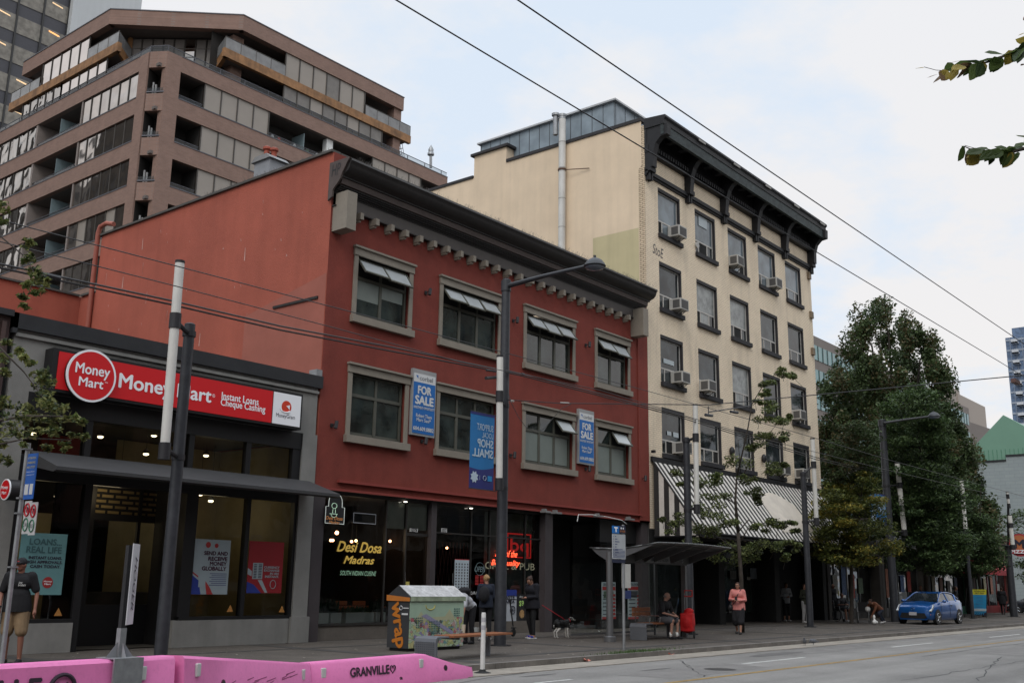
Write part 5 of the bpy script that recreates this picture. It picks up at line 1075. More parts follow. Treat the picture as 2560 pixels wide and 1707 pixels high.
# ---- left parking sign pole
t = thing('parking_sign_pole', 'thin leaning grey pole with blue notice and two parking signs at the left edge', 'sign post', (6.73, 13.9, 0))
MB().tube([(6.72, 13.9, 0), (6.72, 13.9, 3.25)], .032, 10).build('pole', mat('galvanised_steel', (.3, .3, .3)), t, smooth=True)
def side_panel(x0, y0, x1, y1, zf, nm, mm_, dx=0.0):
    """panel facing down the street (-X); right in the picture is -Y"""
    Xp = 6.66-dx; A = at(*zf(x0, y0), X=Xp); B = at(*zf(x1, y1), X=Xp); C_ = at(*zf(x0, (y0+y1)/2), X=Xp); D_ = at(*zf(x1, (y0+y1)/2), X=Xp)
    o = MB().box(Xp, Xp+.01, D_.y, C_.y, B.z, A.z).build(nm, mm_, t); return o, C_.y, D_.y, A.z, B.z, Xp
o, ya, yb, za, zb_, Xp = side_panel(250, 1120, 345, 1552, zb1, 'blue_notice', mat('notice_blue', (.02, .11, .42), .5))
for s, v, c_ in (('ATTENTION', .1, 'y'), ('PARKING', .2, 'y'), ('NO STOP', .3, 'y'), ('Street closure', .4, 'w'), ('starting soon', .47, 'w')):
    lettering(s, (Xp-.003, (ya+yb)/2, za-(za-zb_)*v), (0, -1, 0), UZ, (ya-yb)*.8, (za-zb_)*(.05 if c_ == 'y' else .025), mat('letter_yellow', (.6, .5, .1), .6) if c_ == 'y' else SWH, o)
MB().box(Xp-.004, Xp, yb+.02*0+(ya-yb)*.1, yb+(ya-yb)*.42, zb_+.1*(za-zb_), zb_+.33*(za-zb_)).box(Xp-.004, Xp, yb+(ya-yb)*.55, ya-(ya-yb)*.08, zb_+.1*(za-zb_), zb_+.33*(za-zb_)).build('code_panels', mat('sale_white', (.6, .6, .6)), o)
for i, (x0, x1, y0, y1) in enumerate(((183, 250, 75, 340), (234, 300, 85, 350))):
    o, ya, yb, za, zb_, Xp = side_panel(x0+8, y0, x1-5, y1, z3, 'parking_sign', mat('sign_plate_white', (.5, .5, .5), .5), .02*i)
    cy_ = (ya+yb)/2; rr = (ya-yb)*.36; H_ = za-zb_
    m = MB(); m.tube([(Xp-.006, cy_+rr*cos(k), za-H_*.27+rr*1.25*sin(k)) for k in np.linspace(0, 2*pi, 18)], .011, 5).tube([(Xp-.006, cy_+rr*.6, za-H_*.27+rr*.8), (Xp-.006, cy_-rr*.6, za-H_*.27-rr*.8)], .01, 5); m.build('red_ring', mat('ring_red', (.4, .01, .02), .5), o)
    MB().disc((Xp-.003, cy_, za-H_*.27), rr*.6, (-1, 0, 0)).build('symbol', INK, o)
    m = MB(); m.tube([(Xp-.006, cy_+rr*cos(k), za-H_*.72+rr*1.25*sin(k)) for k in np.linspace(0, 2*pi, 18)], .008, 5); m.build('green_ring', mat('ring_green', (.02, .15, .08), .5), o)
    lettering('2 HR' if i == 0 else 'BUS', (Xp-.004, cy_, za-H_*.72), (0, -1, 0), UZ, rr*1.2, .05, INK, o)
for z_ in (3.16, 2.5, 2.3, 1.6): MB().box(6.66, 6.77, 13.86, 13.94, z_, z_+.02).build('clamp', STEEL, t)
# ================================================================ CREAM BRICK HOTEL
yl = thing('brick_hotel', 'cream painted brick five storey building with black cornice and striped awning', 'building', (33.97, FY, 0))
YBK = brick('cream_brick', (.88, .745, .56), (.84, .705, .53), (.58, .46, .34), .24, .082, .009, 'x', var=.09, bump=.6, stain=.2)
YST = mat('cream_stucco', (.75, .60, .435), .85, var=.10, scale=.35, bump=.2, bscale=30, streak=.08, dirt=.04)
wx = [(34.97, 36.77), (38.06, 39.9), (41.12, 42.98), (44.2, 46.08), (47.25, 49.12)]
wz = [(15.6, 17.6), (12.45, 14.4), (9.4, 11.33), (6.55, 8.38)]
holes = [(a, b, c, d) for c, d in wz for a, b in wx]
YL0, YL1 = 33.97, 50.4
m = wall_holes(MB(), YL0, YL1, 3.6, 20.1, holes, FY, .2); m.quad((YL1, FY, 0), (YL1, FY+12, 0), (YL1, FY+12, 20.1), (YL1, FY, 20.1)); m.build('front_wall', YBK, yl)
m = MB(); m.quad((YL0, FY+.003, 10), (YL0, FY+.32, 10), (YL0, FY+.32, 18.2), (YL0, FY+.003, 18.2)); m.quad((YL0, FY, 18.2), (YL0, FY+.14, 18.2), (YL0, FY+.14, 20.0), (YL0, FY, 20.0)); 
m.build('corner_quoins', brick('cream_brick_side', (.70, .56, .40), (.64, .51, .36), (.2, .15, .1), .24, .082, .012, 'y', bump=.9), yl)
m = MB(); m.quad((YL0-.004, FY+.30, 3), (YL0-.004, 28.15, 3), (YL0-.004, 28.15, 20.22), (YL0-.004, FY+.14, 20.22), (YL0-.004, FY+.14, 18.25), (YL0-.004, FY+.30, 18.1)); m.quad((YL0-.004, 28.15, 3), (YL0-.004, 30.1, 3), (YL0-.004, 30.1, 21.0), (YL0-.004, 28.15, 21.0)); m.quad((YL0-.004, 30.1, 3), (YL0-.004, 38, 3), (YL0-.004, 38, 19.93), (YL0-.004, 30.1, 19.93))
m.quad((YL0, 30.1, 19.9), (YL0, 30.1, 21), (YL0+1.2, 30.1, 21), (YL0+1.2, 30.1, 19.9)).quad((YL0, 28.15, 20.2), (YL0+1.2, 28.15, 20.2), (YL0+1.2, 28.15, 21), (YL0, 28.15, 21)); m.build('side_wall', YST, yl)
MB().quad((YL0-.008, FY+.32, 10), (YL0-.008, 23.36, 10), (YL0-.008, 23.36, 15.6), (YL0-.008, FY+.32, 15.6)).build('paint_patch', mat('olive_patch', (.55, .48, .29), .85, var=.07, scale=.7, streak=.1), yl)
m = MB().box(YL0-.06, YL0+.3, FY+.13, 28.12, 20.22, 20.36).box(YL0-.06, YL0+.3, 30.13, 38, 19.93, 20.06).box(YL0-.12, YL0+1.3, 28.0, 30.25, 21.0, 21.12); m.build('coping', mat('coping_black', (.03, .028, .03), .7, var=.3), yl)
MB().box(YL0, YL0+1.2, 28.16, 30.09, 20.1, 20.99).build('parapet_block', mat('stained_cream', (.40, .32, .21), .9, var=.4, scale=3, dirt=.6), yl)
MB().quad((YL0, FY+.2, 19.9), (YL1, FY+.2, 19.9), (YL1, 38, 19.9), (YL0, 38, 19.9)).build('roof', mat('tar_roof', (.06, .06, .06)), yl)
# white flue
q = at(*z3(0, 0) if False else (1415, 480), X=33.75); fy_ = 24.8
m = MB().tube([(33.72, fy_, 10), (33.72, fy_, 21.35)], .155, 16)
m.build('flue_pipe', mat('flue_white', (.62, .61, .58), .5, var=.1, streak=.25, dirt=.12), yl, smooth=True)
MB().lathe([(.16, 0), (.16, .12)], (33.72, fy_, 21.3), 16).tube([(33.6, fy_+.28, 20.6), (33.6, fy_+.28, 21.55)], .11, 12).lathe([(.17, 0), (.17, .1)], (33.6, fy_+.28, 21.5), 14).lathe([(.18, 0), (.18, .1)], (33.72, fy_, 21.42), 16).build('flue_cap', STEEL, yl)
m = MB()
for z_ in (11.5, 13.1, 14.7, 16.3, 17.6, 19.0, 20.2): m.lathe([(.161, 0), (.161, .03)], (33.72, fy_, z_), 16)
m.build('flue_joint', mat('flue_joint', (.3, .29, .27), .5), yl); MB().lathe([(.19, 0), (.19, .07)], (33.72, fy_, 18.9), 16).tube([(33.72, fy_-.2, 18.9), (33.9, fy_-1.3, 18.75)], .02, 6).build('flue_strap', mat('rusty_strap', (.1, .05, .03), .7), yl)
# glass penthouse
PGL = glass_dark('penthouse_glass', (.22, .27, .31), rough=.4, wave=0, spec=.5, var=.2)
ph = MB(); ph.quad((34.5, 22.6, 19.9), (34.5, 30.2, 19.9), (34.5, 30.2, 21.8), (34.5, 22.6, 21.8)).quad((34.5, 22.6, 19.9), (34.5, 22.6, 21.8), (44, 22.6, 21.8), (44, 22.6, 19.9))
o = ph.build('penthouse', PGL, yl); MB().box(34.35, 44, 22.45, 30.3, 21.8, 21.88).build('penthouse_roof', mat('pale_edge', (.45, .46, .47), .5), o)
m = MB()
for i in range(14): y_ = 22.6+i*.58; m.box(34.485, 34.5, y_-.012, y_+.012, 19.9, 21.8)
for i in range(12): x_ = 34.6+i*.75; m.box(x_-.012, x_+.012, 22.585, 22.6, 19.9, 21.8)
m.build('mullions', mat('mullion_grey', (.08, .09, .1), .5), o)
# cornice
CK = mat('cornice_tar', (.012, .012, .014), .6, var=.4, scale=3, bump=.3, bscale=25, dirt=.2)
Yc = 19.82; CX1 = 50.45
c1 = MB()
c1.prism([(FY, 20.28), (Yc-.03, 20.2), (Yc-.05, 20.1), (Yc+.03, 20.02), (Yc+.03, 19.82), (FY, 19.82)], YL0-.02, CX1+.05)
cn_ = c1.build('cornice', CK, yl, bevel=0)
MB().box(YL0, CX1, 20.62, FY-.002, 18.86, 19.1).box(YL0, CX1, 20.7, FY-.002, 19.1, 19.82).box(YL0, CX1, 20.55, FY-.002, 18.78, 18.86).build('cornice_bed', CK, cn_)
MB().box(YL0, CX1, Yc+.06, Yc+.2, 19.38, 19.815).build('cornice_fascia', mat('fascia_peeling', (.035, .045, .046), .7, var=.5, scale=5, dirt=.3), cn_)
bxs = [YL0+.02+i*(CX1-YL0-.36)/5 for i in range(6)]
pb = [(FY-.002, 18.12), (20.42, 18.12), (20.4, 18.7), (20.28, 19.1), (20.05, 19.32), (19.74, 19.36), (19.72, 19.81), (FY-.002, 19.81)]
pq = [(FY-.002, 18.12), (20.52, 18.12), (20.46, 18.75), (20.34, 19.1), (20.15, 19.34), (20.02, 19.37), (20.02, 19.81), (FY-.002, 19.81)]
for i, X in enumerate(bxs): MB().prism(pb if i in (0, 5) else pq, X, X+.3).build('cornice_bracket', CK, yl)
m = MB(); 
for i in range(5):
    a = bxs[i]+.32; b = bxs[i+1]
    for k in (1, 2): X = a+(b-a)*k/3; m.box(X-.14, X+.14, 19.95, 20.5, 19.5, 19.8)
m.build('cornice_block', CK, cn_)
m = MB()
for i in range(5):
    a = bxs[i]+.32; b = bxs[i+1]
    for k in (1, 2): X = a+(b-a)*k/3+.3; m.quad((X-.14, 19.96, 19.815), (X+.12, 19.96, 19.815), (X+.12, 20.4, 19.815), (X-.14, 20.4, 19.815))
m.build('bare_wood', mat('bare_wood', (.42, .24, .12), .8, var=.3), cn_)
m = MB(); X = YL0+.4
while X < CX1-.1: m.box(X, X+.1, 20.5, 20.62, 18.9, 19.08); X += .2
m.build('cornice_dentils', CK, cn_)
m = MB().box(YL0-.03, CX1-.1, FY-.16, FY-.002, 17.86, 18.02).box(YL0-.03, CX1-.1, FY-.09, FY-.002, 17.78, 17.86)
m.build('string_course', CK, yl)
for X in bxs: MB().box(X-.05, X+.37, FY-.3, FY-.002, 17.95, 18.12).box(X+.02, X+.12, FY-.2, FY-.002, 17.6, 17.95).box(X+.2, X+.3, FY-.2, FY-.002, 17.6, 17.95).build('corbel', CK, yl)
m = MB()
for X in bxs[1:]: m.box(X-.5, X+.1, Yc-.06, Yc-.04, 20.03, 20.12)
m.build('pale_tab', mat('pale_tab', (.3, .29, .27), .7), cn_)
# windows
WF = mat('aluminium_frame', (.46, .44, .41), .5, var=.06); LNT = mat('lintel_black', (.025, .023, .025), .7, var=.25)
GY = glass_dark('hotel_glass', (.022, .028, .03), wave=.02, rough=.06, spec=.5, var=.9); GP = glass_dark('hotel_glass_pale', (.13, .16, .18), wave=.02, rough=.12, spec=.6, var=.35)  # the pale copy carries the top row's sky reflection in its colour
GC = mat('curtain_glass', (.22, .23, .22), .35, var=.5, scale=3, spec=.9)
acs = {(0, 0): 'r', (0, 2): 'l', (0, 3): 'r', (1, 0): 'r', (2, 0): 'r', (2, 1): 'l', (2, 4): 'l', (3, 0): 'r', (3, 3): 'r', (3, 4): 'l'}
paneof = {(0, k): GP for k in range(5)}; paneof.update({(1, 1): GC, (1, 2): GC, (2, 2): GC})
wobj = {}
for r_, (c, d) in enumerate(wz):
    for k, (a, b) in enumerate(wx):
        y_ = FY+.1
        f = MB().box(a, b, FY-.0, FY+.15, d-.14, d).box(b-.09, b, FY+.0, FY+.15, c, d-.17)
        wn = f.build('window', LNT, yl)
        b2 = b-.09; d2 = d-.14; t_ = c+(d2-c)*.33
        fr = MB().box(a, b2, y_, y_+.05, c, c+.06).box(a, b2, y_, y_+.05, d2-.05, d2).box(a, a+.05, y_, y_+.05, c+.06, d2-.05).box(b2-.05, b2, y_, y_+.05, c+.06, d2-.05).box(a+.05, b2-.05, y_, y_+.05, t_-.03, t_+.03)
        n1_, n2_ = a+(b2-a)*.27, a+(b2-a)*.70
        for x_ in (n1_, n2_): fr.box(x_-.03, x_+.03, y_+.0, y_+.05, c+.06, t_-.03)
        fr.build('frame', WF, wn)
        pm = paneof.get((r_, k), GY)
        MB().box(a+.05, b2-.05, y_+.02, y_+.03, t_+.03, d2-.05).build('pane', pm, wn)
        for i, (xa, xb) in enumerate(((a+.05, n1_-.03), (n1_+.03, n2_-.03), (n2_+.03, b2-.05))):
            MB().box(xa, xb, y_+.02, y_+.03, c+.06, t_-.03).build('pane', (GY, pm, GY)[i] if not ((r_*5+k*3+i) % 4 == 0) else DARKIN, wn)
        MB().box(a-.03, b+.06, FY-.12, FY-.002, c-.19, c-.001).build('sill', mat('sill_tar', (.025, .024, .027), .75, var=.4, scale=4), yl, bevel=.012)
        wobj[(r_, k)] = wn
# notes and clutter on some panes
PAPER = mat('paper', (.45, .5, .52), .7, var=.05)
for (x_, y_, w__, h__) in ((1672, 905, 26, 20), (1673, 1083, 10, 12), (1690, 1087, 13, 15), (1757, 553, 22, 44)):
    A = at(x_-w__/2, y_-h__/2, Y=FY+.09); B = at(x_+w__/2, y_+h__/2, Y=FY+.09); MB().box(A.x, B.x, FY+.09, FY+.1, B.z, A.z).build('paper_note', PAPER, yl)
# air conditioners: one box each, resting in its window
ACW = mat('ac_white', (.42, .41, .385), .5, var=.08, streak=.15); ACG = mat('ac_grille', (.085, .082, .08), .6, var=.1)
names = ('top', 'second', 'third', 'lowest')
ordn = ('leftmost', 'second', 'middle', 'fourth', 'rightmost')
for (r_, k), sd_ in acs.items():
    a, b = wx[k]; c, d = wz[r_]
    x0 = (b-.14-.75 if sd_ == 'r' else a+.02); x1 = x0+.66; z0 = c+.08+(.0 if r_ != 0 or k != 2 else .08); z1 = z0+.46; yf = FY-.45
    t = thing('air_conditioner', 'white box air conditioner in the %s window of the %s window row on cream hotel' % (ordn[k], names[r_]), 'air conditioner', (x0+.33, FY, z0), group='window air conditioners on the cream brick hotel')
    MB().box(x0, x1, yf, FY+.1, z0, z1).build('case', ACW, t, bevel=.015)
    g = MB().box(x0+.06, x1-.06, yf-.006, yf-.001, z0+.05, z1-.05).box(x0-.006, x0-.001, yf+.05, FY-.08, z0+.06, z1-.06)
    g.build('grille', ACG, t)
    m = MB()
    for i in range(9): zz = z0+.06+i*.04; m.box(x0+.06, x1-.06, yf-.012, yf-.006, zz, zz+.012)
    m.build('grille_slats', mat('ac_slat', (.13, .125, .12), .6), t)
    MB().tube([(x0+.15, FY-.1, c-.1), (x0+.15, yf+.05, z0)], .015, 5).tube([(x1-.15, FY-.1, c-.1), (x1-.15, yf+.05, z0)], .015, 5).build('bracket', CL, t)
m = MB(); q = at(1743, 613, Y=FY-.05); MB().lathe([(.14, 0), (.14, .1)], (q.x, FY+.02, q.z), 20, (0, -1, 0)).build('round_fan', ACW, yl)
for p in ((1825, 1128), (1905, 1146)):
    q = at(*p, Y=FY); MB().ball((q.x, FY-.1, q.z), (.13, .12, .2), 10, 8).build('wall_lamp', BLACK, yl, smooth=True)
for i, p in enumerate(((2020, 690), (2026, 788), (2030, 879))):
    q = at(*p, Y=FY); MB().box(q.x-.15, q.x+.15, FY-.12, FY-.002, q.z-.18, q.z+.18).build('vent_box', mat('rusty_vent', (.11, .035, .025) if i else (.2, .15, .1), .7, var=.3), yl)
q = at(1645, 628, Y=FY)
lettering('StoE', (q.x, FY-.003, q.z), Vector((1, 0, -.08)), UZ, .85, .42, INK, yl, name='graffiti', shear=.25)
MB().box(YL0+.0, YL0+.1, 20.55, 20.7, 6.45, 6.55).box(YL0+.1, YL1-.2, FY-.1, FY-.002, 6.14, 6.33).build('awning_rail', CK, yl)
m = MB()
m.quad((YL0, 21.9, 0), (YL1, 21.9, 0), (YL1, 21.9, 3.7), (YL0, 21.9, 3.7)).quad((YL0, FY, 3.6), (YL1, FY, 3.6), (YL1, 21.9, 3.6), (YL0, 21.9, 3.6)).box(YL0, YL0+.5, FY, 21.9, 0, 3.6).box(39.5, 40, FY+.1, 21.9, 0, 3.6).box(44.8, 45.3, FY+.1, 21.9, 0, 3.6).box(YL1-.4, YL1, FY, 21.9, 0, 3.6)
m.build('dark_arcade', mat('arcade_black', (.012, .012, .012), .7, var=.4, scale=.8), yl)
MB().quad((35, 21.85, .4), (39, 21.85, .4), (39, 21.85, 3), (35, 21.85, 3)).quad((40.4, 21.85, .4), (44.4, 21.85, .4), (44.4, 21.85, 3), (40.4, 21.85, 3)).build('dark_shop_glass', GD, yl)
for (x_, y_, w__, h__, c_) in ((1832, 1436, 16, 22, (.12, .13, .12)), (1887, 1433, 24, 28, (.2, .24, .28)), (1926, 1438, 10, 22, (.3, .25, .18)), (1871, 1445, 8, 8, (.4, .4, .38)), (2090, 1440, 30, 90, (.10, .10, .09)), (2067, 1455, 10, 90, (.25, .25, .24))):
    A = at(x_-w__/2, y_-h__/2, Y=21.8); B = at(x_+w__/2, y_+h__/2, Y=21.8); MB().box(A.x, B.x, 21.78, 21.8, B.z, A.z).build('wall_poster', mat('wp%d' % x_, c_, .6, var=.3, scale=5), yl)
# striped awning
aw = thing('striped_awning', 'large black and white striped awning with blank cream panel on the cream hotel', 'awning', (YL0, FY, 3.6))
AZ1, AZ0 = 6.14, 3.43
AY0 = 18.75; AL, AR = YL0+.2, YL1-.1
STW = mat('awning_white', (.68, .65, .60), .8, var=.1, scale=2, dirt=.2); STB = mat('awning_black', (.03, .028, .028), .8, var=.2)
mw = MB(); mk = MB(); n = 88
def AP(u, v, o=0): return (AL+(AR-AL)*u, FY-.08+(AY0-FY+.08)*v-o*.7, AZ1+(AZ0-AZ1)*v+o*.7)
for i in range(n): (mw if i % 2 == 0 else mk).quad(AP(i/n, 1), AP((i+1)/n, 1), AP((i+1)/n, 0), AP(i/n, 0))
mw.build('white_stripes', STW, aw); mk.build('black_stripes', STB, aw)
m = MB(); ns = 9
for i in range(ns):
    pass
mw = MB(); mk = MB()
for i in range(ns):
    v0, v1 = i/ns, (i+1)/ns; y0_, y1_ = AP(0, v0)[1], AP(0, v1)[1]; z0_, z1_ = AP(0, v0)[2], AP(0, v1)[2]
    (mk if i % 2 == 0 else mw).quad((AL-.005, y0_, AZ0-.1), (AL-.005, y1_, AZ0-.1), (AL-.005, y1_, z1_), (AL-.005, y0_, z0_))
mw.build('side_white', STW, aw); mk.build('side_black', STB, aw)
MB().tube([AP(0, 0), AP(0, 1)], .035, 6).tube([AP(0, 1), AP(1, 1)], .04, 6).build('awning_frame', CK, aw)
# curved top cream panel, as painted on the cloth
pn = MB(); pts = []
for k in range(13): u = k/12; pts.append((u, .40-.2*sin(pi*u)-.0))
def AQ(u, v): return AP(.47+.22*u, v, .02)
n = 12
for k in range(n):
    u0, u1 = k/n, (k+1)/n; pn.quad(AQ(u0, .87-.05*u0), AQ(u1, .87-.05*u1), AQ(u1, .36-.17*sin(pi*u1)+.0), AQ(u0, .36-.17*sin(pi*u0)))
pn.build('blank_panel', mat('awning_cream', (.66, .60, .52), .8, var=.12, scale=1.5), aw)
m = MB(); X = AL
while X < AR:
    m.lathe([(.05, 0), (.06, .03), (.02, .06)], (X, AY0+.15, AZ0-.18), 8); X += .42
m.build('bulb_row', mat('bulb_dull', (.25, .22, .18), .4), aw); MB().box(AL, AR, AY0+.05, FY-.05, AZ0-.14, AZ0-.06).build('soffit', CK, aw)
# ================================================================ BROWN BRICK TOWER
br = thing('apartment_tower', 'brown brick apartment tower with glazed balconies and an overhanging top floor', 'building', (32.28, 55.87, 0))
BB_ = brick('brown_brick', (.27, .168, .132), (.235, .145, .113), (.24, .18, .155), .30, .10, .01, 'xy', var=.14, bump=.3)
XB, YB2, FH = 32.28, 55.87, 3.03
cap = mat('cap_metal', (.10, .10, .115), .5)
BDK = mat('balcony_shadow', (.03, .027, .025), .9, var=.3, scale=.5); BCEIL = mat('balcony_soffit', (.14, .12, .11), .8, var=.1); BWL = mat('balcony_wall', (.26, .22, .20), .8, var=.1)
GBZ = glass_dark('bronze_glass', (.5, .45, .41), wave=.03, wscale=.35, rough=.03, spec=.9, var=.1)
GBZ.node_tree.nodes['Principled BSDF'].inputs['Metallic'].default_value = 1
GBR = glass_dark('bronze_glass_rippled', (.42, .39, .36), wave=.17, wscale=.8, rough=.03, spec=1.0, var=.1)
GBR.node_tree.nodes['Principled BSDF'].inputs['Metallic'].default_value = 1
BLD = mat('blind_panel', (.27, .235, .20), .4, var=.06, scale=.7, spec=.7)
BLP = glass_dark('bronze_glass_bright', (.66, .60, .56), wave=.02, wscale=.3, rough=.04, var=.06)
BLP.node_tree.nodes['Principled BSDF'].inputs['Metallic'].default_value = 1
RG = glass_clear('rail_glass', (.6, .63, .64), .9)
MUL = mat('bronze_mullion', (.06, .052, .045), .5)
nlev = 9
top = 34.66
def lv(i): return top-FH*i
YE = 100.0; XE = 59.7
m = MB()
for i in range(nlev):
    z1 = lv(i); z0 = z1-1.06 if i == 0 else z1-1.13
    z1_ = z1 if i == 0 else lv(i)+.08
    m.box(XB, XB+.35, 58.0, YE, lv(i)-1.06, z1_ if i else z1)
    m.box(34.0, XE, YB2, YB2+.35, lv(i)-1.06, z1_ if i else z1)
m.box(XB, XB+.12, 57.0, 58.0, 4, top).box(32.95, 34.0, YB2, YB2+.5, 4, top)
split(m, 'brick_band', BB_, br)
# chamfered corner bands between the two piers
m = MB()
for i in range(nlev):
    z = lv(i)
    m.prism([(XB+.05, 56.9), (32.95, YB2+.05), (33.2, YB2+.4), (XB+.4, 57.1)], z-1.12, z+(.08 if i else 0), 'z')
m.build('corner_band', BB_, br)
m = MB()
for i in range(nlev):
    z = lv(i)+.0
    if i: m.prism([(XB+.03, 56.9), (32.95, YB2+.03), (33.0, YB2+.08), (XB+.08, 56.95)], z+.16, z+.24, 'z')
    m.box(XB-.03, XB+.36, 58, YE, z+.08 if i else z, z+.15 if i else z+.06); m.box(34.0, XE+.02, YB2-.03, YB2+.36, z+.08 if i else z, z+.15 if i else z+.06)
m.build('cap_strip', cap, br)
# core: back walls, slabs
m = MB().box(XB+2.2, XE-2, YB2+2.2, YE, 2, top-.3); m.build('core_wall', mat('core_dark', (.05, .043, .038), .9, var=.2), br)
m = MB()
for i in range(nlev+1):
    z = lv(i); m.box(XB+.3, XE, YB2+.3, YE, z-1.05, z-.85)
m.build('slabs', BCEIL, br)
def panes(horizontal, a, b, z0, z1, n, mt, name='window_frame', jit=None):
    """glazing run: one part, with its panes and mullions as sub-parts"""
    w_ = None; mu = MB(); off = .12
    for k in range(n+1):
        c = a+(b-a)*k/n
        if horizontal: mu.box(c-.04, c+.04, YB2+off-.05, YB2+off+.04, z0, z1)
        else: mu.box(XB+off-.05, XB+off+.04, c-.04, c+.04, z0, z1)
    w_ = mu.build(name, MUL, br)
    for k in range(n):
        c0 = a+(b-a)*k/n+.04; c1 = a+(b-a)*(k+1)/n-.04; random.seed(int(c0*100+z0*37)); th = radians(random.uniform(-.6, .6)); mm_ = mt[k % len(mt)] if isinstance(mt, (list, tuple)) else mt
        dx = sin(th)*.5
        if horizontal: MB().quad((c0, YB2+off-dx*.1, z0), (c1, YB2+off+dx*.1, z0), (c1, YB2+off+dx*.1, z1), (c0, YB2+off-dx*.1, z1)).build('pane', mm_, w_)
        else: MB().quad((XB+off, c1, z0), (XB+off, c0, z0), (XB+off, c0, z1), (XB+off, c1, z1)).build('pane', mm_, w_)
    return w_
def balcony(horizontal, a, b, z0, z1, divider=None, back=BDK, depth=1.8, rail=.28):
    w_ = MB()
    if horizontal: w_.quad((a, YB2+depth, z0), (b, YB2+depth, z0), (b, YB2+depth, z1), (a, YB2+depth, z1)).quad((a, YB2+.2, z0), (a, YB2+depth, z0), (a, YB2+depth, z1), (a, YB2+.2, z1)).quad((b, YB2+.2, z0), (b, YB2+.2, z1), (b, YB2+depth, z1), (b, YB2+depth, z0))
    else: w_.quad((XB+depth, b, z0), (XB+depth, a, z0), (XB+depth, a, z1), (XB+depth, b, z1)).quad((XB+.2, a, z0), (XB+depth, a, z0), (XB+depth, a, z1), (XB+.2, a, z1)).quad((XB+.2, b, z0), (XB+.2, b, z1), (XB+depth, b, z1), (XB+depth, b, z0))
    o = w_.build('balcony', back, br)
    r = MB()
    if horizontal: r.quad((a, YB2+.15, z0), (b, YB2+.15, z0), (b, YB2+.15, z0+rail), (a, YB2+.15, z0+rail))
    else: r.quad((XB+.15, b, z0), (XB+.15, a, z0), (XB+.15, a, z0+rail), (XB+.15, b, z0+rail))
    r.build('rail_glass', RG, o)
    r = MB()
    if horizontal: r.box(a, b, YB2+.13, YB2+.17, z0+rail, z0+rail+.03)
    else: r.box(XB+.13, XB+.17, a, b, z0+rail, z0+rail+.03)
    r.build('rail_bar', cap, o)
    if divider is not None:
        g = MB()
        if horizontal: g.box(divider, divider+.04, YB2+.3, YB2+1.7, z0, z1-.35)
        else: g.box(XB+.25, XB+1.7, divider-.02, divider+.02, z0, z1-.3)
        g.build('privacy_screen', mat('screen_pale_blue', (.22, .29, .31), .4, var=.1), o)
    return o
CLT = [mat('clutter_red', (.3, .03, .03)), mat('clutter_white', (.4, .4, .4)), mat('clutter_green', (.03, .08, .03))]
for i in range(nlev-1):
    z1 = lv(i)-1.06; z0 = lv(i+1)+.15
    panes(False, 58.0, 65.1, z0, z1, 6, (GBZ,) if i != 3 else (GBZ, BLD, GBZ))
    o = balcony(False, 65.1, 71.3, z0, z1, divider=68.3, back=BWL if True else BDK)
    MB().quad((XB+1.75, 67.9, z0), (XB+1.75, 65.3, z0), (XB+1.75, 65.3, z1-.3), (XB+1.75, 67.9, z1-.3)).build('balcony_door', BDK, o)
    panes(False, 71.5, 84.0, z0, z1, 9, (GBR,)); MB().box(XB+.05, XB+.2, 71.3, 71.55, z0, z1).box(XB+.05, XB+.2, 65.0, 65.15, z0, z1).build('corner_post', BWL, o)
    balcony(False, 84.0, 90, z0, z1, 87)
    balcony(True, 34.0, 35.9, z0, z1)
    panes(True, 35.95, 41.25, z0, z1, 4, (BLD,))
    if i < 3:
        o = balcony(True, 41.3, 51.2, z0, z1, divider=44.6); MB().box(46.7, 47.3, YB2+.25, YB2+.7, z0, z1).build('column', WHITE if i == 0 else BWL, o)
        for k, (x_, c_) in enumerate(((42.0, 1), (42.6, 0), (44.0, 1), (45.2, 2), (46.1, 1), (47.6, 2), (48.3, 2))): MB().ball((x_, YB2+.6, z0+.25), (.14, .14, .28), 7, 5).build('balcony_clutter', CLT[c_], o)
        panes(True, 51.22, 56.6, z0, z1, 4, (BLD,)); balcony(True, 56.6, 59.0, z0, z1); MB().box(59.0, 59.65, YB2+.02, YB2+.3, z0, z1).build('end_pier', BB_, br)
    # dark slot in the chamfer
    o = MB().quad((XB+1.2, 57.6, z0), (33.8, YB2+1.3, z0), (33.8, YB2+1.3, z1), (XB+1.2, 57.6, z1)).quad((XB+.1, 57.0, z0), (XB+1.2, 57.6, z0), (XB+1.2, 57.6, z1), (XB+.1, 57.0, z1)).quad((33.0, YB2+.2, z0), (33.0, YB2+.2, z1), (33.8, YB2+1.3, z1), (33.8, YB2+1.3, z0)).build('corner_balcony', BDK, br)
    MB().quad((XB+.1, 56.95, z0), (32.98, YB2+.12, z0), (32.98, YB2+.12, z0+.35), (XB+.1, 56.95, z0+.35)).build('rail_glass', RG, o)
    MB().box(32.75, 32.83, 56.9, 56.98, z0, z0+.9).box(32.85, 32.93, 56.75, 56.83, z0, z0+.75).build('white_pipe', mat('clutter_white', (.4, .4, .4)), o)
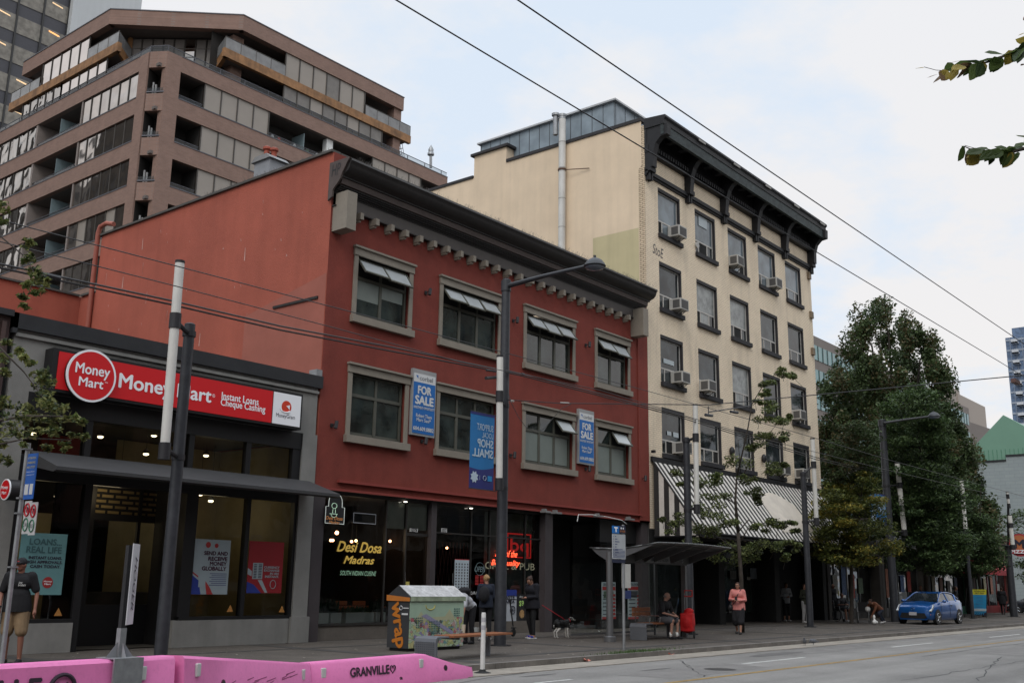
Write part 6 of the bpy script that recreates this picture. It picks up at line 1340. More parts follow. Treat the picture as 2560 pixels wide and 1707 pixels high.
# terrace rail at the first roof line
m = MB().quad((XB+.1, YE, top), (XB+.1, 56.95, top), (XB+.1, 56.95, top+.42), (XB+.1, YE, top+.42)).quad((33.0, YB2+.1, top), (XE, YB2+.1, top), (XE, YB2+.1, top+.42), (33.0, YB2+.1, top+.42)).quad((XB+.1, 56.95, top), (33.0, YB2+.1, top), (33.0, YB2+.1, top+.42), (XB+.1, 56.95, top+.42)); m.build('terrace_glass', RG, br)
m = MB().box(XB+.08, XB+.13, 56.95, YE, top+.42, top+.46).box(33.0, XE, YB2+.08, YB2+.13, top+.42, top+.46).prism([(XB+.08, 56.97), (32.99, YB2+.08), (33.03, YB2+.13), (XB+.13, 57.0)], top+.42, top+.46, 'z')
y = 57.0
while y < 90: m.box(XB+.08, XB+.13, y, y+.04, top, top+.42); y += 2.2
x = 33.0
while x < XE: m.box(x, x+.04, YB2+.08, YB2+.13, top, top+.42); x += 2.0
m.build('terrace_rail', cap, br)
# upper two storeys
T1, T0 = 39.78, 38.66
YL_, XR_ = 62.6, 38.42
pts_out = [(XB, 75.0), (XB, YL_), (XR_, YB2), (54.24, YB2)]
def ring(mb, pts, z0, z1, th):
    for a, b in zip(pts[:-1], pts[1:]):
        a = Vector(a); b = Vector(b); d = (b-a).normalized(); nrm = Vector((-d.y, d.x)) ; 
        if nrm.dot(Vector((45, 70))-a) < 0: nrm = -nrm
        mb.prism([(a.x, a.y), (b.x, b.y), (b.x+nrm.x*th, b.y+nrm.y*th), (a.x+nrm.x*th, a.y+nrm.y*th)], z0, z1, 'z')
ring_m = MB(); ring(ring_m, pts_out, T0, T1, .5); ring_m.quad((54.24, YB2, T0), (54.24, 75, T0), (54.24, 75, T1), (54.24, YB2, T1)); ring_m.quad((XB, 75, T0), (XB, 75, T1), (54.24, 75, T1), (54.24, 75, T0)); ring_m.build('top_fascia', BB_, br)
m = MB(); ring(m, [(XB-.04, 75.02), (XB-.04, YL_-.02), (XR_-.02, YB2-.04), (54.28, YB2-.04)], T1, T1+.07, .3); m.build('top_cap', cap, br)
MB().prism([(XB+.1, 75), (XB+.1, YL_), (XR_, YB2+.1), (54.2, YB2+.1), (54.2, 75)], T0+.15, T0+.25, 'z').build('top_soffit', BCEIL, br)
OX = mat('weathered_orange', (.27, .135, .055), .6, var=.45, scale=1.2, streak=.35)
OB1, OB0 = 36.75, 36.1
m = MB(); 
m.box(XB-.05, XB+.25, 61.0, 76.4, OB0, OB1).box(37.1, 55.15, YB2-.05, YB2+.25, OB0, OB1)
m.prism([(XB-.05, 61.0), (34.3, 62.8), (34.1, 63.0), (XB+.1, 61.3)], OB0, OB1, 'z').prism([(37.1, YB2-.05), (37.9, 58.0), (38.2, 58.0), (37.4, YB2)], OB0, OB1, 'z')
m.build('orange_slab_edge', OX, br)
MB().prism([(XB+.1, 76.4), (XB+.1, 61.1), (34.2, 62.9), (37.9, 58.2), (37.3, YB2+.1), (55.1, YB2+.1), (55.1, 76)], OB0+.2, OB0+.3, 'z').build('orange_soffit', BCEIL, br)
# glazing of the two floors
m = MB().prism([(XB+2.2, 74), (XB+2.2, 64.5), (40.2, YB2+2.2), (52.5, YB2+2.2), (52.5, 74)], top, T0+.1, 'z'); m.build('penthouse_core', mat('core_dark', (.05, .043, .038)), br)
panes(False, 65.2, 71.8, OB1, T0, 5, (BLP,)); panes(False, 62.45, 68.6, top+.0, OB0, 5, (BLP,)); panes(False, 68.6, 74.3, top, OB0, 5, (GBR,))
panes(True, 42.35, 50.1, OB1, T0, 6, (BLD, BLD, BLD, mat('blind_panel_grey', (.18, .165, .15), .4))); panes(True, 42.35, 52.1, top, OB0, 8, (mat('blind_panel_grey', (.2, .18, .16)), mat('blind_panel_grey', (.2, .18, .16)), BLD))
MB().box(53.4, 54.2, YB2+.2, YB2+1.0, top, OB0).box(53.4, 54.2, YB2+.2, YB2+1.0, OB1, T0).build('end_pier', BB_, br)
MB().box(38.4, 39.3, YB2+1.0, YB2+1.9, top, T0).build('corner_column', BB_, br)
# slanted bay between
a = Vector((34.4, 63.2)); b = Vector((38.2, 58.4)); d = (b-a)/8; mu = MB(); 
for z0, z1 in ((OB1-.35, T0),):
    for k in range(9): c = a+d*k; mu.box(c.x-.05, c.x+.05, c.y-.05, c.y+.05, z0, z1)
w_ = mu.build('window_frame', MUL, br)
for k in range(8): c0 = a+d*k; c1 = a+d*(k+1); MB().quad((c0.x, c0.y, OB1-.35), (c1.x, c1.y, OB1-.35), (c1.x, c1.y, T0), (c0.x, c0.y, T0)).build('pane', mat('bay_grey', (.17, .15, .135), .4, var=.1) if k != 5 else GBZ, w_)
MB().box(a.x-.25, a.x, a.y-.15, a.y+.1, OB1-.4, T0).box(b.x, b.x+.25, b.y-.1, b.y+.15, OB1-.4, T0).build('orange_post', OX, br)
MB().prism([(a.x-.2, a.y-.2), (b.x-.2, b.y-.2), (b.x+.4, b.y+.4), (a.x+.4, a.y+.4)], top+.7, OB1-.35, 'z').build('bay_base', mat('bay_beige', (.25, .21, .17), .7, var=.2), br)
r = MB(); r.quad((XB+.0, 65.1, OB1), (XB, 61.05, OB1), (XB, 61.05, OB1+.85), (XB, 65.1, OB1+.85)).quad((XB, 61.05, OB1), (34.2, 62.7, OB1), (34.2, 62.7, OB1+.85), (XB, 61.05, OB1+.85)).quad((XB, 76.3, OB1), (XB, 71.9, OB1), (XB, 71.9, OB1+.85), (XB, 76.3, OB1+.85))
r.quad((37.15, YB2, OB1), (42.3, YB2, OB1), (42.3, YB2, OB1+.85), (37.15, YB2, OB1+.85)).quad((50.15, YB2, OB1), (55.1, YB2, OB1), (55.1, YB2, OB1+.85), (50.15, YB2, OB1+.85)).quad((37.15, YB2, OB1), (37.15, YB2, OB1+.85), (37.8, 57.8, OB1+.85), (37.8, 57.8, OB1)).quad((55.1, YB2, OB1), (55.1, YB2+3, OB1), (55.1, YB2+3, OB1+.85), (55.1, YB2, OB1+.85))
r.build('balcony_rail_glass', glass_dark('rail_glass_grey', (.20, .20, .20), rough=.15, wave=0, spec=.6, var=.2), br)
m = MB(); z = OB1+.85
for A, B in (((XB, 65.1), (XB, 61.05)), ((XB, 61.05), (34.2, 62.7)), ((XB, 76.3), (XB, 71.9)), ((37.15, YB2), (42.3, YB2)), ((50.15, YB2), (55.1, YB2)), ((55.1, YB2), (55.1, YB2+3)), ((34.2, 62.5), (37.9, 57.8))):
    m.tube([(A[0], A[1], z), (B[0], B[1], z)], .03, 5); k_ = max(2, int(sqrt((A[0]-B[0])**2+(A[1]-B[1])**2)/1.2))
    for k in range(k_+1): x_ = A[0]+(B[0]-A[0])*k/k_; y_ = A[1]+(B[1]-A[1])*k/k_; m.tube([(x_, y_, OB1), (x_, y_, z)], .025, 4)
for k in range(3): m.tube([(53.9+.3*k, YB2+.3, OB0), (54.5+.2*k, YB2+.3, top)], .03, 4); m.tube([(54.6, YB2+.3, OB0-.5*k), (53.9, YB2+.3, OB0-.5*k-.4)], .03, 4)
m.build('rail_posts', MUL, br)
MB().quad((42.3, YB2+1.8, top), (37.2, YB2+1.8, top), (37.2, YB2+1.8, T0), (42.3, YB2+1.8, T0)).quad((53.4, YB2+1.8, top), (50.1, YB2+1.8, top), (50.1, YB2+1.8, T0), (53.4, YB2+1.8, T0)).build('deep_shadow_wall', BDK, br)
MB().box(XB+.4, XE, YB2+2, YE, top-.05, top).build('terrace_deck', BCEIL, br)
q = at(1080, 400, Y=YB2+3); MB().prism([(57, 34.6), (57, 35.3), (58, 35.6), (59, 35.2), (59, 34.6)], YB2+2, YB2+6, 'y').build('roof_hut', mat('hut_grey', (.16, .16, .17), .6), br)
q = at(1077, 420, Y=YB2+3); qt = at(1077, 388, Y=YB2+3)
MB().tube([q, qt], .12, 10).lathe([(.3, 0), (.3, .15), (.22, .25), (.24, .5), (.02, .95)], (qt.x, qt.y, qt.z), 12).build('roof_vent', STEEL, br, smooth=True)
# ================================================================ DARK OFFICE TOWER (top left)
ot = thing('office_tower', 'tall dark gridded office tower with blank pale concrete side at the upper left', 'building', (10, 130, 0))
YT = 130.0
xe = at(163, 100, Y=YT).x; xr = at(340, 60, Y=YT).x; zt = 130
OG = glass_dark('office_glass', (.19, .175, .15), rough=.1, wave=.02, spec=.5, var=.25); OSP = mat('office_spandrel', (.055, .055, .065), .4, var=.08)
fh = 4.3; cw = 3.4
m = MB(); x = xe
m.quad((xe-22, YT, 0), (xe, YT, 0), (xe, YT, zt), (xe-22, YT, zt)); m.build('spandrel_wall', OSP, ot)
rows = []
zref = at(163, 60, Y=YT).z
for r_ in range(-4, 16):
    z0 = zref-r_*fh
    if z0 > zt-5: continue
    mm_ = MB()
    for k in range(6): mm_.quad((xe-cw*(k+1)+.1, YT-.08, z0), (xe-cw*k-.1, YT-.08, z0), (xe-cw*k-.1, YT-.08, z0+2.5), (xe-cw*(k+1)+.1, YT-.08, z0+2.5))
    mm_.build('window_band', OG, ot)
m = MB()
for k in range(7): m.box(xe-cw*k-.12, xe-cw*k+.12, YT-.2, YT-.0, 0, zt)
m.build('mullions', mat('office_mullion', (.03, .03, .03), .5), ot)
m = MB(); random.seed(31)
for k in range(34):
    r_ = random.randint(-2, 10); c_ = random.randint(0, 5); z0 = zref-r_*fh; m.quad((xe-cw*c_-.6-random.random()*.5, YT-.1, z0+1.9), (xe-cw*c_-2.4, YT-.1, z0+2.1), (xe-cw*c_-2.4, YT-.1, z0+2.3), (xe-cw*c_-.9, YT-.1, z0+2.1))
m.build('ceiling_lights', mat('office_light', (.9, .62, .35), .5, var=0, emit=.55), ot)
MB().box(xe, xr, YT-1, YT+30, 0, zt+4).build('concrete_core', mat('pale_concrete', (.50, .52, .53), .8, var=.05, scale=.12, streak=.06), ot)
# ================================================================ FAR BUILDINGS (right)
fo = thing('office_block', 'grey brown office block with rows of teal glass behind the big dark tree', 'building', (160, 70, 0))
m = MB().quad((150, 70, 0), (262, 70, 0), (262, 70, 44.6), (150, 70, 44.6)).quad((262, 70, 0), (262, 140, 0), (262, 140, 44.6), (262, 70, 44.6)).quad((262, 70.5, 0), (330, 66, 0), (330, 66, 41.5), (262, 70.5, 41.5)); m.build('concrete_wall', mat('taupe_concrete', (.19, .165, .15), .8, var=.08, scale=.1), fo)
TG = mat('teal_glass', (.12, .24, .24), .15, var=.25, scale=.25, spec=.8); TM = mat('teal_mullion', (.07, .1, .1), .5)
for k in range(10):
    z1 = 42.9-4.35*k; wb = MB().quad((150, 69.9, z1-2.6), (261, 69.9, z1-2.6), (261, 69.9, z1), (150, 69.9, z1)).build('window_band', TG, fo); m = MB()
    x = 150
    while x < 261: m.box(x-.12, x+.12, 69.8, 69.9, z1-2.6, z1); x += 2.1
    m.build('mullions', TM, wb)
for k in range(2): MB().quad((262.5, 70.3-.0, 31-5*k), (329, 65.9, 31-5*k), (329, 65.9, 35-5*k), (262.5, 70.3, 35-5*k)).build('window_band', TG, fo)
hb = thing('beige_rooftop', 'small beige rooftop block far away above the grey brown office', 'building', (300, 95, 0))
A = at(2396, 1002, Y=95); B = at(2462, 1025, Y=95); zt_ = at(2430, 1001, Y=95).z
MB().box(A.x, at(2462, 1010, Y=95).x, 95, 120, 0, zt_).box(A.x-6, A.x+4, 95.5, 110, 0, zt_+1.5).build('wall', mat('far_beige', (.36, .31, .27), .8, var=.05), hb)
gt = thing('glass_tower', 'slender blue glass residential tower with white balconies at the far right', 'building', (300, 62, 0))
XT = 300.0
ya = at(2513, 845, X=XT).y; yb = at(2600, 845, X=XT).y; zt_ = at(2513, 845, X=XT).z; yc_ = at(2529, 833, X=XT).y
MB().box(XT, XT+25, yb, ya, 0, zt_).box(XT+.5, XT+25, yb, yc_, zt_, zt_+2.6).build('glass_wall', glass_dark('tower_glass', (.10, .15, .24), rough=.2, wave=0, spec=.5, var=.3), gt)
m = MB(); z = zt_-1
while z > 10: m.box(XT-.15, XT+.0, yb, ya, z, z+.5); z -= 2.9
for y_ in np.arange(yb, ya, 1.5): m.box(XT-.12, XT, y_, y_+.12, 8, zt_)
m.build('floor_edges', mat('tower_slab', (.28, .32, .38), .6), gt)
m = MB(); z = zt_-2; y0_ = at(2535, 900, X=XT).y; y1_ = at(2552, 900, X=XT).y
while z > 10: m.box(XT-1.6, XT, y1_, y0_, z, z+.35).box(XT-1.6, XT-1.5, y1_, y0_, z, z+1.1); z -= 2.9
m.build('balconies', mat('tower_white', (.5, .52, .55), .6), gt)
# green gabled warehouse with grey painted brick side
gw = thing('green_gable_building', 'building with mint green metal gable over a pale grey brick side wall', 'building', (97, 21, 0))
GG = mat('green_metal', (.16, .30, .22), .6, var=.06, scale=.3, bump=0)
ap = at(2508, 1037, X=97); pts = [(25.6, 10), (25.6, 14.15), (ap.y, ap.z), (ap.y-1.6, at(2560, 1065, X=97).z), (18.5, 13.6), (18.5, 10)]
MB().prism([(p[0], p[1]) for p in pts], 97, 140).build('green_gable', GG, gw)
m = MB()
for y_ in np.arange(18.6, 25.5, .35): m.box(96.97, 97, y_, y_+.04, 11, 13.6)
m.build('ribs', mat('green_rib', (.08, .22, .14), .6), gw)
GB = brick('grey_painted_brick', (.30, .34, .34), (.28, .32, .325), (.25, .28, .29), .8, .3, .02, 'y', var=.06, bump=.2)
z_a = at(2452, 1113, X=96.9).z; z_b = at(2512, 1108, X=96.9).z; yst = at(2511, 1105, X=96.9).y
m = MB().box(96.9, 140, yst, 26.3, 0, 12.55).box(96.9, 140, 16.5, yst, 0, 12.95); m.build('brick_side', GB, gw)
MB().box(96.8, 97.2, yst, 26.35, 12.55, 12.68).box(96.8, 97.2, 16.4, yst, 12.95, 13.08).build('coping', BLACK, gw)
# low shops along the right, mostly behind the trees
specs_ = [(50.6, 58.2, 4.2, (.045, .04, .036)), (58.2, 66.0, 5.4, (.06, .055, .05)), (66.0, 75.5, 5.0, (.05, .048, .045)), (75.5, 86.0, 5.6, (.07, .03, .025))]
sh_l = ['low dark shop front directly right of the cream hotel, behind the wheelchair users', 'dark shop front behind the yellow green tree with a light sign', 'dark green trimmed shop front behind the blue car', 'shop on the far corner with red trim and red awning']
for i, (a, b, h, c_) in enumerate(specs_):
    t = thing('low_shop', sh_l[i], 'building', (a, FY, 0))
    MB().box(a+.02, b-.02, FY+.6, 34, 0, h).box(a+.02, b-.02, FY, FY+.6, 3.3, h).box(a+.02, a+.4, FY, FY+.6, 0, 3.3).box(b-.4, b-.02, FY, FY+.6, 0, 3.3).build('wall', mat('shop_wall%d' % i, c_, .7, var=.3), t)
    MB().quad((a+.4, FY+.55, .5), (b-.4, FY+.55, .5), (b-.4, FY+.55, 3.2), (a+.4, FY+.55, 3.2)).build('shop_window', glass_dark('shop_glass_dark', (.02, .022, .022), var=.8), t)
    m = MB(); n = 4
    for k in range(n+1): x_ = a+.4+(b-a-.8)*k/n; m.box(x_-.04, x_+.04, FY+.5, FY+.58, 0, 3.3)
    m.box(a+.4, b-.4, FY+.5, FY+.6, 0, .5); m.build('shop_frame', mat('shop_frame_%d' % i, ((.05, .05, .05), (.09, .09, .09), (.03, .12, .07), (.2, .03, .03))[i], .6), t)
    random.seed(i+50)
    for k in range(5):
        x_ = a+.7+(b-a-1.8)*k/5; MB().box(x_, x_+.6, FY+.49, FY+.5, 1.0+random.random()*.4, 2.0+random.random()*.8).build('window_poster', mat('shop_poster_%d' % ((i*5+k) % 6), ((.25, .1, .06), (.2, .2, .18), (.06, .1, .2), (.3, .04, .03), (.1, .15, .1), (.25, .22, .12))[(i*5+k) % 6], .6, var=.5, scale=6), t)
tA_ = thing('red_awning', 'red shop awning with white lettering at the far corner', 'awning', (78, FY, 3))
def AWN(x0, x1, y0, z0, z1, mm_, nm): return MB().prism([(FY, z1), (FY, z1-.12), (y0, z0-.35), (y0, z0)], x0, x1).build(nm, mm_, tA_)
a_ = at(2468, 1430, Y=19.5); b_ = at(2512, 1430, Y=19.5)
print('red awning', a_, b_)
AWN(66.5, 79.3, 19.2, 2.9, 4.4, mat('awning_red', (.45, .045, .06), .6, var=.1), 'red_cloth'); lettering('PIZZA', (66.45, 19.9, 3.3), (0, -1, 0), UZ, .9, .3, WHITE, tA_)
m = MB().prism([(19.35, 3.15), (19.55, 3.35), (20.5, 4.1), (20.3, 4.1)], 66.44, 66.49); m.build('white_trim', WHITE, tA_)
tP = thing('pizza_sign', 'round orange and red pizza sign lettered M and PIZZA at the right edge', 'sign', (70, 19, 5))
q = at(2549, 1362, X=72); rr = abs(at(2549, 1335, X=72).z-at(2549, 1392, X=72).z)/2
MB().lathe([(rr, 0), (rr, .15)], (q.x+.15, q.y, q.z), 24, (-1, 0, 0)).build('red_drum', mat('awning_red', (.45, .04, .05)), tP); MB().disc((q.x-.01, q.y, q.z+.05), rr*.8, (-1, 0, 0)).build('orange_disc', mat('sign_orange', (.5, .17, .07), .6), tP)
lettering('M', (q.x-.03, q.y, q.z+.1*rr), (0, -1, 0), UZ, rr*.8, rr*.7, INK, tP, bold=.05); MB().box(q.x-.08, q.x-.03, q.y-rr*.9, q.y+rr*.9, q.z-rr*.75, q.z-rr*.4).build('red_strip', mat('awning_red', (.4, .04, .04)), tP); lettering('PIZZA', (q.x-.09, q.y, q.z-rr*.57), (0, -1, 0), UZ, rr*1.5, rr*.28, SWH, tP, bold=.04)
MB().tube([(q.x+.1, q.y, q.z), (q.x+.1, FY+.2, q.z)], .06, 6).build('bracket', BLACK, tP)
tS = thing('pale_shop_sign', 'long pale fascia sign with blue script behind the far street lamp', 'sign', (58, FY, 3.6)); MB().box(57.5, 64, FY-.15, FY-.02, 3.7, 4.5).build('board', mat('sign_board_grey', (.22, .22, .22), .6, var=.1), tS); lettering('Cafe', (60, FY-.16, 4.1), RX, UZ, 1.8, .45, mat('script_blue', (.02, .12, .45), .6), tS, shear=.3)
# street buildings on the camera's side: seen only as reflections and as shade
for i, (a, b, h, c_, y0) in enumerate(((-45, -8, 13, (.20, .17, .14), -7), (-8, 14, 17, (.16, .15, .15), -7), (14, 34, 15, (.22, .13, .10), -7), (34, 60, 21, (.24, .22, .19), -7), (60, 110, 11, (.17, .16, .15), -7))):
    t = thing('opposite_building', ('brown', 'dark grey', 'red brown', 'tan', 'grey')[i]+' building across the street, mirrored in the shop windows', 'building', (a, y0, 0))
    hs = []; x_ = a+1.2
    while x_+1.6 < b:
        z_ = 4.8
        while z_+2 < h: hs.append((x_, x_+1.5, z_, z_+1.9)); z_ += 3.2
        x_ += 3.0
    m = MB()
    m.box(a+.03, b-.03, y0-12, y0-.3, 0, h)
    for q_ in hs: m.box(q_[0]-.15, q_[1]+.15, y0-.3, y0-.1, q_[2]-.2, q_[2])
    m.build('wall', mat('opp_wall%d' % i, c_, .85, var=.15), t)
    m = MB()
    for q_ in hs: m.quad((q_[1], y0-.28, q_[2]), (q_[0], y0-.28, q_[2]), (q_[0], y0-.28, q_[3]), (q_[1], y0-.28, q_[3]))
    m.box(a+1, b-1, y0-.31, y0-.2, .5, 3.4).build('windows', glass_dark('opp_glass', (.03, .035, .04), wave=0), t)
    MB().box(a+.03, b-.03, y0-.5, y0-.3, h, h+.6).box(a+.5, b-.5, y0-.3, y0+1.5, 3.6, 3.8).build('cornice', mat('opp_trim%d' % (i % 2), ((.1, .09, .08), (.3, .28, .25))[i % 2], .8), t)

# tall masonry block west of the brown tower: outside the frame, mirrored in its bronze glass
t = thing('mirrored_block', 'tall grey masonry block outside the left edge, mirrored in the bronze tower glass', 'building', (-30, 105, 0))
MB().box(-40, -13, 95, 150, 0, 73).build('wall', mat('mirrored_wall', (.085, .075, .065), .85, var=.2, scale=.3), t); MB().box(-40, -13, 150, 230, 0, 64).build('pale_wall', mat('mirrored_pale_wall', (.2, .19, .18), .85, var=.2, scale=.3), t); m = MB()
m = MB()
for k in range(34):
    for j in range(20): m.box(-12.95, -12.9, 96.5+k*3.3, 98+k*3.3, 4+j*3.5, 6+j*3.5)
m.build('windows', mat('mirrored_window', (.015, .015, .018), .5), t)
# ================================================================ TREES
def leafmat(name, col, var=.35, trans=.25):
    if name in MATS: return MATS[name]
    m = mat(name, col, .6, var=var, scale=1.6, spec=.35); t = m.node_tree; b = t.nodes['Principled BSDF']; N = t.nodes.new; L = t.links.new
    tr = N('ShaderNodeBsdfTranslucent'); mx_ = N('ShaderNodeMixShader'); mx_.inputs[0].default_value = trans
    src = b.inputs['Base Color'].links[0].from_socket; L(src, tr.inputs[0]); o = t.nodes['Material Output']; L(b.outputs[0], mx_.inputs[1]); L(tr.outputs[0], mx_.inputs[2]); L(mx_.outputs[0], o.inputs[0]); return m
def foliage(name, subs, per, size, mats, parent, seed=1, flat=.5, spread=(1, 1, .6), droop=0.0, aspect=.5):
    """thousands of leaf-sized faces gathered round sub-clump centres; subs: list of (centre, radius)"""
    rng = np.random.default_rng(seed); n = len(subs)*per
    C_ = np.repeat(np.array([list(s[0]) for s in subs]), per, 0); Rr = np.repeat(np.array([s[1] for s in subs]), per)
    d = rng.normal(size=(n, 3)); d /= np.linalg.norm(d, axis=1)[:, None]; rad = rng.random(n)**.45
    P = C_ + d*rad[:, None]*Rr[:, None]*np.array(spread)
    nr = rng.normal(size=(n, 3)); nr[:, 2] = np.abs(nr[:, 2])*(1+flat*3); nr /= np.linalg.norm(nr, axis=1)[:, None]
    a = np.cross(nr, rng.normal(size=(n, 3))); a /= np.linalg.norm(a, axis=1)[:, None]; a[:, 2] -= droop; b = np.cross(nr, a)
    s = size*(.6+.8*rng.random(n))[:, None]
    v = np.stack([P-a*s, P+b*s*aspect+nr*s*.12, P+a*s, P-b*s*aspect+nr*s*.12], 1).reshape(-1, 3)
    off = np.array(list(parent.location)); v = v-off
    me = bpy.data.meshes.new(name); me.vertices.add(4*n); me.vertices.foreach_set('co', v.astype(np.float32).ravel())
    me.loops.add(4*n); me.loops.foreach_set('vertex_index', np.arange(4*n, dtype=np.int32)); me.polygons.add(n); me.polygons.foreach_set('loop_start', np.arange(0, 4*n, 4, dtype=np.int32)); me.polygons.foreach_set('loop_total', np.full(n, 4, dtype=np.int32))
    for m_ in mats: me.materials.append(m_)
    sub_t = np.repeat(rng.random(len(subs)), per)*.5 + rng.random(n)*.5
    mi = np.clip((sub_t*len(mats)).astype(np.int32), 0, len(mats)-1); me.polygons.foreach_set('material_index', mi); me.update(calc_edges=True); me.validate()
    o = bpy.data.objects.new(name, me); COL.objects.link(o); o.parent = parent; return o
BARK = mat('bark', (.06, .05, .042), .9, var=.3, scale=6, bump=.5, bscale=40)
def limbs(name, paths, parent, r0, r1, mt=BARK):
    m = MB()
    for p in paths:
        k = len(p[0]) if isinstance(p, tuple) and isinstance(p[0], list) else len(p)
        pts = p[0] if isinstance(p, tuple) else p; ra, rb_ = (p[1], p[2]) if isinstance(p, tuple) else (r0, r1)
        n = len(pts); m.tube(pts, [ra+(rb_-ra)*i/(n-1) for i in range(n)], 7)
    return m.build(name, mt, parent, smooth=True)
def inpoly(x, y, P):
    c = False; j = len(P)-1
    for i in range(len(P)):
        if (P[i][1] > y) != (P[j][1] > y) and x < (P[j][0]-P[i][0])*(y-P[i][1])/(P[j][1]-P[i][1])+P[i][0]: c = not c
        j = i
    return c
def crown_points(P, t0, thick, n, rng, r0, r1):
    """fill a crown outline standing t0 metres away with sub-clumps, through its full depth"""
    xs = [p[0] for p in P]; ys = [p[1] for p in P]; out = []; cx_ = sum(xs)/len(xs)
    while len(out) < n:
        x = rng.uniform(min(xs), max(xs)); y = rng.uniform(min(ys), max(ys))
        if not inpoly(x, y, P): continue
        row = [p for p in P if abs(p[1]-y) < 60] or P; hw = max(20, (max(p[0] for p in row)-min(p[0] for p in row))/2); mid = (max(p[0] for p in row)+min(p[0] for p in row))/2
        e = max(0, 1-((x-mid)/hw)**2)**.5
        tt = t0 + rng.uniform(-1, 1)*thick*e
        out.append((at(x, y, t=tt), rng.uniform(r0, r1)))
    return out
rnd = random.Random(42)
# big dark multi-stemmed tree
P = [(2205, 770), (2212, 752), (2222, 800), (2245, 815), (2262, 775), (2282, 770), (2292, 800), (2318, 830), (2335, 842), (2345, 880), (2352, 915), (2372, 950), (2385, 965), (2392, 1010), (2405, 1060), (2420, 1120), (2445, 1150), (2452, 1220), (2482, 1270), (2495, 1330), (2470, 1400), (2060, 1400), (2052, 1300), (2046, 1180), (2050, 1060), (2048, 990), (2078, 930), (2105, 905), (2118, 850), (2125, 825), (2140, 795), (2162, 778), (2185, 768)]
b0 = at(2290, 1530, t=66); big = thing('dense_tree', 'tall broad dark green tree rising highest behind the cream hotel', 'tree', (b0.x, b0.y, -.0))
DM = [leafmat('dark_leaf', (.040, .062, .024)), leafmat('dark_leaf_mid', (.065, .098, .036)), leafmat('dark_leaf_rust', (.11, .092, .042))]
subs = crown_points(P, 66, 5.5, 520, rnd, .45, .95)
# leave vertical gaps between the rising leaders so sky shows through
gaps = [((2232, 790), (2246, 1010), 7), ((2165, 860), (2185, 980), 6), ((2300, 880), (2318, 985), 6), ((2205, 840), (2212, 930), 4)]
def keep(s):
    p = s[0]-EYE; u = 1280+FPX*(p.dot(CR))/p.dot(_f); v = 853.5-FPX*p.dot(CU)/p.dot(_f)
    for (a, b, w_) in gaps:
        if a[1] < v < b[1] and abs(u-(a[0]+(b[0]-a[0])*(v-a[1])/(b[1]-a[1]))) < w_*.6+3: return False
    return True
subs = [s for s in subs if keep(s)]
foliage('crown', subs, 300, .10, DM, big, 3, .2, (.8, .8, 1.25), aspect=.6)
tops = [(2212, 760), (2160, 800), (2265, 790), (2310, 850), (2130, 850), (2350, 930), (2385, 1010), (2085, 940), (2185, 800), (2240, 860)]
limbs('trunk', [([b0*1.0 if False else Vector((b0.x, b0.y, 0)), at(2270, 1400, t=66), at(2260, 1250, t=66)], .55, .4)] + [([at(2260, 1250, t=66), at((x+2260)/2, 1080, t=66+rnd.uniform(-2, 2)), at(x+(2260-x)*.2, (y*2+1000)/3, t=66), at(x, y+30, t=66)], .13, .02) for x, y in tops], big, .5, .1)
# mid green street trees
G1 = [leafmat('green_leaf', (.046, .082, .030)), leafmat('green_leaf_light', (.082, .13, .045)), leafmat('green_leaf_dark', (.024, .040, .016))]
def street_tree(label, base, P, t0, thick, nsub, per, leaf, mats, seed, r=(.4, .8), trunk_r=.13, trunk_px=None, flat=.9, spread=(1.25, 1.25, .45), tops=6):
    rr = random.Random(seed); t = thing('street_tree', label, 'tree', base, group='street trees')
    subs = crown_points(P, t0, thick, nsub, rr, *r); foliage('crown', subs, per, leaf, mats, t, seed, flat, spread)
    ys = [p[1] for p in P]; xs = [p[0] for p in P]; cx_ = (min(xs)+max(xs))/2; b = Vector(base); 
    fork = at(cx_*.5+trunk_px[0]*.5, max(ys)-(max(ys)-min(ys))*.1, t=t0)
    paths = [([b, b.lerp(fork, .5)+Vector((.05, 0, .0)), fork], trunk_r, trunk_r*.75)]
    topc = at((xs[0]), min(ys)+10, t=t0); paths.append(([fork, fork.lerp(topc, .5)+Vector((.15, 0, 0)), topc], trunk_r*.7, .02))
    for s in rr.sample(subs, min(len(subs), tops*3)): 
        c = fork.lerp(topc, max(0, min(.8, (s[0].z-fork.z)/(topc.z-fork.z+.01)-.12))); paths.append(([c, c.lerp(s[0], .5)+Vector((0, 0, .1)), s[0]], trunk_r*.3, .01))
    limbs('trunk', paths, t, trunk_r, .02); return t
P3 = [(2290, 955), (2310, 975), (2340, 1005), (2355, 1050), (2360, 1100), (2378, 1180), (2402, 1260), (2425, 1340), (2430, 1400), (2350, 1430), (2250, 1425), (2205, 1370), (2195, 1290), (2180, 1240), (2205, 1180), (2195, 1110), (2215, 1040), (2210, 1010), (2240, 1000), (2262, 965)]
b_ = at(2318, 1545, Z=0)
street_tree('full mid green street tree behind the far street lamp, tallest of the street trees', (b_.x, b_.y, 0), P3, 54, 3.0, 230, 260, .085, G1, 11, (.45, .85), .14, (2318, 1545))
P3 = [(2452, 1290), (2470, 1300), (2490, 1340), (2500, 1390), (2492, 1420), (2440, 1440), (2380, 1440), (2350, 1400), (2370, 1340), (2400, 1300), (2400, 1240), (2430, 1210)]
street_tree('mid green street tree by the sandwich board, trunk left of the red awning', (67.8, 18.24, 0), P3, 62, 2.5, 120, 220, .085, G1, 12, (.4, .8), .12, (2461, 1541))
P6 = [(2570, 1240), (2540, 1262), (2505, 1275), (2490, 1310), (2488, 1350), (2500, 1360), (2515, 1375), (2510, 1420), (2520, 1460), (2575, 1470)]
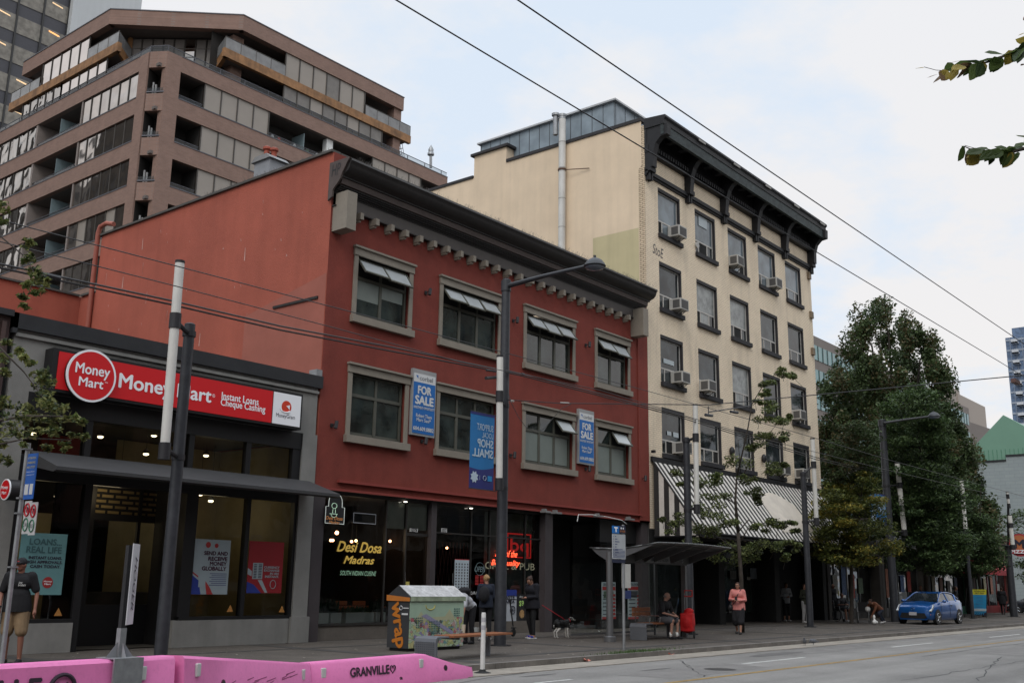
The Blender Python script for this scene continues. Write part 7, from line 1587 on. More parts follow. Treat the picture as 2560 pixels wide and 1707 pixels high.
street_tree('last street tree at the right edge of the picture, crown before the pizza sign', (at(2575, 1530, Z=0).x, at(2575, 1530, Z=0).y, 0), [(p[0]+(25 if p[1] > 1300 else 10), p[1]) for p in P6], 70, 2.0, 26, 110, .09, G1, 13, (.4, .75), .12, (2575, 1530))
# yellow green tree
Y1 = [leafmat('yellow_leaf', (.26, .215, .04)), leafmat('olive_leaf', (.125, .145, .035)), leafmat('deep_olive_leaf', (.05, .065, .02))]
P2 = [(2160, 1175), (2190, 1190), (2200, 1205), (2205, 1240), (2198, 1270), (2208, 1300), (2228, 1330), (2235, 1370), (2200, 1400), (2130, 1415), (2060, 1398), (2030, 1370), (2026, 1330), (2048, 1310), (2040, 1270), (2055, 1225), (2060, 1205), (2100, 1215), (2130, 1200)]
b2_ = (46.55, 18.15, 0)
t2 = street_tree('yellow and olive street tree between the cream hotel and the blue banner', b2_, P2, 46, 2.0, 120, 240, .07, Y1, 14, (.3, .6), .1, (2125, 1558))
foliage('crown', crown_points([(2160, 1045), (2190, 1085), (2182, 1190), (2150, 1215), (2085, 1215), (2070, 1170), (2085, 1100), (2110, 1065)], 46.6, 1.8, 60, rnd, .25, .5), 150, .065, [leafmat('rust_olive_leaf', (.085, .07, .028)), DM[0], DM[1]], t2, 15, .7, (1.2, 1.2, .5))
# thin sparse tree before the awning
T1M = [leafmat('thin_leaf', (.09, .125, .04)), leafmat('thin_leaf_light', (.17, .20, .07)), leafmat('thin_leaf_dark', (.04, .05, .025))]
tt = thing('street_tree', 'thin sparse street tree with airy branches in front of the striped awning', 'tree', (33.43, 16.87, 0), group='street trees')
t0 = 35.5
cl = [(1955, 928, 16), (1975, 940, 14), (1920, 962, 15), (1910, 985, 12), (1925, 1010, 20), (1895, 1003, 10), (1925, 1040, 22), (1955, 1052, 20), (1970, 1045, 10), (1905, 1085, 22), (1940, 1085, 22), (1960, 1100, 12), (1880, 1120, 18), (1935, 1160, 24), (1960, 1160, 12), (1845, 1160, 26), (1860, 1190, 18), (1690, 1185, 20), (1705, 1215, 10), (1765, 1205, 24), (1790, 1190, 18), (1740, 1215, 12), (1885, 1220, 18), (1895, 1250, 14), (1925, 1180, 16), (1790, 1250, 22), (1760, 1280, 22), (1800, 1290, 26), (1830, 1310, 20), (1700, 1300, 22), (1740, 1320, 24), (1780, 1330, 26), (1930, 1300, 18), (1950, 1312, 14), (1975, 1305, 12), (1990, 1330, 12), (1900, 1320, 16), (1820, 1370, 30), (1860, 1380, 26), (1780, 1385, 26), (1890, 1360, 24), (1930, 1370, 24), (1960, 1360, 16), (1730, 1360, 26), (1680, 1320, 18), (1880, 1395, 22), (1655, 1300, 10), (1965, 1395, 14), (1990, 1370, 14)]
subs = []
for (x, y, r) in cl:
    tc_ = t0+rnd.uniform(-1.3, 1.3)
    for k in range(3): subs.append((at(x+rnd.gauss(0, r*.5), y+rnd.gauss(0, r*.4), t=tc_+rnd.uniform(-.3, .3)), r*t0/FPX*.8))
foliage('crown', subs, 115, .054, T1M, tt, 21, .6, (1.1, 1.1, .6))
tb = Vector((33.43, 16.87, 0)); A1 = lambda x, y, d=0: at(x, y, t=t0+d)
br_ = [([tb, A1(1853, 1450), A1(1845, 1330)], .09, .06), ([A1(1845, 1330), A1(1838, 1250), A1(1842, 1190)], .06, .03), ([A1(1842, 1190), A1(1868, 1080), A1(1880, 1010), A1(1915, 950), A1(1960, 925)], .03, .008), ([A1(1845, 1330), A1(1870, 1300), A1(1900, 1310), A1(1950, 1295)], .025, .008), ([A1(1853, 1350), A1(1870, 1320), A1(1930, 1300)], .025, .008),
       ([A1(1838, 1260), A1(1790, 1225), A1(1700, 1190)], .022, .006), ([A1(1848, 1210), A1(1885, 1130), A1(1950, 1050)], .02, .006), ([A1(1846, 1380), A1(1780, 1330), A1(1690, 1300)], .02, .006), ([A1(1852, 1180), A1(1845, 1100), A1(1900, 1080)], .015, .005)]
for s in subs[::3]: c = A1(1843, min(1350, max(1190, 1320)), 0); n_ = A1(1843+(0), 1300); br_.append(([s[0]+Vector((rnd.uniform(-.4, .4), rnd.uniform(-.3, .3), -.35)), s[0]], .008, .004))
limbs('trunk', br_, tt, .1, .01)
# overhanging boughs at the left
tl_ = thing('street_tree', 'near street tree outside the left edge, its leafy boughs reaching over the grey shop', 'tree', (4.9, 14.6, 0), group='street trees')
LM = [leafmat('near_leaf', (.10, .14, .04)), leafmat('near_leaf_light', (.20, .21, .07)), leafmat('near_leaf_dark', (.045, .065, .024))]
t0 = 13.2
cl = [(12, 520, 14), (2, 545, 12), (78, 608, 12), (72, 640, 14), (88, 665, 18), (96, 690, 16), (112, 702, 10), (70, 715, 14), (90, 725, 12), (55, 745, 10), (62, 765, 8), (20, 860, 14), (45, 873, 14), (60, 890, 12), (8, 900, 16), (10, 930, 12), (75, 905, 12), (95, 925, 16), (110, 945, 16), (125, 955, 14), (100, 975, 14), (115, 1000, 20), (90, 1000, 16), (130, 1015, 18), (150, 1020, 16), (70, 1025, 16), (40, 1010, 18), (12, 1015, 18), (60, 1050, 22), (100, 1045, 20), (140, 1050, 18), (170, 1040, 14), (195, 1050, 12), (205, 1052, 8), (15, 1055, 20), (30, 1085, 18), (90, 1085, 18), (130, 1080, 14), (165, 1110, 10), (185, 1090, 8), (210, 1088, 8), (8, 1120, 12), (60, 1105, 12), (115, 1120, 10), (0, 1150, 12), (160, 1125, 6), (20, 1150, 10)]
subs = []
for (x, y, r) in cl:
    tc_ = t0+rnd.uniform(-.7, .7)
    for k in range(3): subs.append((at(x+rnd.gauss(0, r*.6), y+rnd.gauss(0, r*.5), t=tc_), r*t0/FPX*.9))
foliage('crown', subs, 24, .037, LM, tl_, 31, .5, (1.1, 1.1, .7), aspect=.5)
A1 = lambda x, y, d=0: at(x, y, t=t0+d)
root = Vector((4.9, 14.6, 0)); f1 = A1(-170, 1150); 
br_ = [([root, f1], .11, .08), ([f1, A1(-100, 900), A1(-60, 640)], .06, .03), ([f1, A1(-60, 1060), A1(60, 1040), A1(150, 1040), A1(205, 1055)], .03, .004), ([A1(-90, 840), A1(0, 870), A1(60, 930), A1(120, 1010)], .02, .004), ([A1(-60, 640), A1(0, 590), A1(60, 640), A1(90, 690), A1(60, 760)], .014, .003), ([f1, A1(-50, 1120), A1(70, 1095), A1(180, 1100)], .02, .004), ([A1(-60, 640), A1(-30, 540), A1(20, 520)], .012, .003), ([A1(-90, 900), A1(-20, 900), A1(10, 930)], .012, .003)]
limbs('trunk', br_, tl_, .1, .01)
# bough at the upper right, quite near
tr_b = at(3900, 1800, t=8.5); tr = thing('street_tree', 'near tree outside the right edge, two leafy twigs hanging against the sky', 'tree', (tr_b.x, tr_b.y, -.1), group='street trees')
def leaf(m, c, tip, w_, n):
    c = Vector(c); tip = Vector(tip); d = tip-c; s_ = d.cross(n).normalized()*w_; up = n.normalized()*w_*.18
    P_ = [c, c+d*.25+s_*.8+up, c+d*.55+s_+up, c+d*.8+s_*.55, tip, c+d*.8-s_*.55, c+d*.55-s_+up, c+d*.25-s_*.8+up]
    k = len(m.v); m.v += [tuple(p) for p in P_]; m.f += [(k, k+1, k+2, k+3, k+4), (k, k+4, k+5, k+6, k+7)]; m.mi += [m.m]*2
m = MB(); t0 = 6.0; rr = random.Random(77); tw = MB()
for twig in ([(2600, 100), (2560, 118), (2525, 132), (2490, 150), (2450, 160), (2420, 165), (2390, 170), (2360, 176)], [(2620, 330), (2560, 372), (2530, 380), (2500, 378), (2470, 376), (2445, 382), (2410, 366)]):
    pts = [at(x, y, t=t0) for x, y in twig]; tw.tube(pts, [.012-.0015*i for i in range(len(pts))], 5)
    for i in range(len(twig)-1):
        for k in range(6 if i < 5 else 3):
            f_ = rr.random(); x = twig[i][0]+(twig[i+1][0]-twig[i][0])*f_; y = twig[i][1]+(twig[i+1][1]-twig[i][1])*f_
            a_ = rr.choice([rr.uniform(1.9, 2.5), rr.uniform(1.7, 2.3), rr.uniform(2.6, 3.5)]); Ln = rr.uniform(34, 52)*(1 if i < 5 else .8); dt = rr.uniform(-.12, .12)
            m.m = rr.choice([0, 0, 2, 2, 1]) if i < 4 else rr.choice([0, 1, 3])
            leaf(m, at(x, y+rr.uniform(-4, 4), t=t0+dt*.3), at(x+Ln*cos(a_), y+Ln*sin(a_), t=t0+dt), .036, Vector((rr.uniform(-.5, .5), rr.uniform(-1, 0), rr.uniform(.3, 1))))
for (a, b) in (((2310, 170), (2288, 172)), ((2408, 366), (2402, 366)), ((2400, 152), (2370, 160)), ((2565, 82), (2545, 90)), ((2572, 40), (2558, 52)), ((2440, 380), (2415, 396)), ((2560, 160), (2552, 165)), ((2345, 186), (2316, 196)), ((2372, 178), (2332, 208))):
    m.m = rr.choice([0, 1, 3]); leaf(m, at(*a, t=t0), at(*b, t=t0), .018, Vector((.2, -.6, .6)))
tw.tube([at(2362, 177, t=t0), at(2340, 176, t=t0), at(2310, 168, t=t0)], .002, 4).tube([at(2460, 378, t=t0), at(2440, 372, t=t0), at(2412, 364, t=t0)], .002, 4)
j = at(3500, 300, t=7.4); tw.tube([Vector((tr_b.x, tr_b.y, -.1)), at(3800, 1200, t=8.1), at(3650, 700, t=7.8), j], [.12, .11, .09, .06], 8).tube([j, at(3100, 60, t=6.8), at(2800, 40, t=6.3), at(2600, 100, t=t0)], [.05, .03, .018, .012], 6).tube([j, at(3100, 300, t=6.7), at(2800, 290, t=6.2), at(2620, 330, t=t0)], [.035, .025, .018, .012], 6)
for k in range(150):
    x = rr.uniform(2640, 3700); y = rr.uniform(-500, 400); tt_ = rr.uniform(5.8, 7.6); a_ = rr.uniform(1.2, 3.6); m.m = rr.choice([0, 0, 2, 1])
    leaf(m, at(x, y, t=tt_), at(x+40*cos(a_), y+40*sin(a_), t=tt_+.05), .036, Vector((rr.uniform(-.5, .5), rr.uniform(-1, 0), rr.uniform(.3, 1))))
m.build('crown', [leafmat('twig_leaf', (.075, .115, .03), trans=.45), leafmat('twig_leaf_gold', (.32, .25, .05), trans=.45), leafmat('twig_leaf_dark', (.035, .06, .02)), leafmat('twig_leaf_red', (.16, .10, .05))], tr)
tw.build('trunk', BARK, tr, smooth=True)
# ================================================================ OVERHEAD WIRES
WM = mat('wire', (.02, .018, .018), .5, var=.1)
def wire(label, pts, r, name='overhead_wire', group='overhead wires'):
    t = MB().tube(pts, r, 5).build(name, WM); tag(t, label, 'wire', group); return t
def cat(a, b, sag, n=12): a = Vector(a); b = Vector(b); return [a.lerp(b, i/n)-Vector((0, 0, sag*4*(i/n)*(1-i/n))) for i in range(n+1)]
wire('trolley wire crossing the sky, left of the two sky wires', [(-12, 5.41, 6), (5, 5.41, 6), (22, 5.2, 6.0), (60, 5.0, 6.0), (200, 4.6, 6.0)], .007)
wire('trolley wire crossing the sky, right of the two sky wires', [(-12, 4.66, 6), (5.7, 4.64, 6), (20.6, 4.42, 6), (60, 4.2, 6), (200, 3.8, 6.0)], .007)
wire('upper thin wire crossing the red side wall from the left edge', [(-10, 13.3, 6.05), (5.67, 13.24, 6.0), (13.25, 13.5, 6.19), (22, 13.5, 6.27), (31, 13.5, 6.3), (40, 13.5, 6.27), (60, 13.5, 6.38), (120, 13.4, 6.3)], .009)
tb_ = [at(x, y, Y=14.3) for x, y in ((-200, 560), (0, 604), (430, 713), (800, 810), (1150, 905), (1500, 975), (1900, 1095), (2200, 1170), (2520, 1245))]
wire('lower thin wire crossing the red side wall just above the thick pair', tb_, .009)
for k, dz in enumerate((0, 10)):
    pts = [at(x, y+dz*(1 if x < 1200 else .5), Y=16.72) for x, y in ((-200, 615), (0, 660), (430, 752), (700, 815), (1000, 872), (1238, 922))]
    wire(('upper','lower')[k]+' of the thick cable pair reaching the tall lamp post from the left', pts, .019)
    pts = [at(x, y+dz*.5, Y=16.8) for x, y in ((1262, 925), (1311, 936), (1500, 984), (1700, 1038), (1900, 1100), (2040, 1143), (2130, 1165), (2215, 1174))]
    wire(('upper','lower')[k]+' of the cable pair running right from the tall lamp post past the awning', pts, .017)
wire('black span wire strung from the tall lamp post out over the road', [(20.6, 16.9, 6.17), at(1400, 1008, Y=15.2), at(1611, 1010, Y=13.8), at(1771, 1012, Y=12.2), (23.94, 5.33, 6.05), (24.9, -3, 6.4)], .012)
zz8 = px((1200, 600), 3.1367)
cp = [(215, 1110), (222, 1200), (245, 1275), (300, 1385), (360, 1465), (430, 1505), (500, 1480), (570, 1400), (640, 1320), (715, 1285)]
wire('slack loop of black cable hanging beside the tall lamp post', [at(*zz8(x, y), Y=16.7-.15*i) for i, (x, y) in enumerate(cp)], .008, 'slack_cable')
m = MB(); a = at(*zz8(240, 1262), Y=16.5); m.tube([a, at(*zz8(265, 1262), Y=16.4)], .03, 6).tube([at(*zz8(630, 1275), Y=15.8), at(*zz8(700, 1278), Y=15.6)], .02, 6); o = m.build('wire_insulator', mat('insulator_grey', (.35, .33, .3), .4)); tag(o, 'pale insulators on the span wire beside the tall lamp post', 'insulator')
r1 = px((1600, 850), 3.484)
m = MB(); Yh = 13.0; m.tube([at(*r1(595, 575), Y=Yh), at(*r1(597, 645), Y=Yh)], .012, 5).tube([at(*r1(570, 650), Y=Yh), at(*r1(628, 658), Y=Yh)], .04, 6).tube([at(*r1(820, 600), Y=Yh), at(*r1(820, 620), Y=Yh)], .012, 5).tube([at(*r1(790, 622), Y=Yh), at(*r1(850, 632), Y=Yh)], .04, 6).tube([at(*r1(600, 626), Y=Yh), at(*r1(965, 572), Y=Yh)], .018, 6).tube([at(*r1(965, 545), Y=Yh), at(*r1(960, 590), Y=Yh)], .03, 6)
tag(m.build('wire_hanger', POLE), 'slanted wire hanger with two dark shoes in front of the cream brick wall', 'hanger')
m = MB(); m.tube([at(1216, 925, Y=16.5), at(1240, 928, Y=16.5)], .03, 6).tube([at(1215, 945, Y=16.5), at(1250, 942, Y=16.7)], .045, 6).tube([at(1311, 936, Y=16.8)-Vector((.12, 0, 0)), at(1311, 936, Y=16.8)], .03, 6); tag(m.build('cable_clamp', CL), 'dark cable clamps where the thick wires meet the tall lamp post', 'clamp')
m = MB(); q = at(133, 692, Y=16.72); m.tube([q-Vector((.12, 0, 0)), q+Vector((.12, 0, 0))], .045, 6); tag(m.build('cable_splice', CL), 'dark splice on the thick cable pair near the left edge', 'clamp')
m = MB(); q = at(2538, 945, Z=6.02); m.box(q.x-.2, q.x+.2, q.y-.05, q.y+.05, q.z-.12, q.z-.04); tag(m.build('wire_shoe', mat('rust_brown', (.12, .06, .05), .6)), 'small brown fitting where span wire meets trolley wires at far right', 'fitting')
# ================================================================ PEOPLE, ANIMALS, VEHICLES
def remesh(mb, voxel, smooth=4):
    me = bpy.data.meshes.new('tmp'); me.from_pydata(mb.v, [], mb.f); me.update(); o = bpy.data.objects.new('tmp', me); COL.objects.link(o)
    r = o.modifiers.new('r', 'REMESH'); r.mode = 'VOXEL'; r.voxel_size = voxel
    s = o.modifiers.new('s', 'SMOOTH'); s.iterations = smooth; s.factor = .5
    bpy.context.view_layer.update(); dg = bpy.context.evaluated_depsgraph_get(); out = bpy.data.meshes.new_from_object(o.evaluated_get(dg))
    bpy.data.objects.remove(o); bpy.data.meshes.remove(me); return out
def fin(name, me, material, parent, extra=None):
    """remeshed surface plus fine pieces, one mesh"""
    if extra is not None and extra.v:
        n = len(me.vertices); V = [v.co[:] for v in me.vertices] + extra.v; Fc = [tuple(p.vertices) for p in me.polygons] + [tuple(n+i for i in f) for f in extra.f]
        bpy.data.meshes.remove(me); me = bpy.data.meshes.new(name); me.from_pydata(V, [], Fc); me.update()
    me.materials.clear(); me.materials.append(material); me.polygons.foreach_set('use_smooth', [True]*len(me.polygons)); me.name = name
    o = bpy.data.objects.new(name, me); COL.objects.link(o); o.parent = parent; return o
def limb(mb, pts, rs):
    pts = [Vector(p) for p in pts]; mb.tube(pts, list(rs), 12)
    for p, r in zip(pts, rs): mb.ball(p, r*1.0, 12, 8)
SKIN = mat('skin', (.36, .19, .13), .55, var=.06); SKIN2 = mat('skin_tan', (.24, .12, .08), .6, var=.06); HAIRB = mat('hair_brown', (.045, .022, .014), .6, var=.2, scale=20); HAIRL = mat('hair_blonde', (.36, .22, .10), .6, var=.25, scale=20); HAIRG = mat('hair_grey', (.2, .18, .17), .7)
BLK = mat('cloth_black', (.014, .014, .017), .85, var=.2, scale=5); NAV = mat('cloth_navy', (.015, .02, .035), .85, var=.2, scale=5)
S0 = dict(pelvis=(0, 0, .96), waist=(0, 0, 1.12), chest=(0, 0, 1.32), neck=(0, 0, 1.48), head=(0, .03, 1.63), shL=(-.18, 0, 1.43), elL=(-.25, -.02, 1.13), wrL=(-.27, .05, .88), shR=(.18, 0, 1.43), elR=(.25, -.02, 1.13), wrR=(.27, .05, .88),
          hipL=(-.09, 0, .93), knL=(-.11, .03, .50), anL=(-.11, -.02, .09), hipR=(.09, 0, .93), knR=(.11, .03, .50), anR=(.11, -.02, .09), look=(0, 1, 0), toeL=(-.03, 1, 0), toeR=(.03, 1, 0))
def person(label, loc, rz, J, top, bottom, shoes, hair, scale=1.0, skin=SKIN, stout=1.0, voxel=.014, fingers=True, cat='person'):
    p = dict(S0); p.update(J); p = {k: Vector(v) for k, v in p.items()}
    t = thing('person', label, cat, loc, rz); t.scale = (scale,)*3
    up = (p['neck']-p['pelvis']).normalized(); look = p['look'].normalized(); hd = p['head']
    side = look.cross(Vector((0, 0, 1))).normalized() if abs(look.z) < .95 else Vector((1, 0, 0)); hup = side.cross(look).normalized()
    Mh = Matrix((side, look, hup)).transposed()
    def H(x, y, z): return hd + Mh @ Vector((x, y, z))
    sh = (p['shR']-p['shL']).normalized(); fw = up.cross(sh)*-1; fw = sh.cross(up)*-1 if False else up.cross(sh)
    T = Matrix((sh, fw, up)).transposed()
    b = MB()
    b.ball(hd, (.073, .092, .108), 16, 12, Mh); b.ball(H(0, .028, -.055), (.052, .06, .055), 12, 8, Mh)           # skull and jaw
    b.tube([H(0, .085, .01), H(0, .108, -.022)], [.010, .016], 8); b.ball(H(0, .1, -.02), .014, 8, 6)              # nose
    for s_ in (-1, 1): b.ball(H(.074*s_, -.005, -.01), (.01, .022, .03), 8, 6, Mh)
    limb(b, [p['neck']-up*.03, hd-Mh@Vector((0, .015, .07))], [.058, .052])
    b.ball(p['chest'], (.145*stout, .10*stout, .16), 14, 10, T); b.ball(p['waist'], (.125*stout, .10*stout, .13), 14, 10, T); b.ball(p['pelvis'], (.15*stout, .11*stout, .12), 14, 10, T)
    for s_ in 'LR':
        limb(b, [p['sh'+s_], p['el'+s_], p['wr'+s_]], [.048*stout, .038, .026])
        limb(b, [p['hip'+s_], p['kn'+s_], p['an'+s_]], [.085*stout, .056, .036]); c = p['kn'+s_].lerp(p['an'+s_], .3); b.ball(c-Vector(p['toe'+s_]).normalized()*.012, (.05, .05, .10), 10, 8)
        toe = p['toe'+s_].normalized(); limb(b, [p['an'+s_]-toe*.03-Vector((0, 0, .035)), p['an'+s_]+toe*.14-Vector((0, 0, .05))], [.036, .028])
        fd = (p['wr'+s_]-p['el'+s_]).normalized(); limb(b, [p['wr'+s_], p['wr'+s_]+fd*.05], [.025, .034]); b.ball(p['wr'+s_]+fd*.06, (.036, .022, .045), 10, 8, Vector((0, 0, 1)).rotation_difference(fd).to_matrix())
    ex = MB()
    if fingers:
        for s_ in 'LR':
            fd = (p['wr'+s_]-p['el'+s_]).normalized(); w_ = fd.cross(fw if abs(fd.dot(fw)) < .9 else up).normalized(); cu = w_.cross(fd).normalized(); cu = cu if cu.dot(fw) > 0 else -cu; base = p['wr'+s_]+fd*.085
            for k, (o_, l_) in enumerate(((-.026, .066), (-.009, .076), (.009, .072), (.025, .056))):
                a0 = base+cu*o_*1.0; a1 = a0+fd*l_*.5; a2 = a1+fd*l_*.4+w_*.012*(1 if s_ == 'R' else -1); ex.tube([a0-fd*.02, a0, a1, a2], [.009, .009, .0085, .007], 6)
            a0 = p['wr'+s_]+fd*.03; ex.tube([a0, a0+cu*.035+fd*.02, a0+cu*.045+fd*.055], [.012, .011, .008], 6)
    body = fin('body', remesh(b, voxel), skin, t, ex)
    e = MB()
    for s_ in (-1, 1): e.ball(H(.03*s_, .083, .012), (.011, .008, .007), 8, 6, Mh)
    e.build('eyes', mat('eye_dark', (.02, .015, .012), .3), t, local=True); m_ = MB(); m_.ball(H(0, .086, -.055), (.024, .008, .006), 8, 5, Mh); m_.build('mouth', mat('lips', (.22, .07, .06), .5), t, local=True)
    # garments
    tm, sleeve, hem, loose = top; g = MB(); k = 1+loose
    g.ball(p['chest']+up*.01, (.165*stout*k, .12*stout*k, .16), 16, 10, T); g.ball(p['waist'], (.145*stout*k, .12*stout*k, .15), 16, 10, T); 
    if hem:
        n0 = len(g.v); g.lathe([(.10, -hem), (.172, -hem+.004), (.168, .0), (.15, .16), (.1, .2)], (0, 0, 0), 18)
        for i in range(n0, len(g.v)): v = Vector(g.v[i]); v.x *= stout*k; v.y *= stout*k*.78; g.v[i] = tuple(p['pelvis'] + T @ v)
    limb(g, [p['shL']+sh*.02, p['shR']-sh*.02], [.062*k, .062*k]); limb(g, [p['neck']-up*.02, p['neck']-up*.06], [.064, .085])
    for s_ in 'LR':
        a, b_, c_ = p['sh'+s_], p['el'+s_], p['wr'+s_]
        if sleeve >= 1: limb(g, [a, b_, b_.lerp(c_, min(1, sleeve-.05+.0 if sleeve > 1 else .92))], [.062*k*stout, .052*k, .038*k])
        elif sleeve > 0: limb(g, [a, a.lerp(b_, sleeve)], [.066*k*stout, .062*k])
    fin('shirt', remesh(g, voxel, 3), tm, t)
    bm_, blen, bl = bottom; g = MB(); g.ball(p['pelvis'], (.165*stout, .125*stout, .125), 16, 10, T)
    for s_ in 'LR':
        h_, kn, an = p['hip'+s_], p['kn'+s_], p['an'+s_]
        if blen > .5: limb(g, [h_, kn, kn.lerp(an, (blen-.5)*2)], [.098*stout*(1+bl*.5), .068*(1+bl), (.068-(blen-.5)*2*.022)*(1+bl*1.3)])
        else: limb(g, [h_, h_.lerp(kn, blen*2)], [.10*stout*(1+bl*.5), .082*(1+bl)])
    if bl > .6:
        g.lathe([(.16, .02), (.195, -.2), (.185, -.40), (.165, -.50)], p['pelvis'], 16)
    fin('trousers', remesh(g, voxel, 3), bm_, t)
    if shoes:
        g = MB()
        for s_ in 'LR':
            toe = p['toe'+s_].normalized(); a = p['an'+s_]; g.ball(a-Vector((0, 0, .045)), (.045, .05, .04), 10, 8); limb(g, [a-toe*.04-Vector((0, 0, .05)), a+toe*.07-Vector((0, 0, .05)), a+toe*.17-Vector((0, 0, .06))], [.042, .044, .032])
        fin('shoes', remesh(g, voxel, 2), shoes, t)
    if hair:
        st, hm = hair; g = MB()
        if st in ('short', 'bun', 'long', 'pony'): g.ball(H(0, -.012, .022), (.082, .098, .105), 14, 10, Mh)
        if st == 'fringe': pass
        if st == 'bun': g.ball(H(0, -.1, .06), .042, 10, 8)
        if st == 'pony': g.ball(H(0, -.1, .02), (.05, .045, .05), 10, 8, Mh)
        if st == 'long': g.ball(H(0, -.05, -.05), (.09, .075, .12), 12, 8, Mh)
        if st == 'cap': g.ball(H(0, -.005, .035), (.084, .1, .085), 14, 10, Mh); g.ball(H(0, .095, .035), (.07, .07, .012), 12, 6, Mh)
        if st == 'bald': g.ball(H(0, -.03, -.015), (.079, .075, .05), 12, 8, Mh)
        me = remesh(g, .010, 2)
        if st in ('short', 'bun', 'long', 'pony', 'bald'):   # keep the face clear
            bm = bmesh.new(); bm.from_mesh(me); inv = Mh.transposed(); dl = []
            for v in bm.verts:
                q_ = inv @ (v.co-hd)
                if q_.y > .035 and q_.z < .065 and abs(q_.x) < .075: dl.append(v)
            bmesh.ops.delete(bm, geom=dl, context='VERTS'); bm.to_mesh(me); bm.free()
        fin('cap' if st == 'cap' else 'hair', me, hm, t)
    return t, H, p, T
def W(t, v): return t.matrix_world @ Vector(v)
# --- man in cap, far left
t, H, p, T = person('man in black cap, black tee and khaki shorts standing at the left edge', (9.20, 18.71, 0), radians(138), dict(wrR=(.24, .14, .90), elR=(.27, .02, 1.14), wrL=(-.30, .04, .88), elL=(-.29, -.03, 1.15), look=(.35, 1, -.12), knL=(-.13, .06, .5), anL=(-.14, .04, .09)), (mat('tee_black', (.011, .011, .013), .9, var=.2), .75, .12, .12), (mat('khaki', (.22, .15, .085), .85, var=.2, scale=6), .46, .28), BLK, ('cap', BLK), 1.04, mat('skin_ruddy', (.24, .105, .07), .55, var=.08), 1.22, .009)
c = p['chest']+Vector((.0, .155, -.02)); lettering('low', c+Vector((-.06, .02, .03)), (-1, 0, 0), UZ, .06, .035, WHITE, t, local=True, shear=.3, name='shirt_print'); lettering('brothers', c+Vector((-.085, .02, -.01)), (-1, 0, 0), UZ, .12, .04, WHITE, t, local=True, shear=.3, name='shirt_print')
MB().ball(H(0, .095, .06), (.02, .01, .012), 8, 6).build('cap_badge', mat('clutter_red', (.3, .03, .03)), t, local=True); MB().tube([p['wrR']-Vector((0, 0, -.02)), p['wrR']+Vector((0, 0, .045))], .031, 10).build('wrist_watch', BLACK, t, local=True)
# --- person bending to the bench
q = at(1155, 1562, Z=.62)
t, H, p, T = person('person in white tee and black backpack bending down behind the painted container', (20.25, 17.9, 0), radians(97), dict(pelvis=(0, -.25, .93), waist=(0, -.12, 1.05), chest=(.0, .1, 1.14), neck=(.02, .26, 1.20), head=(.06, .40, 1.22), look=(.2, .8, -.7), shL=(-.17, .2, 1.13), shR=(.17, .2, 1.16), elL=(-.20, .30, .86), wrL=(-.20, .36, .64), elR=(.25, .30, .92), wrR=(.18, .45, .85), hipL=(-.09, -.25, .9), hipR=(.09, -.25, .9), knL=(-.1, -.2, .48), knR=(.1, -.2, .48), anL=(-.1, -.25, .09), anR=(.1, -.25, .09)), (mat('tee_white', (.42, .43, .46), .8, var=.1), .7, .05, .08), (BLK, 1, .1), BLK, ('short', HAIRB))
MB().ball((0, .02, 1.30), (.15, .2, .1), 12, 8).build('backpack', BLK, t, local=True, smooth=True)
# --- blonde woman
t, H, p, T = person('blonde woman in dark jacket standing with her back turned left of the lamp post', (22.1, 18.75, 0), radians(-28), dict(look=(-.3, 1, -.1), wrL=(-.15, .2, 1.1), elL=(-.24, 0, 1.14), elR=(.24, -.03, 1.15), wrR=(.2, .16, 1.02)), (NAV, 1, .1, .16), (BLK, .98, .05), mat('shoe_white', (.6, .6, .6)), ('pony', HAIRL), .99, stout=1.05)
MB().ball((-.14, -.19, 1.22), (.17, .1, .22), 12, 8).build('backpack', BLK, t, local=True, smooth=True)
# --- dog walker
dw = at(1329, 1595, Z=0)
t, H, p, T = person('woman in black with hair bun and blue sandals looking down, holding a red leash', (dw.x, dw.y, 0), radians(78), dict(look=(.1, 1, -.75), head=(0, .09, 1.59), neck=(0, .03, 1.46), wrL=(-.10, .27, 1.12), elL=(-.24, .03, 1.14), elR=(.26, -.08, 1.14), wrR=(.27, -.14, .93), knL=(-.12, .05, .5), anL=(-.16, .06, .09), anR=(.13, -.10, .09)), (mat('sweat_black', (.012, .012, .017), .9, var=.2), 1, .14, .28), (mat('leggings', (.009, .009, .010), .8), .96, 0.0), None, ('bun', HAIRB), 1.0, stout=1.22)
g = MB()
for s_ in 'LR': a = p['an'+s_]; g.box(a.x-.05, a.x+.05, a.y-.08, a.y+.2, .0, .03)
g.build('sandal_soles', mat('shoe_white', (.6, .6, .6)), t, local=True, bevel=.008); g = MB()
for s_ in 'LR': a = p['an'+s_]; g.box(a.x-.055, a.x+.055, a.y+.05, a.y+.14, .03, .075)
g.build('sandal_straps', mat('sandal_blue', (.02, .06, .4), .5), t, local=True, bevel=.012)
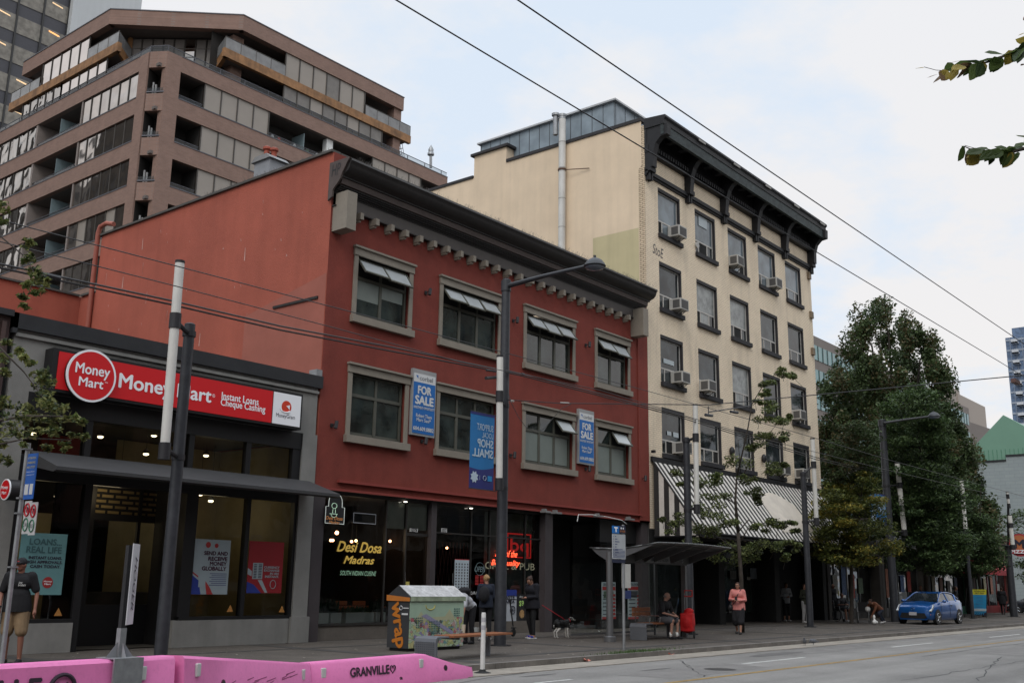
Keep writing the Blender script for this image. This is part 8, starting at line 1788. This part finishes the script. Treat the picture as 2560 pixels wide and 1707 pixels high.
# --- dog, standing, rump to the left, head raised to the right
dg_ = at(1405, 1594, Z=0)
t = thing('dog', 'black and white short haired dog on a red leash, standing on the pavement', 'dog', (dg_.x, dg_.y, 0), radians(-18)); t.scale = (.88,)*3
b = MB(); b.ball((.16, 0, .47), (.15, .10, .125), 14, 10); b.ball((-.02, 0, .485), (.16, .085, .095), 14, 10); b.ball((-.19, 0, .49), (.11, .09, .11), 14, 10); limb(b, [(.22, 0, .5), (.33, -.01, .58)], [.085, .06])
b.ball((.37, -.02, .60), (.075, .055, .06), 12, 8); limb(b, [(.41, -.03, .585), (.49, -.04, .565)], [.038, .026])
for s_ in (-1, 1):
    limb(b, [(.2, .06*s_, .42), (.18, .06*s_, .27), (.2, .06*s_, .05), (.23, .06*s_, .02)], [.05, .03, .02, .024])
    limb(b, [(-.2, .06*s_, .45), (-.15, .07*s_, .30), (-.27, .07*s_, .19), (-.25, .07*s_, .04), (-.22, .07*s_, .02)], [.07, .045, .022, .019, .024])
    b.ball((.34, .045*s_-.02, .64), (.02, .012, .035), 8, 6)
limb(b, [(-.28, 0, .52), (-.33, 0, .42), (-.33, 0, .33)], [.022, .016, .010])
me = remesh(b, .009, 3); DW = mat('dog_white', (.55, .53, .5), .8); DB = mat('dog_black', (.012, .012, .013), .7)
me.materials.clear(); me.materials.append(DB); me.materials.append(DW)
mi = []
for f in me.polygons:
    c = f.center; white = c.z < .33 or (c.x > .40) or (c.x > .33 and c.z > .56 and abs(c.y+.02) < .05) or (c.x > .22 and c.z < .47) or (c.x < -.3 and c.z < .42)
    mi.append(1 if white else 0)
me.polygons.foreach_set('material_index', mi); me.polygons.foreach_set('use_smooth', [True]*len(mi)); o = bpy.data.objects.new('body', me); COL.objects.link(o); o.parent = t
MB().ball((.52, -.045, .57), (.014, .012, .012), 8, 6).ball((.425, .0, .62), .009, 6, 5).ball((.425, -.07, .62), .009, 6, 5).build('nose_and_eyes', BLACK, t, local=True)
MB().tube([(.27+.0, .075*cos(k)-.005, .54+.07*sin(k)) for k in np.linspace(0, 2*pi, 12)], .01, 5).build('collar', mat('leash_red', (.4, .02, .03), .6), t, local=True)
ls = [Vector((dw.x+.18, dw.y-.22, .92)), Vector((dw.x+.4, dw.y-.3, .80)), Vector((dg_.x-.02, dg_.y-.02, .56)), Vector((dg_.x+.18, dg_.y-.06, .43))]
tag(MB().tube(ls, .011, 5).build('dog_leash', mat('leash_red', (.4, .02, .03))), 'thin red leash between the woman in black and the dog', 'leash')
# --- scooter lying behind the lamp post
q = at(1283, 1590, Z=0); t = thing('kick_scooter', 'black electric kick scooter parked behind the lamp post base', 'scooter', (q.x, q.y, 0), radians(8))
for x_ in (0, -.95): MB().lathe([(.06, -.025), (.115, -.02), (.12, 0), (.115, .02), (.06, .025)], (x_, 0, .12), 20, (0, 1, 0)).build('wheel', RUBBER, t, local=True, smooth=True)
MB().box(-.85, -.15, -.08, .08, .1, .15).build('deck', BLACK, t, local=True, bevel=.01); MB().tube([(-.1, 0, .14), (-.02, 0, .3), (-.22, 0, 1.05)], .022, 8).tube([(-.22, -.22, 1.05), (-.22, .22, 1.05)], .016, 6).build('stem', BLACK, t, local=True); MB().box(-.08, .12, -.03, .03, .23, .26).build('mudguard', BLACK, t, local=True)
# --- seated man
sx, sy = 27.22, 16.30
t, H, p, T = person('bald man in black polo and grey shorts seated on the shelter bench', (sx, sy, 0), radians(180), dict(pelvis=(0, 0, .56), waist=(0, .03, .72), chest=(0, .09, .92), neck=(0, .13, 1.07), head=(-.02, .17, 1.21), look=(-.6, .75, -.25), shL=(-.2, .10, 1.01), shR=(.2, .10, 1.01), elL=(-.24, .22, .74), wrL=(-.06, .42, .68), elR=(.26, .2, .74), wrR=(.05, .44, .66), hipL=(-.1, .02, .54), hipR=(.1, .02, .54), knL=(-.14, .46, .52), knR=(.16, .45, .52), anL=(-.13, .42, .10), anR=(.16, .38, .10)), (BLK, .8, .05, .1), (mat('shorts_grey', (.09, .09, .10), .85, var=.15), .44, .15), BLK, ('bald', HAIRG), 1.0, mat('skin_fair', (.42, .23, .17), .55, var=.06), 1.15)
g = MB()
for s_ in 'LR': a = p['an'+s_]; g.tube([a+Vector((0, 0, -.03)), a+Vector((0, 0, .1))], .043, 10)
g.build('socks', WHITE, t, local=True, smooth=True)
# --- red shopping trolley
q = at(1700, 1594, Z=0); t = thing('shopping_trolley', 'red cloth shopping trolley with tall handle beside the seated bald man', 'trolley', (q.x+.12, q.y-.2, 0), radians(20)); t.scale = (1.15,)*3; RC = mat('trolley_red', (.55, .012, .014), .7, var=.2, scale=6)
g = MB(); g.ball((0, 0, .40), (.24, .2, .28), 14, 10); g.box(-.19, .17, -.16, .16, .17, .62); g.ball((.02, -.04, .68), (.16, .13, .08), 10, 8); fin('bag', remesh(g, .02, 5), RC, t)
for y_ in (-.15, .15): MB().lathe([(.02, -.02), (.085, -.018), (.09, 0), (.085, .018), (.02, .02)], (.0, y_*1.1, .09), 16, (0, 1, 0)).build('wheel', RUBBER, t, local=True)
MB().tube([(.18, -.1, .1), (.2, -.1, 1.12)], .01, 6).tube([(.18, .1, .1), (.2, .1, 1.12)], .01, 6).build('frame', STEEL, t, local=True); MB().tube([(.2, -.1, 1.05), (.2, -.1, 1.2), (.2, .1, 1.2), (.2, .1, 1.05), (.2, -.1, 1.05)], .02, 6).build('handle', mat('handle_red', (.6, .04, .04), .5), t, local=True)
# --- woman in pink
q = at(1848, 1584, Z=0)
t, H, p, T = person('woman in salmon pink blouse, black skirt and sunglasses walking on the pavement', (q.x, q.y, 0), radians(104), dict(look=(.25, 1, 0), elL=(-.25, .03, 1.15), wrL=(-.10, .26, 1.13), elR=(.27, .02, 1.16), wrR=(.10, .27, 1.15), knL=(-.1, .10, .50), anL=(-.1, .20, .09), knR=(.1, .06, .48), anR=(.1, -.16, .10)), (mat('blouse_pink', (.62, .22, .20), .8, var=.1), 1, .16, .28), (BLK, .62, .75), mat('shoe_black', (.01, .01, .01), .5), ('long', HAIRB), .95, SKIN, 1.12)
MB().ball(H(-.03, .092, .012), (.022, .006, .016), 8, 6).ball(H(.03, .092, .012), (.022, .006, .016), 8, 6).tube([H(-.07, .06, .015), H(0, .095, .018), H(.07, .06, .015)], .003, 4).build('sunglasses', BLACK, t, local=True)
MB().tube([(-.12, .05, 1.5), (-.02, .19, 1.3), (.06, .2, 1.08), (.2, .12, .95)], .014, 6).ball((.24, .1, .88), (.1, .14, .12), 10, 8).build('shoulder_bag', BLACK, t, local=True, smooth=True); MB().box(-.04, .04, .3, .33, 1.12, 1.26).build('phone', BLACK, t, local=True)
# --- two people under the awning
q = at(1968, 1552, Z=0)
person('woman in grey jacket, black skirt and white shoes waiting under the awning', (q.x, q.y, 0), radians(140), dict(wrL=(-.05, .2, 1.12), elL=(-.24, .03, 1.15), elR=(.25, .03, 1.15), wrR=(.08, .2, 1.1)), (mat('jacket_grey', (.30, .31, .33), .8), 1, .16, .1), (BLK, .72, .3), mat('shoe_white', (.6, .6, .6)), ('short', HAIRB), 1.0, voxel=.018)
q = at(2014, 1556, Z=0)
person('person in dark green top and pale grey trousers, half hidden by a light pole', (q.x, q.y, 0), radians(160), dict(wrL=(-.05, .2, 1.1), wrR=(.05, .2, 1.12)), (mat('top_olive', (.03, .033, .022), .85), 1, .14, .1), (mat('trousers_grey', (.32, .32, .33), .85), 1, .2), mat('shoe_white', (.6, .6, .6)), ('short', HAIRB), .97, voxel=.018)
q = at(2048, 1545, Z=0); g = MB(); g.ball((0, 0, .22), (.35, .25, .24), 10, 8); g.ball((.35, .1, .16), (.25, .2, .18), 10, 8)
t = thing('bundle', 'pile of dark blue bags heaped right of the light pole', 'bags', (q.x, q.y, 0)); fin('bag', remesh(g, .03, 3), mat('bag_blue', (.02, .03, .06), .8, var=.3), t); MB().ball((-.1, -.15, .5), (.1, .08, .07), 8, 6).ball((.3, -.25, .08), (.12, .06, .05), 8, 6).build('white_cloth', WHITE, t, local=True)
# --- wheelchairs
def wheelchair(label, loc, rz):
    t = thing('wheelchair', label, 'wheelchair', loc, rz, 'wheelchairs by the shop fronts')
    for s_ in (-1, 1):
        m = MB(); m.tube([(.27*s_, -.05+.30*cos(k), .31+.30*sin(k)) for k in np.linspace(0, 2*pi, 24)], .016, 6)
        for k in range(6): m.tube([(.27*s_, -.05, .31), (.27*s_, -.05+.29*cos(k*pi/3), .31+.29*sin(k*pi/3))], .004, 4)
        m.build('wheel', RUBBER, t, local=True); MB().lathe([(.07, -.015), (.08, 0), (.07, .015)], (.22*s_, .38, .08), 12, (1, 0, 0)).build('caster', RUBBER, t, local=True)
        MB().tube([(.23*s_, .4, .12), (.23*s_, .3, .5), (.23*s_, -.2, .5), (.23*s_, -.28, .95), (.23*s_, -.38, .95)], .013, 6).tube([(.25*s_, -.2, .7), (.25*s_, .15, .7), (.25*s_, .2, .5)], .013, 6).build('frame', STEEL, t, local=True)
    MB().box(-.22, .22, -.2, .25, .47, .5).box(-.22, .22, -.26, -.23, .5, .92).build('seat', BLACK, t, local=True); return t
wq = at(2106, 1553, Z=0); wcr = radians(150)
wheelchair('wheelchair carrying the seated woman in black beside the posters', (wq.x, wq.y, 0), wcr)
sitJ = dict(pelvis=(0, -.05, .58), waist=(0, -.03, .74), chest=(0, .0, .92), neck=(0, .03, 1.06), head=(0, .06, 1.2), shL=(-.19, .02, 1.01), shR=(.19, .02, 1.01), elL=(-.28, .12, .78), wrL=(-.05, .32, .8), elR=(.28, .12, .78), wrR=(.06, .33, .78), hipL=(-.1, -.02, .56), hipR=(.1, -.02, .56), knL=(-.12, .40, .55), knR=(.1, .40, .55), anL=(-.1, .45, .10), anR=(.1, .45, .10))
person('woman in black and white top and dark shorts sitting in a wheelchair', (wq.x, wq.y, 0), wcr, sitJ, (mat('top_striped', (.05, .05, .055), .8, var=.5, scale=14), .8, .05, .1), (BLK, .4, .1), mat('shoe_white', (.6, .6, .6)), ('short', HAIRB), 1.0, SKIN2, voxel=.018)
q = at(2098, 1550, Z=0); person('bald man in black standing close behind the seated woman', (q.x+.75, q.y+.55, 0), radians(170), {}, (BLK, 1, .12, .12), (BLK, 1, .1), BLK, ('bald', HAIRG), 1.0, SKIN2, 1.1, .018)
bq_ = at(2160, 1557, Z=0)
wheelchair('wheelchair beside the man in brown doubled over near the tree trunk', (bq_.x, bq_.y, 0), radians(110))
person('man in brown top and dark trousers doubled over beside a wheelchair', (bq_.x+.35, bq_.y-.55, 0), radians(75), dict(pelvis=(0, -.1, .62), waist=(0, .05, .72), chest=(0, .25, .82), neck=(0, .42, .88), head=(0, .55, .95), look=(0, 1, -.3), shL=(-.18, .35, .84), shR=(.18, .35, .84), elL=(-.2, .5, .62), wrL=(-.12, .62, .38), elR=(.2, .5, .72), wrR=(.02, .5, .95), hipL=(-.1, -.1, .58), hipR=(.1, -.1, .58), knL=(-.14, .2, .42), knR=(.12, -.32, .36), anL=(-.14, -.1, .10), anR=(.12, -.6, .12)), (mat('top_brown', (.16, .06, .03), .85, var=.15), 1, .05, .15), (NAV, .95, .1), mat('shoe_white', (.6, .6, .6)), ('short', HAIRB), 1.0, SKIN2, voxel=.018)
g = MB(); g.ball((0, 0, 0), (.17, .12, .13), 10, 8); t = thing('white_bag', 'white plastic bag hanging from the second wheelchair', 'bag', (bq_.x-.1, bq_.y-.25, .62)); fin('bag', remesh(g, .02, 3), WHITE, t)
q = at(2187, 1560, Z=0); g = MB(); g.ball((0, 0, .1), (.16, .1, .11), 10, 8); g.ball((.22, .03, .08), (.12, .1, .09), 10, 8); g.ball((.02, .02, .3), (.07, .06, .12), 8, 6); t = thing('white_bundle', 'crumpled white cloth lying at the feet of the doubled over man', 'cloth', (q.x, q.y, 0)); fin('cloth', remesh(g, .02, 2), WHITE, t)
q = at(2303, 1500, Y=18.6); person('bald person in dark clothes whose head shows above the blue car', (q.x, 18.6, 0), radians(150), {}, (BLK, 1, .1, .1), (BLK, 1, .1), BLK, ('bald', HAIRG), 1.0, SKIN2, voxel=.02)
q = at(2390, 1500, Y=17.6); person('person in black standing between blue car and sandwich board', (q.x, 17.6, 0), radians(200), {}, (BLK, 1, .1, .12), (BLK, 1, .1), BLK, ('short', HAIRB), 1.0, SKIN2, voxel=.02)
person('person in black coat walking away near the right edge light pole', (76.3, 19.3, 0), radians(-85), dict(anL=(-.1, .22, .09), anR=(.1, -.2, .1), knL=(-.1, .15, .5)), (BLK, 1, .3, .2), (BLK, 1, .1), BLK, ('short', HAIRB), 1.02, SKIN2, 1.15, .02)
# --- pigeons
for i, (x_, y_, rz_, lab) in enumerate(((2012, 1614, 200, 'grey pigeon with raised head standing on the road edge, left of two'), (2034, 1613, 120, 'grey pigeon pecking on the road edge, right of two'))):
    q = at(x_, y_, Z=-.12); t = thing('pigeon', lab, 'pigeon', (q.x, q.y, -.12), radians(rz_), 'pigeons on the road edge')
    b = MB(); b.ball((0, 0, .13), (.10, .055, .06), 12, 8); b.ball((-.08, 0, .12), (.09, .03, .02), 10, 6)
    hz = (.09, 0, .22) if i == 0 else (.11, 0, .10); limb(b, [(.06, 0, .15), hz], [.04, .025]); b.ball(hz, .027, 10, 8); b.tube([(hz[0]+.02, 0, hz[2]), (hz[0]+.05, 0, hz[2]-.01)], [.008, .002], 6)
    for s_ in (-1, 1): limb(b, [(.0, .02*s_, .09), (.01, .02*s_, .01), (.035, .02*s_, .006)], [.008, .005, .005])
    fin('body', remesh(b, .006, 2), mat('pigeon_grey', (.10, .105, .12), .7, var=.4, scale=14), t)
# --- blue car
def hatchback(label, loc, rz, paint, name='parked_car', detailed=True):
    t = thing(name, label, 'car', loc, rz)
    st = [(2.0, .30, .60, .50), (1.94, .24, .74, .70), (1.75, .20, .84, .80), (1.3, .20, .93, .845), (.95, .20, 1.0, .855), (.2, .20, 1.03, .855), (-.8, .20, 1.06, .855), (-1.5, .20, 1.08, .84), (-1.85, .24, 1.06, .79), (-1.97, .32, .95, .70)]
    m = MB(); k = 11
    for x, zb, zt, hw in st:
        m.v += [(x, 0, zb), (x, hw-.08, zb), (x, hw-.01, zb+.1), (x, hw, (zb+zt)/2), (x, hw-.025, zt-.12), (x, hw-.1, zt-.01), (x, 0, zt+.03)][:7]
        m.v += [(x, -(hw-.1), zt-.01), (x, -(hw-.025), zt-.12), (x, -hw, (zb+zt)/2), (x, -(hw-.01), zb+.1), (x, -(hw-.08), zb)]
    k = 12
    for i in range(len(st)-1):
        for j in range(k): m.f.append((i*k+j, i*k+(j+1) % k, (i+1)*k+(j+1) % k, (i+1)*k+j)); m.mi.append(0)
    m.f += [tuple(range(k))[::-1], tuple((len(st)-1)*k+j for j in range(k))]; m.mi += [0, 0]
    o = m.build('body', paint, t, local=True, smooth=True)
    gs = [(1.0, 1.0, .74, .0), (.35, 1.36, .58, 0), (.05, 1.42, .56, 0), (-.6, 1.44, .55, 0), (-1.2, 1.38, .54, 0), (-1.72, 1.16, .60, 0), (-1.86, 1.07, .66, 0)]
    def hwb(x): return .77 if x > -1.5 else .70
    m = MB()
    for x, z, hw, _ in gs: m.v += [(x, hwb(x), 1.0), (x, hw+.03, z-.06 if z > 1.02 else z), (x, hw-.08, z), (x, -(hw-.08), z), (x, -(hw+.03), z-.06 if z > 1.02 else z), (x, -hwb(x), 1.0)]
    for i in range(len(gs)-1):
        for j in range(5): m.f.append((i*6+j, i*6+j+1, (i+1)*6+j+1, (i+1)*6+j)); m.mi.append(0)
    m.build('windows', glass_dark('car_glass', (.02, .025, .03), rough=.03, wave=0, spec=.8), t, local=True)
    m = MB()
    R_ = gs[1:6]
    for x, z, hw, _ in R_: m.v += [(x, hw+.035, z-.055), (x, hw-.08, z+.008), (x, -(hw-.08), z+.008), (x, -(hw+.035), z-.055)]
    for i in range(len(R_)-2):
        for j in range(3): m.f.append((i*4+j, i*4+j+1, (i+1)*4+j+1, (i+1)*4+j)); m.mi.append(0)
    m.build('roof', paint, t, local=True, smooth=True)
    m = MB()
    for s_ in (-1, 1): m.tube([(1.02, .76*s_, 1.0), (.35, .60*s_, 1.34), (.05, .59*s_, 1.40), (-.6, .58*s_, 1.41), (-1.2, .57*s_, 1.35), (-1.75, .63*s_, 1.13)], .03, 6).tube([(-.15, .79*s_, 1.0), (-.2, .60*s_, 1.38)], .025, 6).tube([(-1.15, .76*s_, 1.02), (-1.35, .60*s_, 1.3)], .04, 6)
    m.build('pillars', paint, t, local=True, smooth=True)
    for x_ in (1.28, -1.27):
        for s_ in (-1, 1):
            tyre = MB().lathe([(.2, -.09), (.29, -.085), (.305, 0), (.29, .085), (.2, .09)], (x_, .77*s_, .305), 24, (0, 1, 0)).build('wheel', RUBBER, t, local=True, smooth=True)
            r = MB()
            for q_ in range(7): a = q_*2*pi/7; r.tube([(x_, (.865)*s_, .305), (x_+.18*cos(a), .862*s_, .305+.18*sin(a))], .016, 5)
            r.tube([(x_+.19*cos(a), .86*s_, .305+.19*sin(a)) for a in np.linspace(0, 2*pi, 20)], .012, 5).build('rim', CHROME, tyre, local=True)
            MB().lathe([(.345, 0), (.345, .012)], (x_, .848*s_ if s_ > 0 else -.86, .33), 24, (0, 1, 0)).build('wheel_arch', BLACK, t, local=True)
    if detailed:
        for s_ in (-1, 1):
            MB().prism([(1.93, .60), (1.60, .84), (1.50, .88), (1.66, .70), (1.90, .56)], s_*.50, s_*.80, 'y').build('headlight', mat('headlight_glass', (.42, .43, .42), .12, var=.3, scale=9, spec=1), t, local=True)
            MB().ball((1.84, .70*s_, .44), (.06, .05, .04), 8, 6).build('indicator', mat('indicator_orange', (.5, .12, .03), .3), t, local=True)
            MB().ball((.72, .95*s_, 1.02), (.09, .09, .07), 10, 8).tube([(.75, .8*s_, .98), (.72, .92*s_, 1.0)], .02, 5).build('mirror', paint, t, local=True, smooth=True)
        MB().prism([(-.52, .50), (.52, .50), (.60, .32), (.5, .26), (-.5, .26), (-.60, .32)], 1.93, 2.012, 'x').build('grille', BLACK, t, local=True)
        MB().box(2.01, 2.03, -.17, .17, .40, .54).build('number_plate', mat('plate_pale', (.42, .42, .45), .5, var=.1), t, local=True)
        MB().tube([(1.995, .07*cos(a), .67+.05*sin(a)) for a in np.linspace(0, 2*pi, 14)], .01, 5).build('badge', CHROME, t, local=True)
        MB().box(1.9, 2.02, -.6, .6, .21, .25).build('bumper_lip', paint, t, local=True)
        m = MB()
        for s_ in (-1, 1): m.box(-.17, -.155, s_*.856-.004, s_*.856+.004, .35, 1.0).box(.85, .862, s_*.856-.004, s_*.856+.004, .4, .95).box(-.45, -.28, s_*.862-.01, s_*.862+.01, .82, .85)
        m.build('door_seams', BLACK, t, local=True)
    return t
PB = mat('car_blue', (.008, .085, .30), .28, metal=.3, var=.05, spec=.7); PB.node_tree.nodes['Principled BSDF'].inputs['Coat Weight'].default_value = .8
cfr = at(2346, 1561, Z=0)
hatchback('shiny blue hatchback standing by the trees, nose towards the camera', (cfr.x+1.4, cfr.y+.75, 0), radians(180-4), PB)
q = at(2555, 1510, Z=0)
hatchback('dark car cut by the right edge of the picture', (84, 18.9, -.1), radians(100), mat('car_dark', (.015, .02, .03), .25, var=.05, spec=.8), detailed=True)
# --- sandwich board
q = at(2440, 1543, Z=0); t = thing('sandwich_board', 'blue and yellow sandwich board standing right of the blue car', 'sign board', (q.x, q.y, 0), radians(-35))
R3 = px((2150, 1200), 3.485)
hh = at(2418, 1470, t=(q-EYE).dot(_f)).z; wdt = .95
Mx = Matrix.Rotation(radians(8), 4, 'X')
def sb(z0, z1, nm, mm_, y=-.25): return MB().box(-wdt/2, wdt/2, y-.012, y, z0, z1, M=Mx).build(nm, mm_, t, local=True)
sb(hh*.82, hh, 'yellow_header', mat('board_yellow', (.5, .47, .03), .6)); sb(.18, hh*.82-.003, 'blue_panel', mat('board_blue', (.02, .22, .42), .6)); sb(.42, .56, 'white_band', mat('board_pale', (.35, .42, .45), .6), -.266); sb(.19, .34, 'dark_band', mat('board_dark', (.02, .02, .04), .6), -.266)
for k, s in enumerate(('NOTHING OVER', 'BUT TIME')): lettering(s, Mx@Vector((0, -.27, hh*(.95-.07*k))), RX, Mx.to_3x3()@Vector(UZ), wdt*(.8-.2*k), .06, INK, t, local=True, bold=.02)
lettering('PARTY', Mx@Vector((0, -.285, .27)), RX, Mx.to_3x3()@Vector(UZ), wdt*.7, .1, mat('board_blue', (.02, .3, .5)), t, local=True, bold=.04)
for k in range(4): lettering(('CLOTHES', 'SHOES', 'BAGS', 'SALE')[k], Mx@Vector((0, -.27, hh*.72-.18*k)), RX, Mx.to_3x3()@Vector(UZ), wdt*.5, .07, mat('board_print', (.06, .16, .3), .6), t, local=True)
m = MB()
for x_ in (-wdt/2-.02, wdt/2+.02): m.tube([Mx@Vector((x_, -.25, 0)), Mx@Vector((x_, -.25, hh))], .02, 5).tube([(x_, -.02, hh), (x_, .35, 0)], .02, 5)
m.build('frame', BLACK, t, local=True)
# ================================================================ one object for each far-apart piece of a part
def pieces(me):
    n = len(me.vertices); par = list(range(n))
    def find(i):
        while par[i] != i: par[i] = par[par[i]]; i = par[i]
        return i
    for e in me.edges:
        a, b = find(e.vertices[0]), find(e.vertices[1])
        if a != b: par[a] = b
    r = np.array([find(i) for i in range(n)]); ro, isl = np.unique(r, return_inverse=True); k = len(ro)
    if k < 2 or k > 400: return None
    co = np.empty(n*3, np.float32); me.vertices.foreach_get('co', co); co = co.reshape(-1, 3)
    lo = np.full((k, 3), 1e9); hi = np.full((k, 3), -1e9); np.minimum.at(lo, isl, co); np.maximum.at(hi, isl, co); sz = (hi-lo).max(1)
    gap = np.maximum(0, np.maximum(lo[:, None]-hi[None], lo[None]-hi[:, None])); near = np.sqrt((gap**2).sum(2)) <= np.maximum(.02, .5*np.maximum(sz[:, None], sz[None]))
    p2 = list(range(k))
    def f2(i):
        while p2[i] != i: i = p2[i]
        return i
    for a, b in zip(*np.nonzero(np.triu(near, 1))):
        a, b = f2(a), f2(b)
        if a != b: p2[a] = b
    pc = np.array([f2(i) for i in range(k)]); u, pc = np.unique(pc, return_inverse=True)
    return None if len(u) < 2 or len(u) > 90 else (len(u), pc[isl])
SKIP = ('streak_stain', 'scuffs', 'crown', 'foliage', 'bird_spikes', 'lettering', 'body', 'shirt', 'shoes', 'hair', 'graffiti', 'shirt_print')
for o in list(bpy.data.objects):
    if o.type != 'MESH' or o.parent is None or o.name.split('.')[0] in SKIP or o.modifiers or o.data.users > 1 or len(o.data.vertices) > 6000 or o.children: continue
    r = pieces(o.data)
    if r is None: continue
    k, vp = r; me = o.data; V = [v.co[:] for v in me.vertices]; F = [[] for _ in range(k)]
    for p in me.polygons: F[vp[p.vertices[0]]].append((tuple(p.vertices), p.use_smooth, p.material_index))
    for i in range(k):
        if not F[i]: continue
        mp = {}; fs = [tuple(mp.setdefault(j, len(mp)) for j in f[0]) for f in F[i]]
        m2 = bpy.data.meshes.new(o.name.split('.')[0]); m2.from_pydata([V[j] for j in mp], [], fs)
        for mm_ in me.materials: m2.materials.append(mm_)
        m2.polygons.foreach_set('use_smooth', [f[1] for f in F[i]]); m2.polygons.foreach_set('material_index', [f[2] for f in F[i]]); m2.update()
        if i == 0: o.data = m2
        else: c = bpy.data.objects.new(o.name.split('.')[0], m2); COL.objects.link(c); c.parent = o.parent; c.location = o.location; c.rotation_euler = o.rotation_euler; c.scale = o.scale
print('objects', len(bpy.data.objects), 'polys', sum(len(m.polygons) for m in bpy.data.meshes))
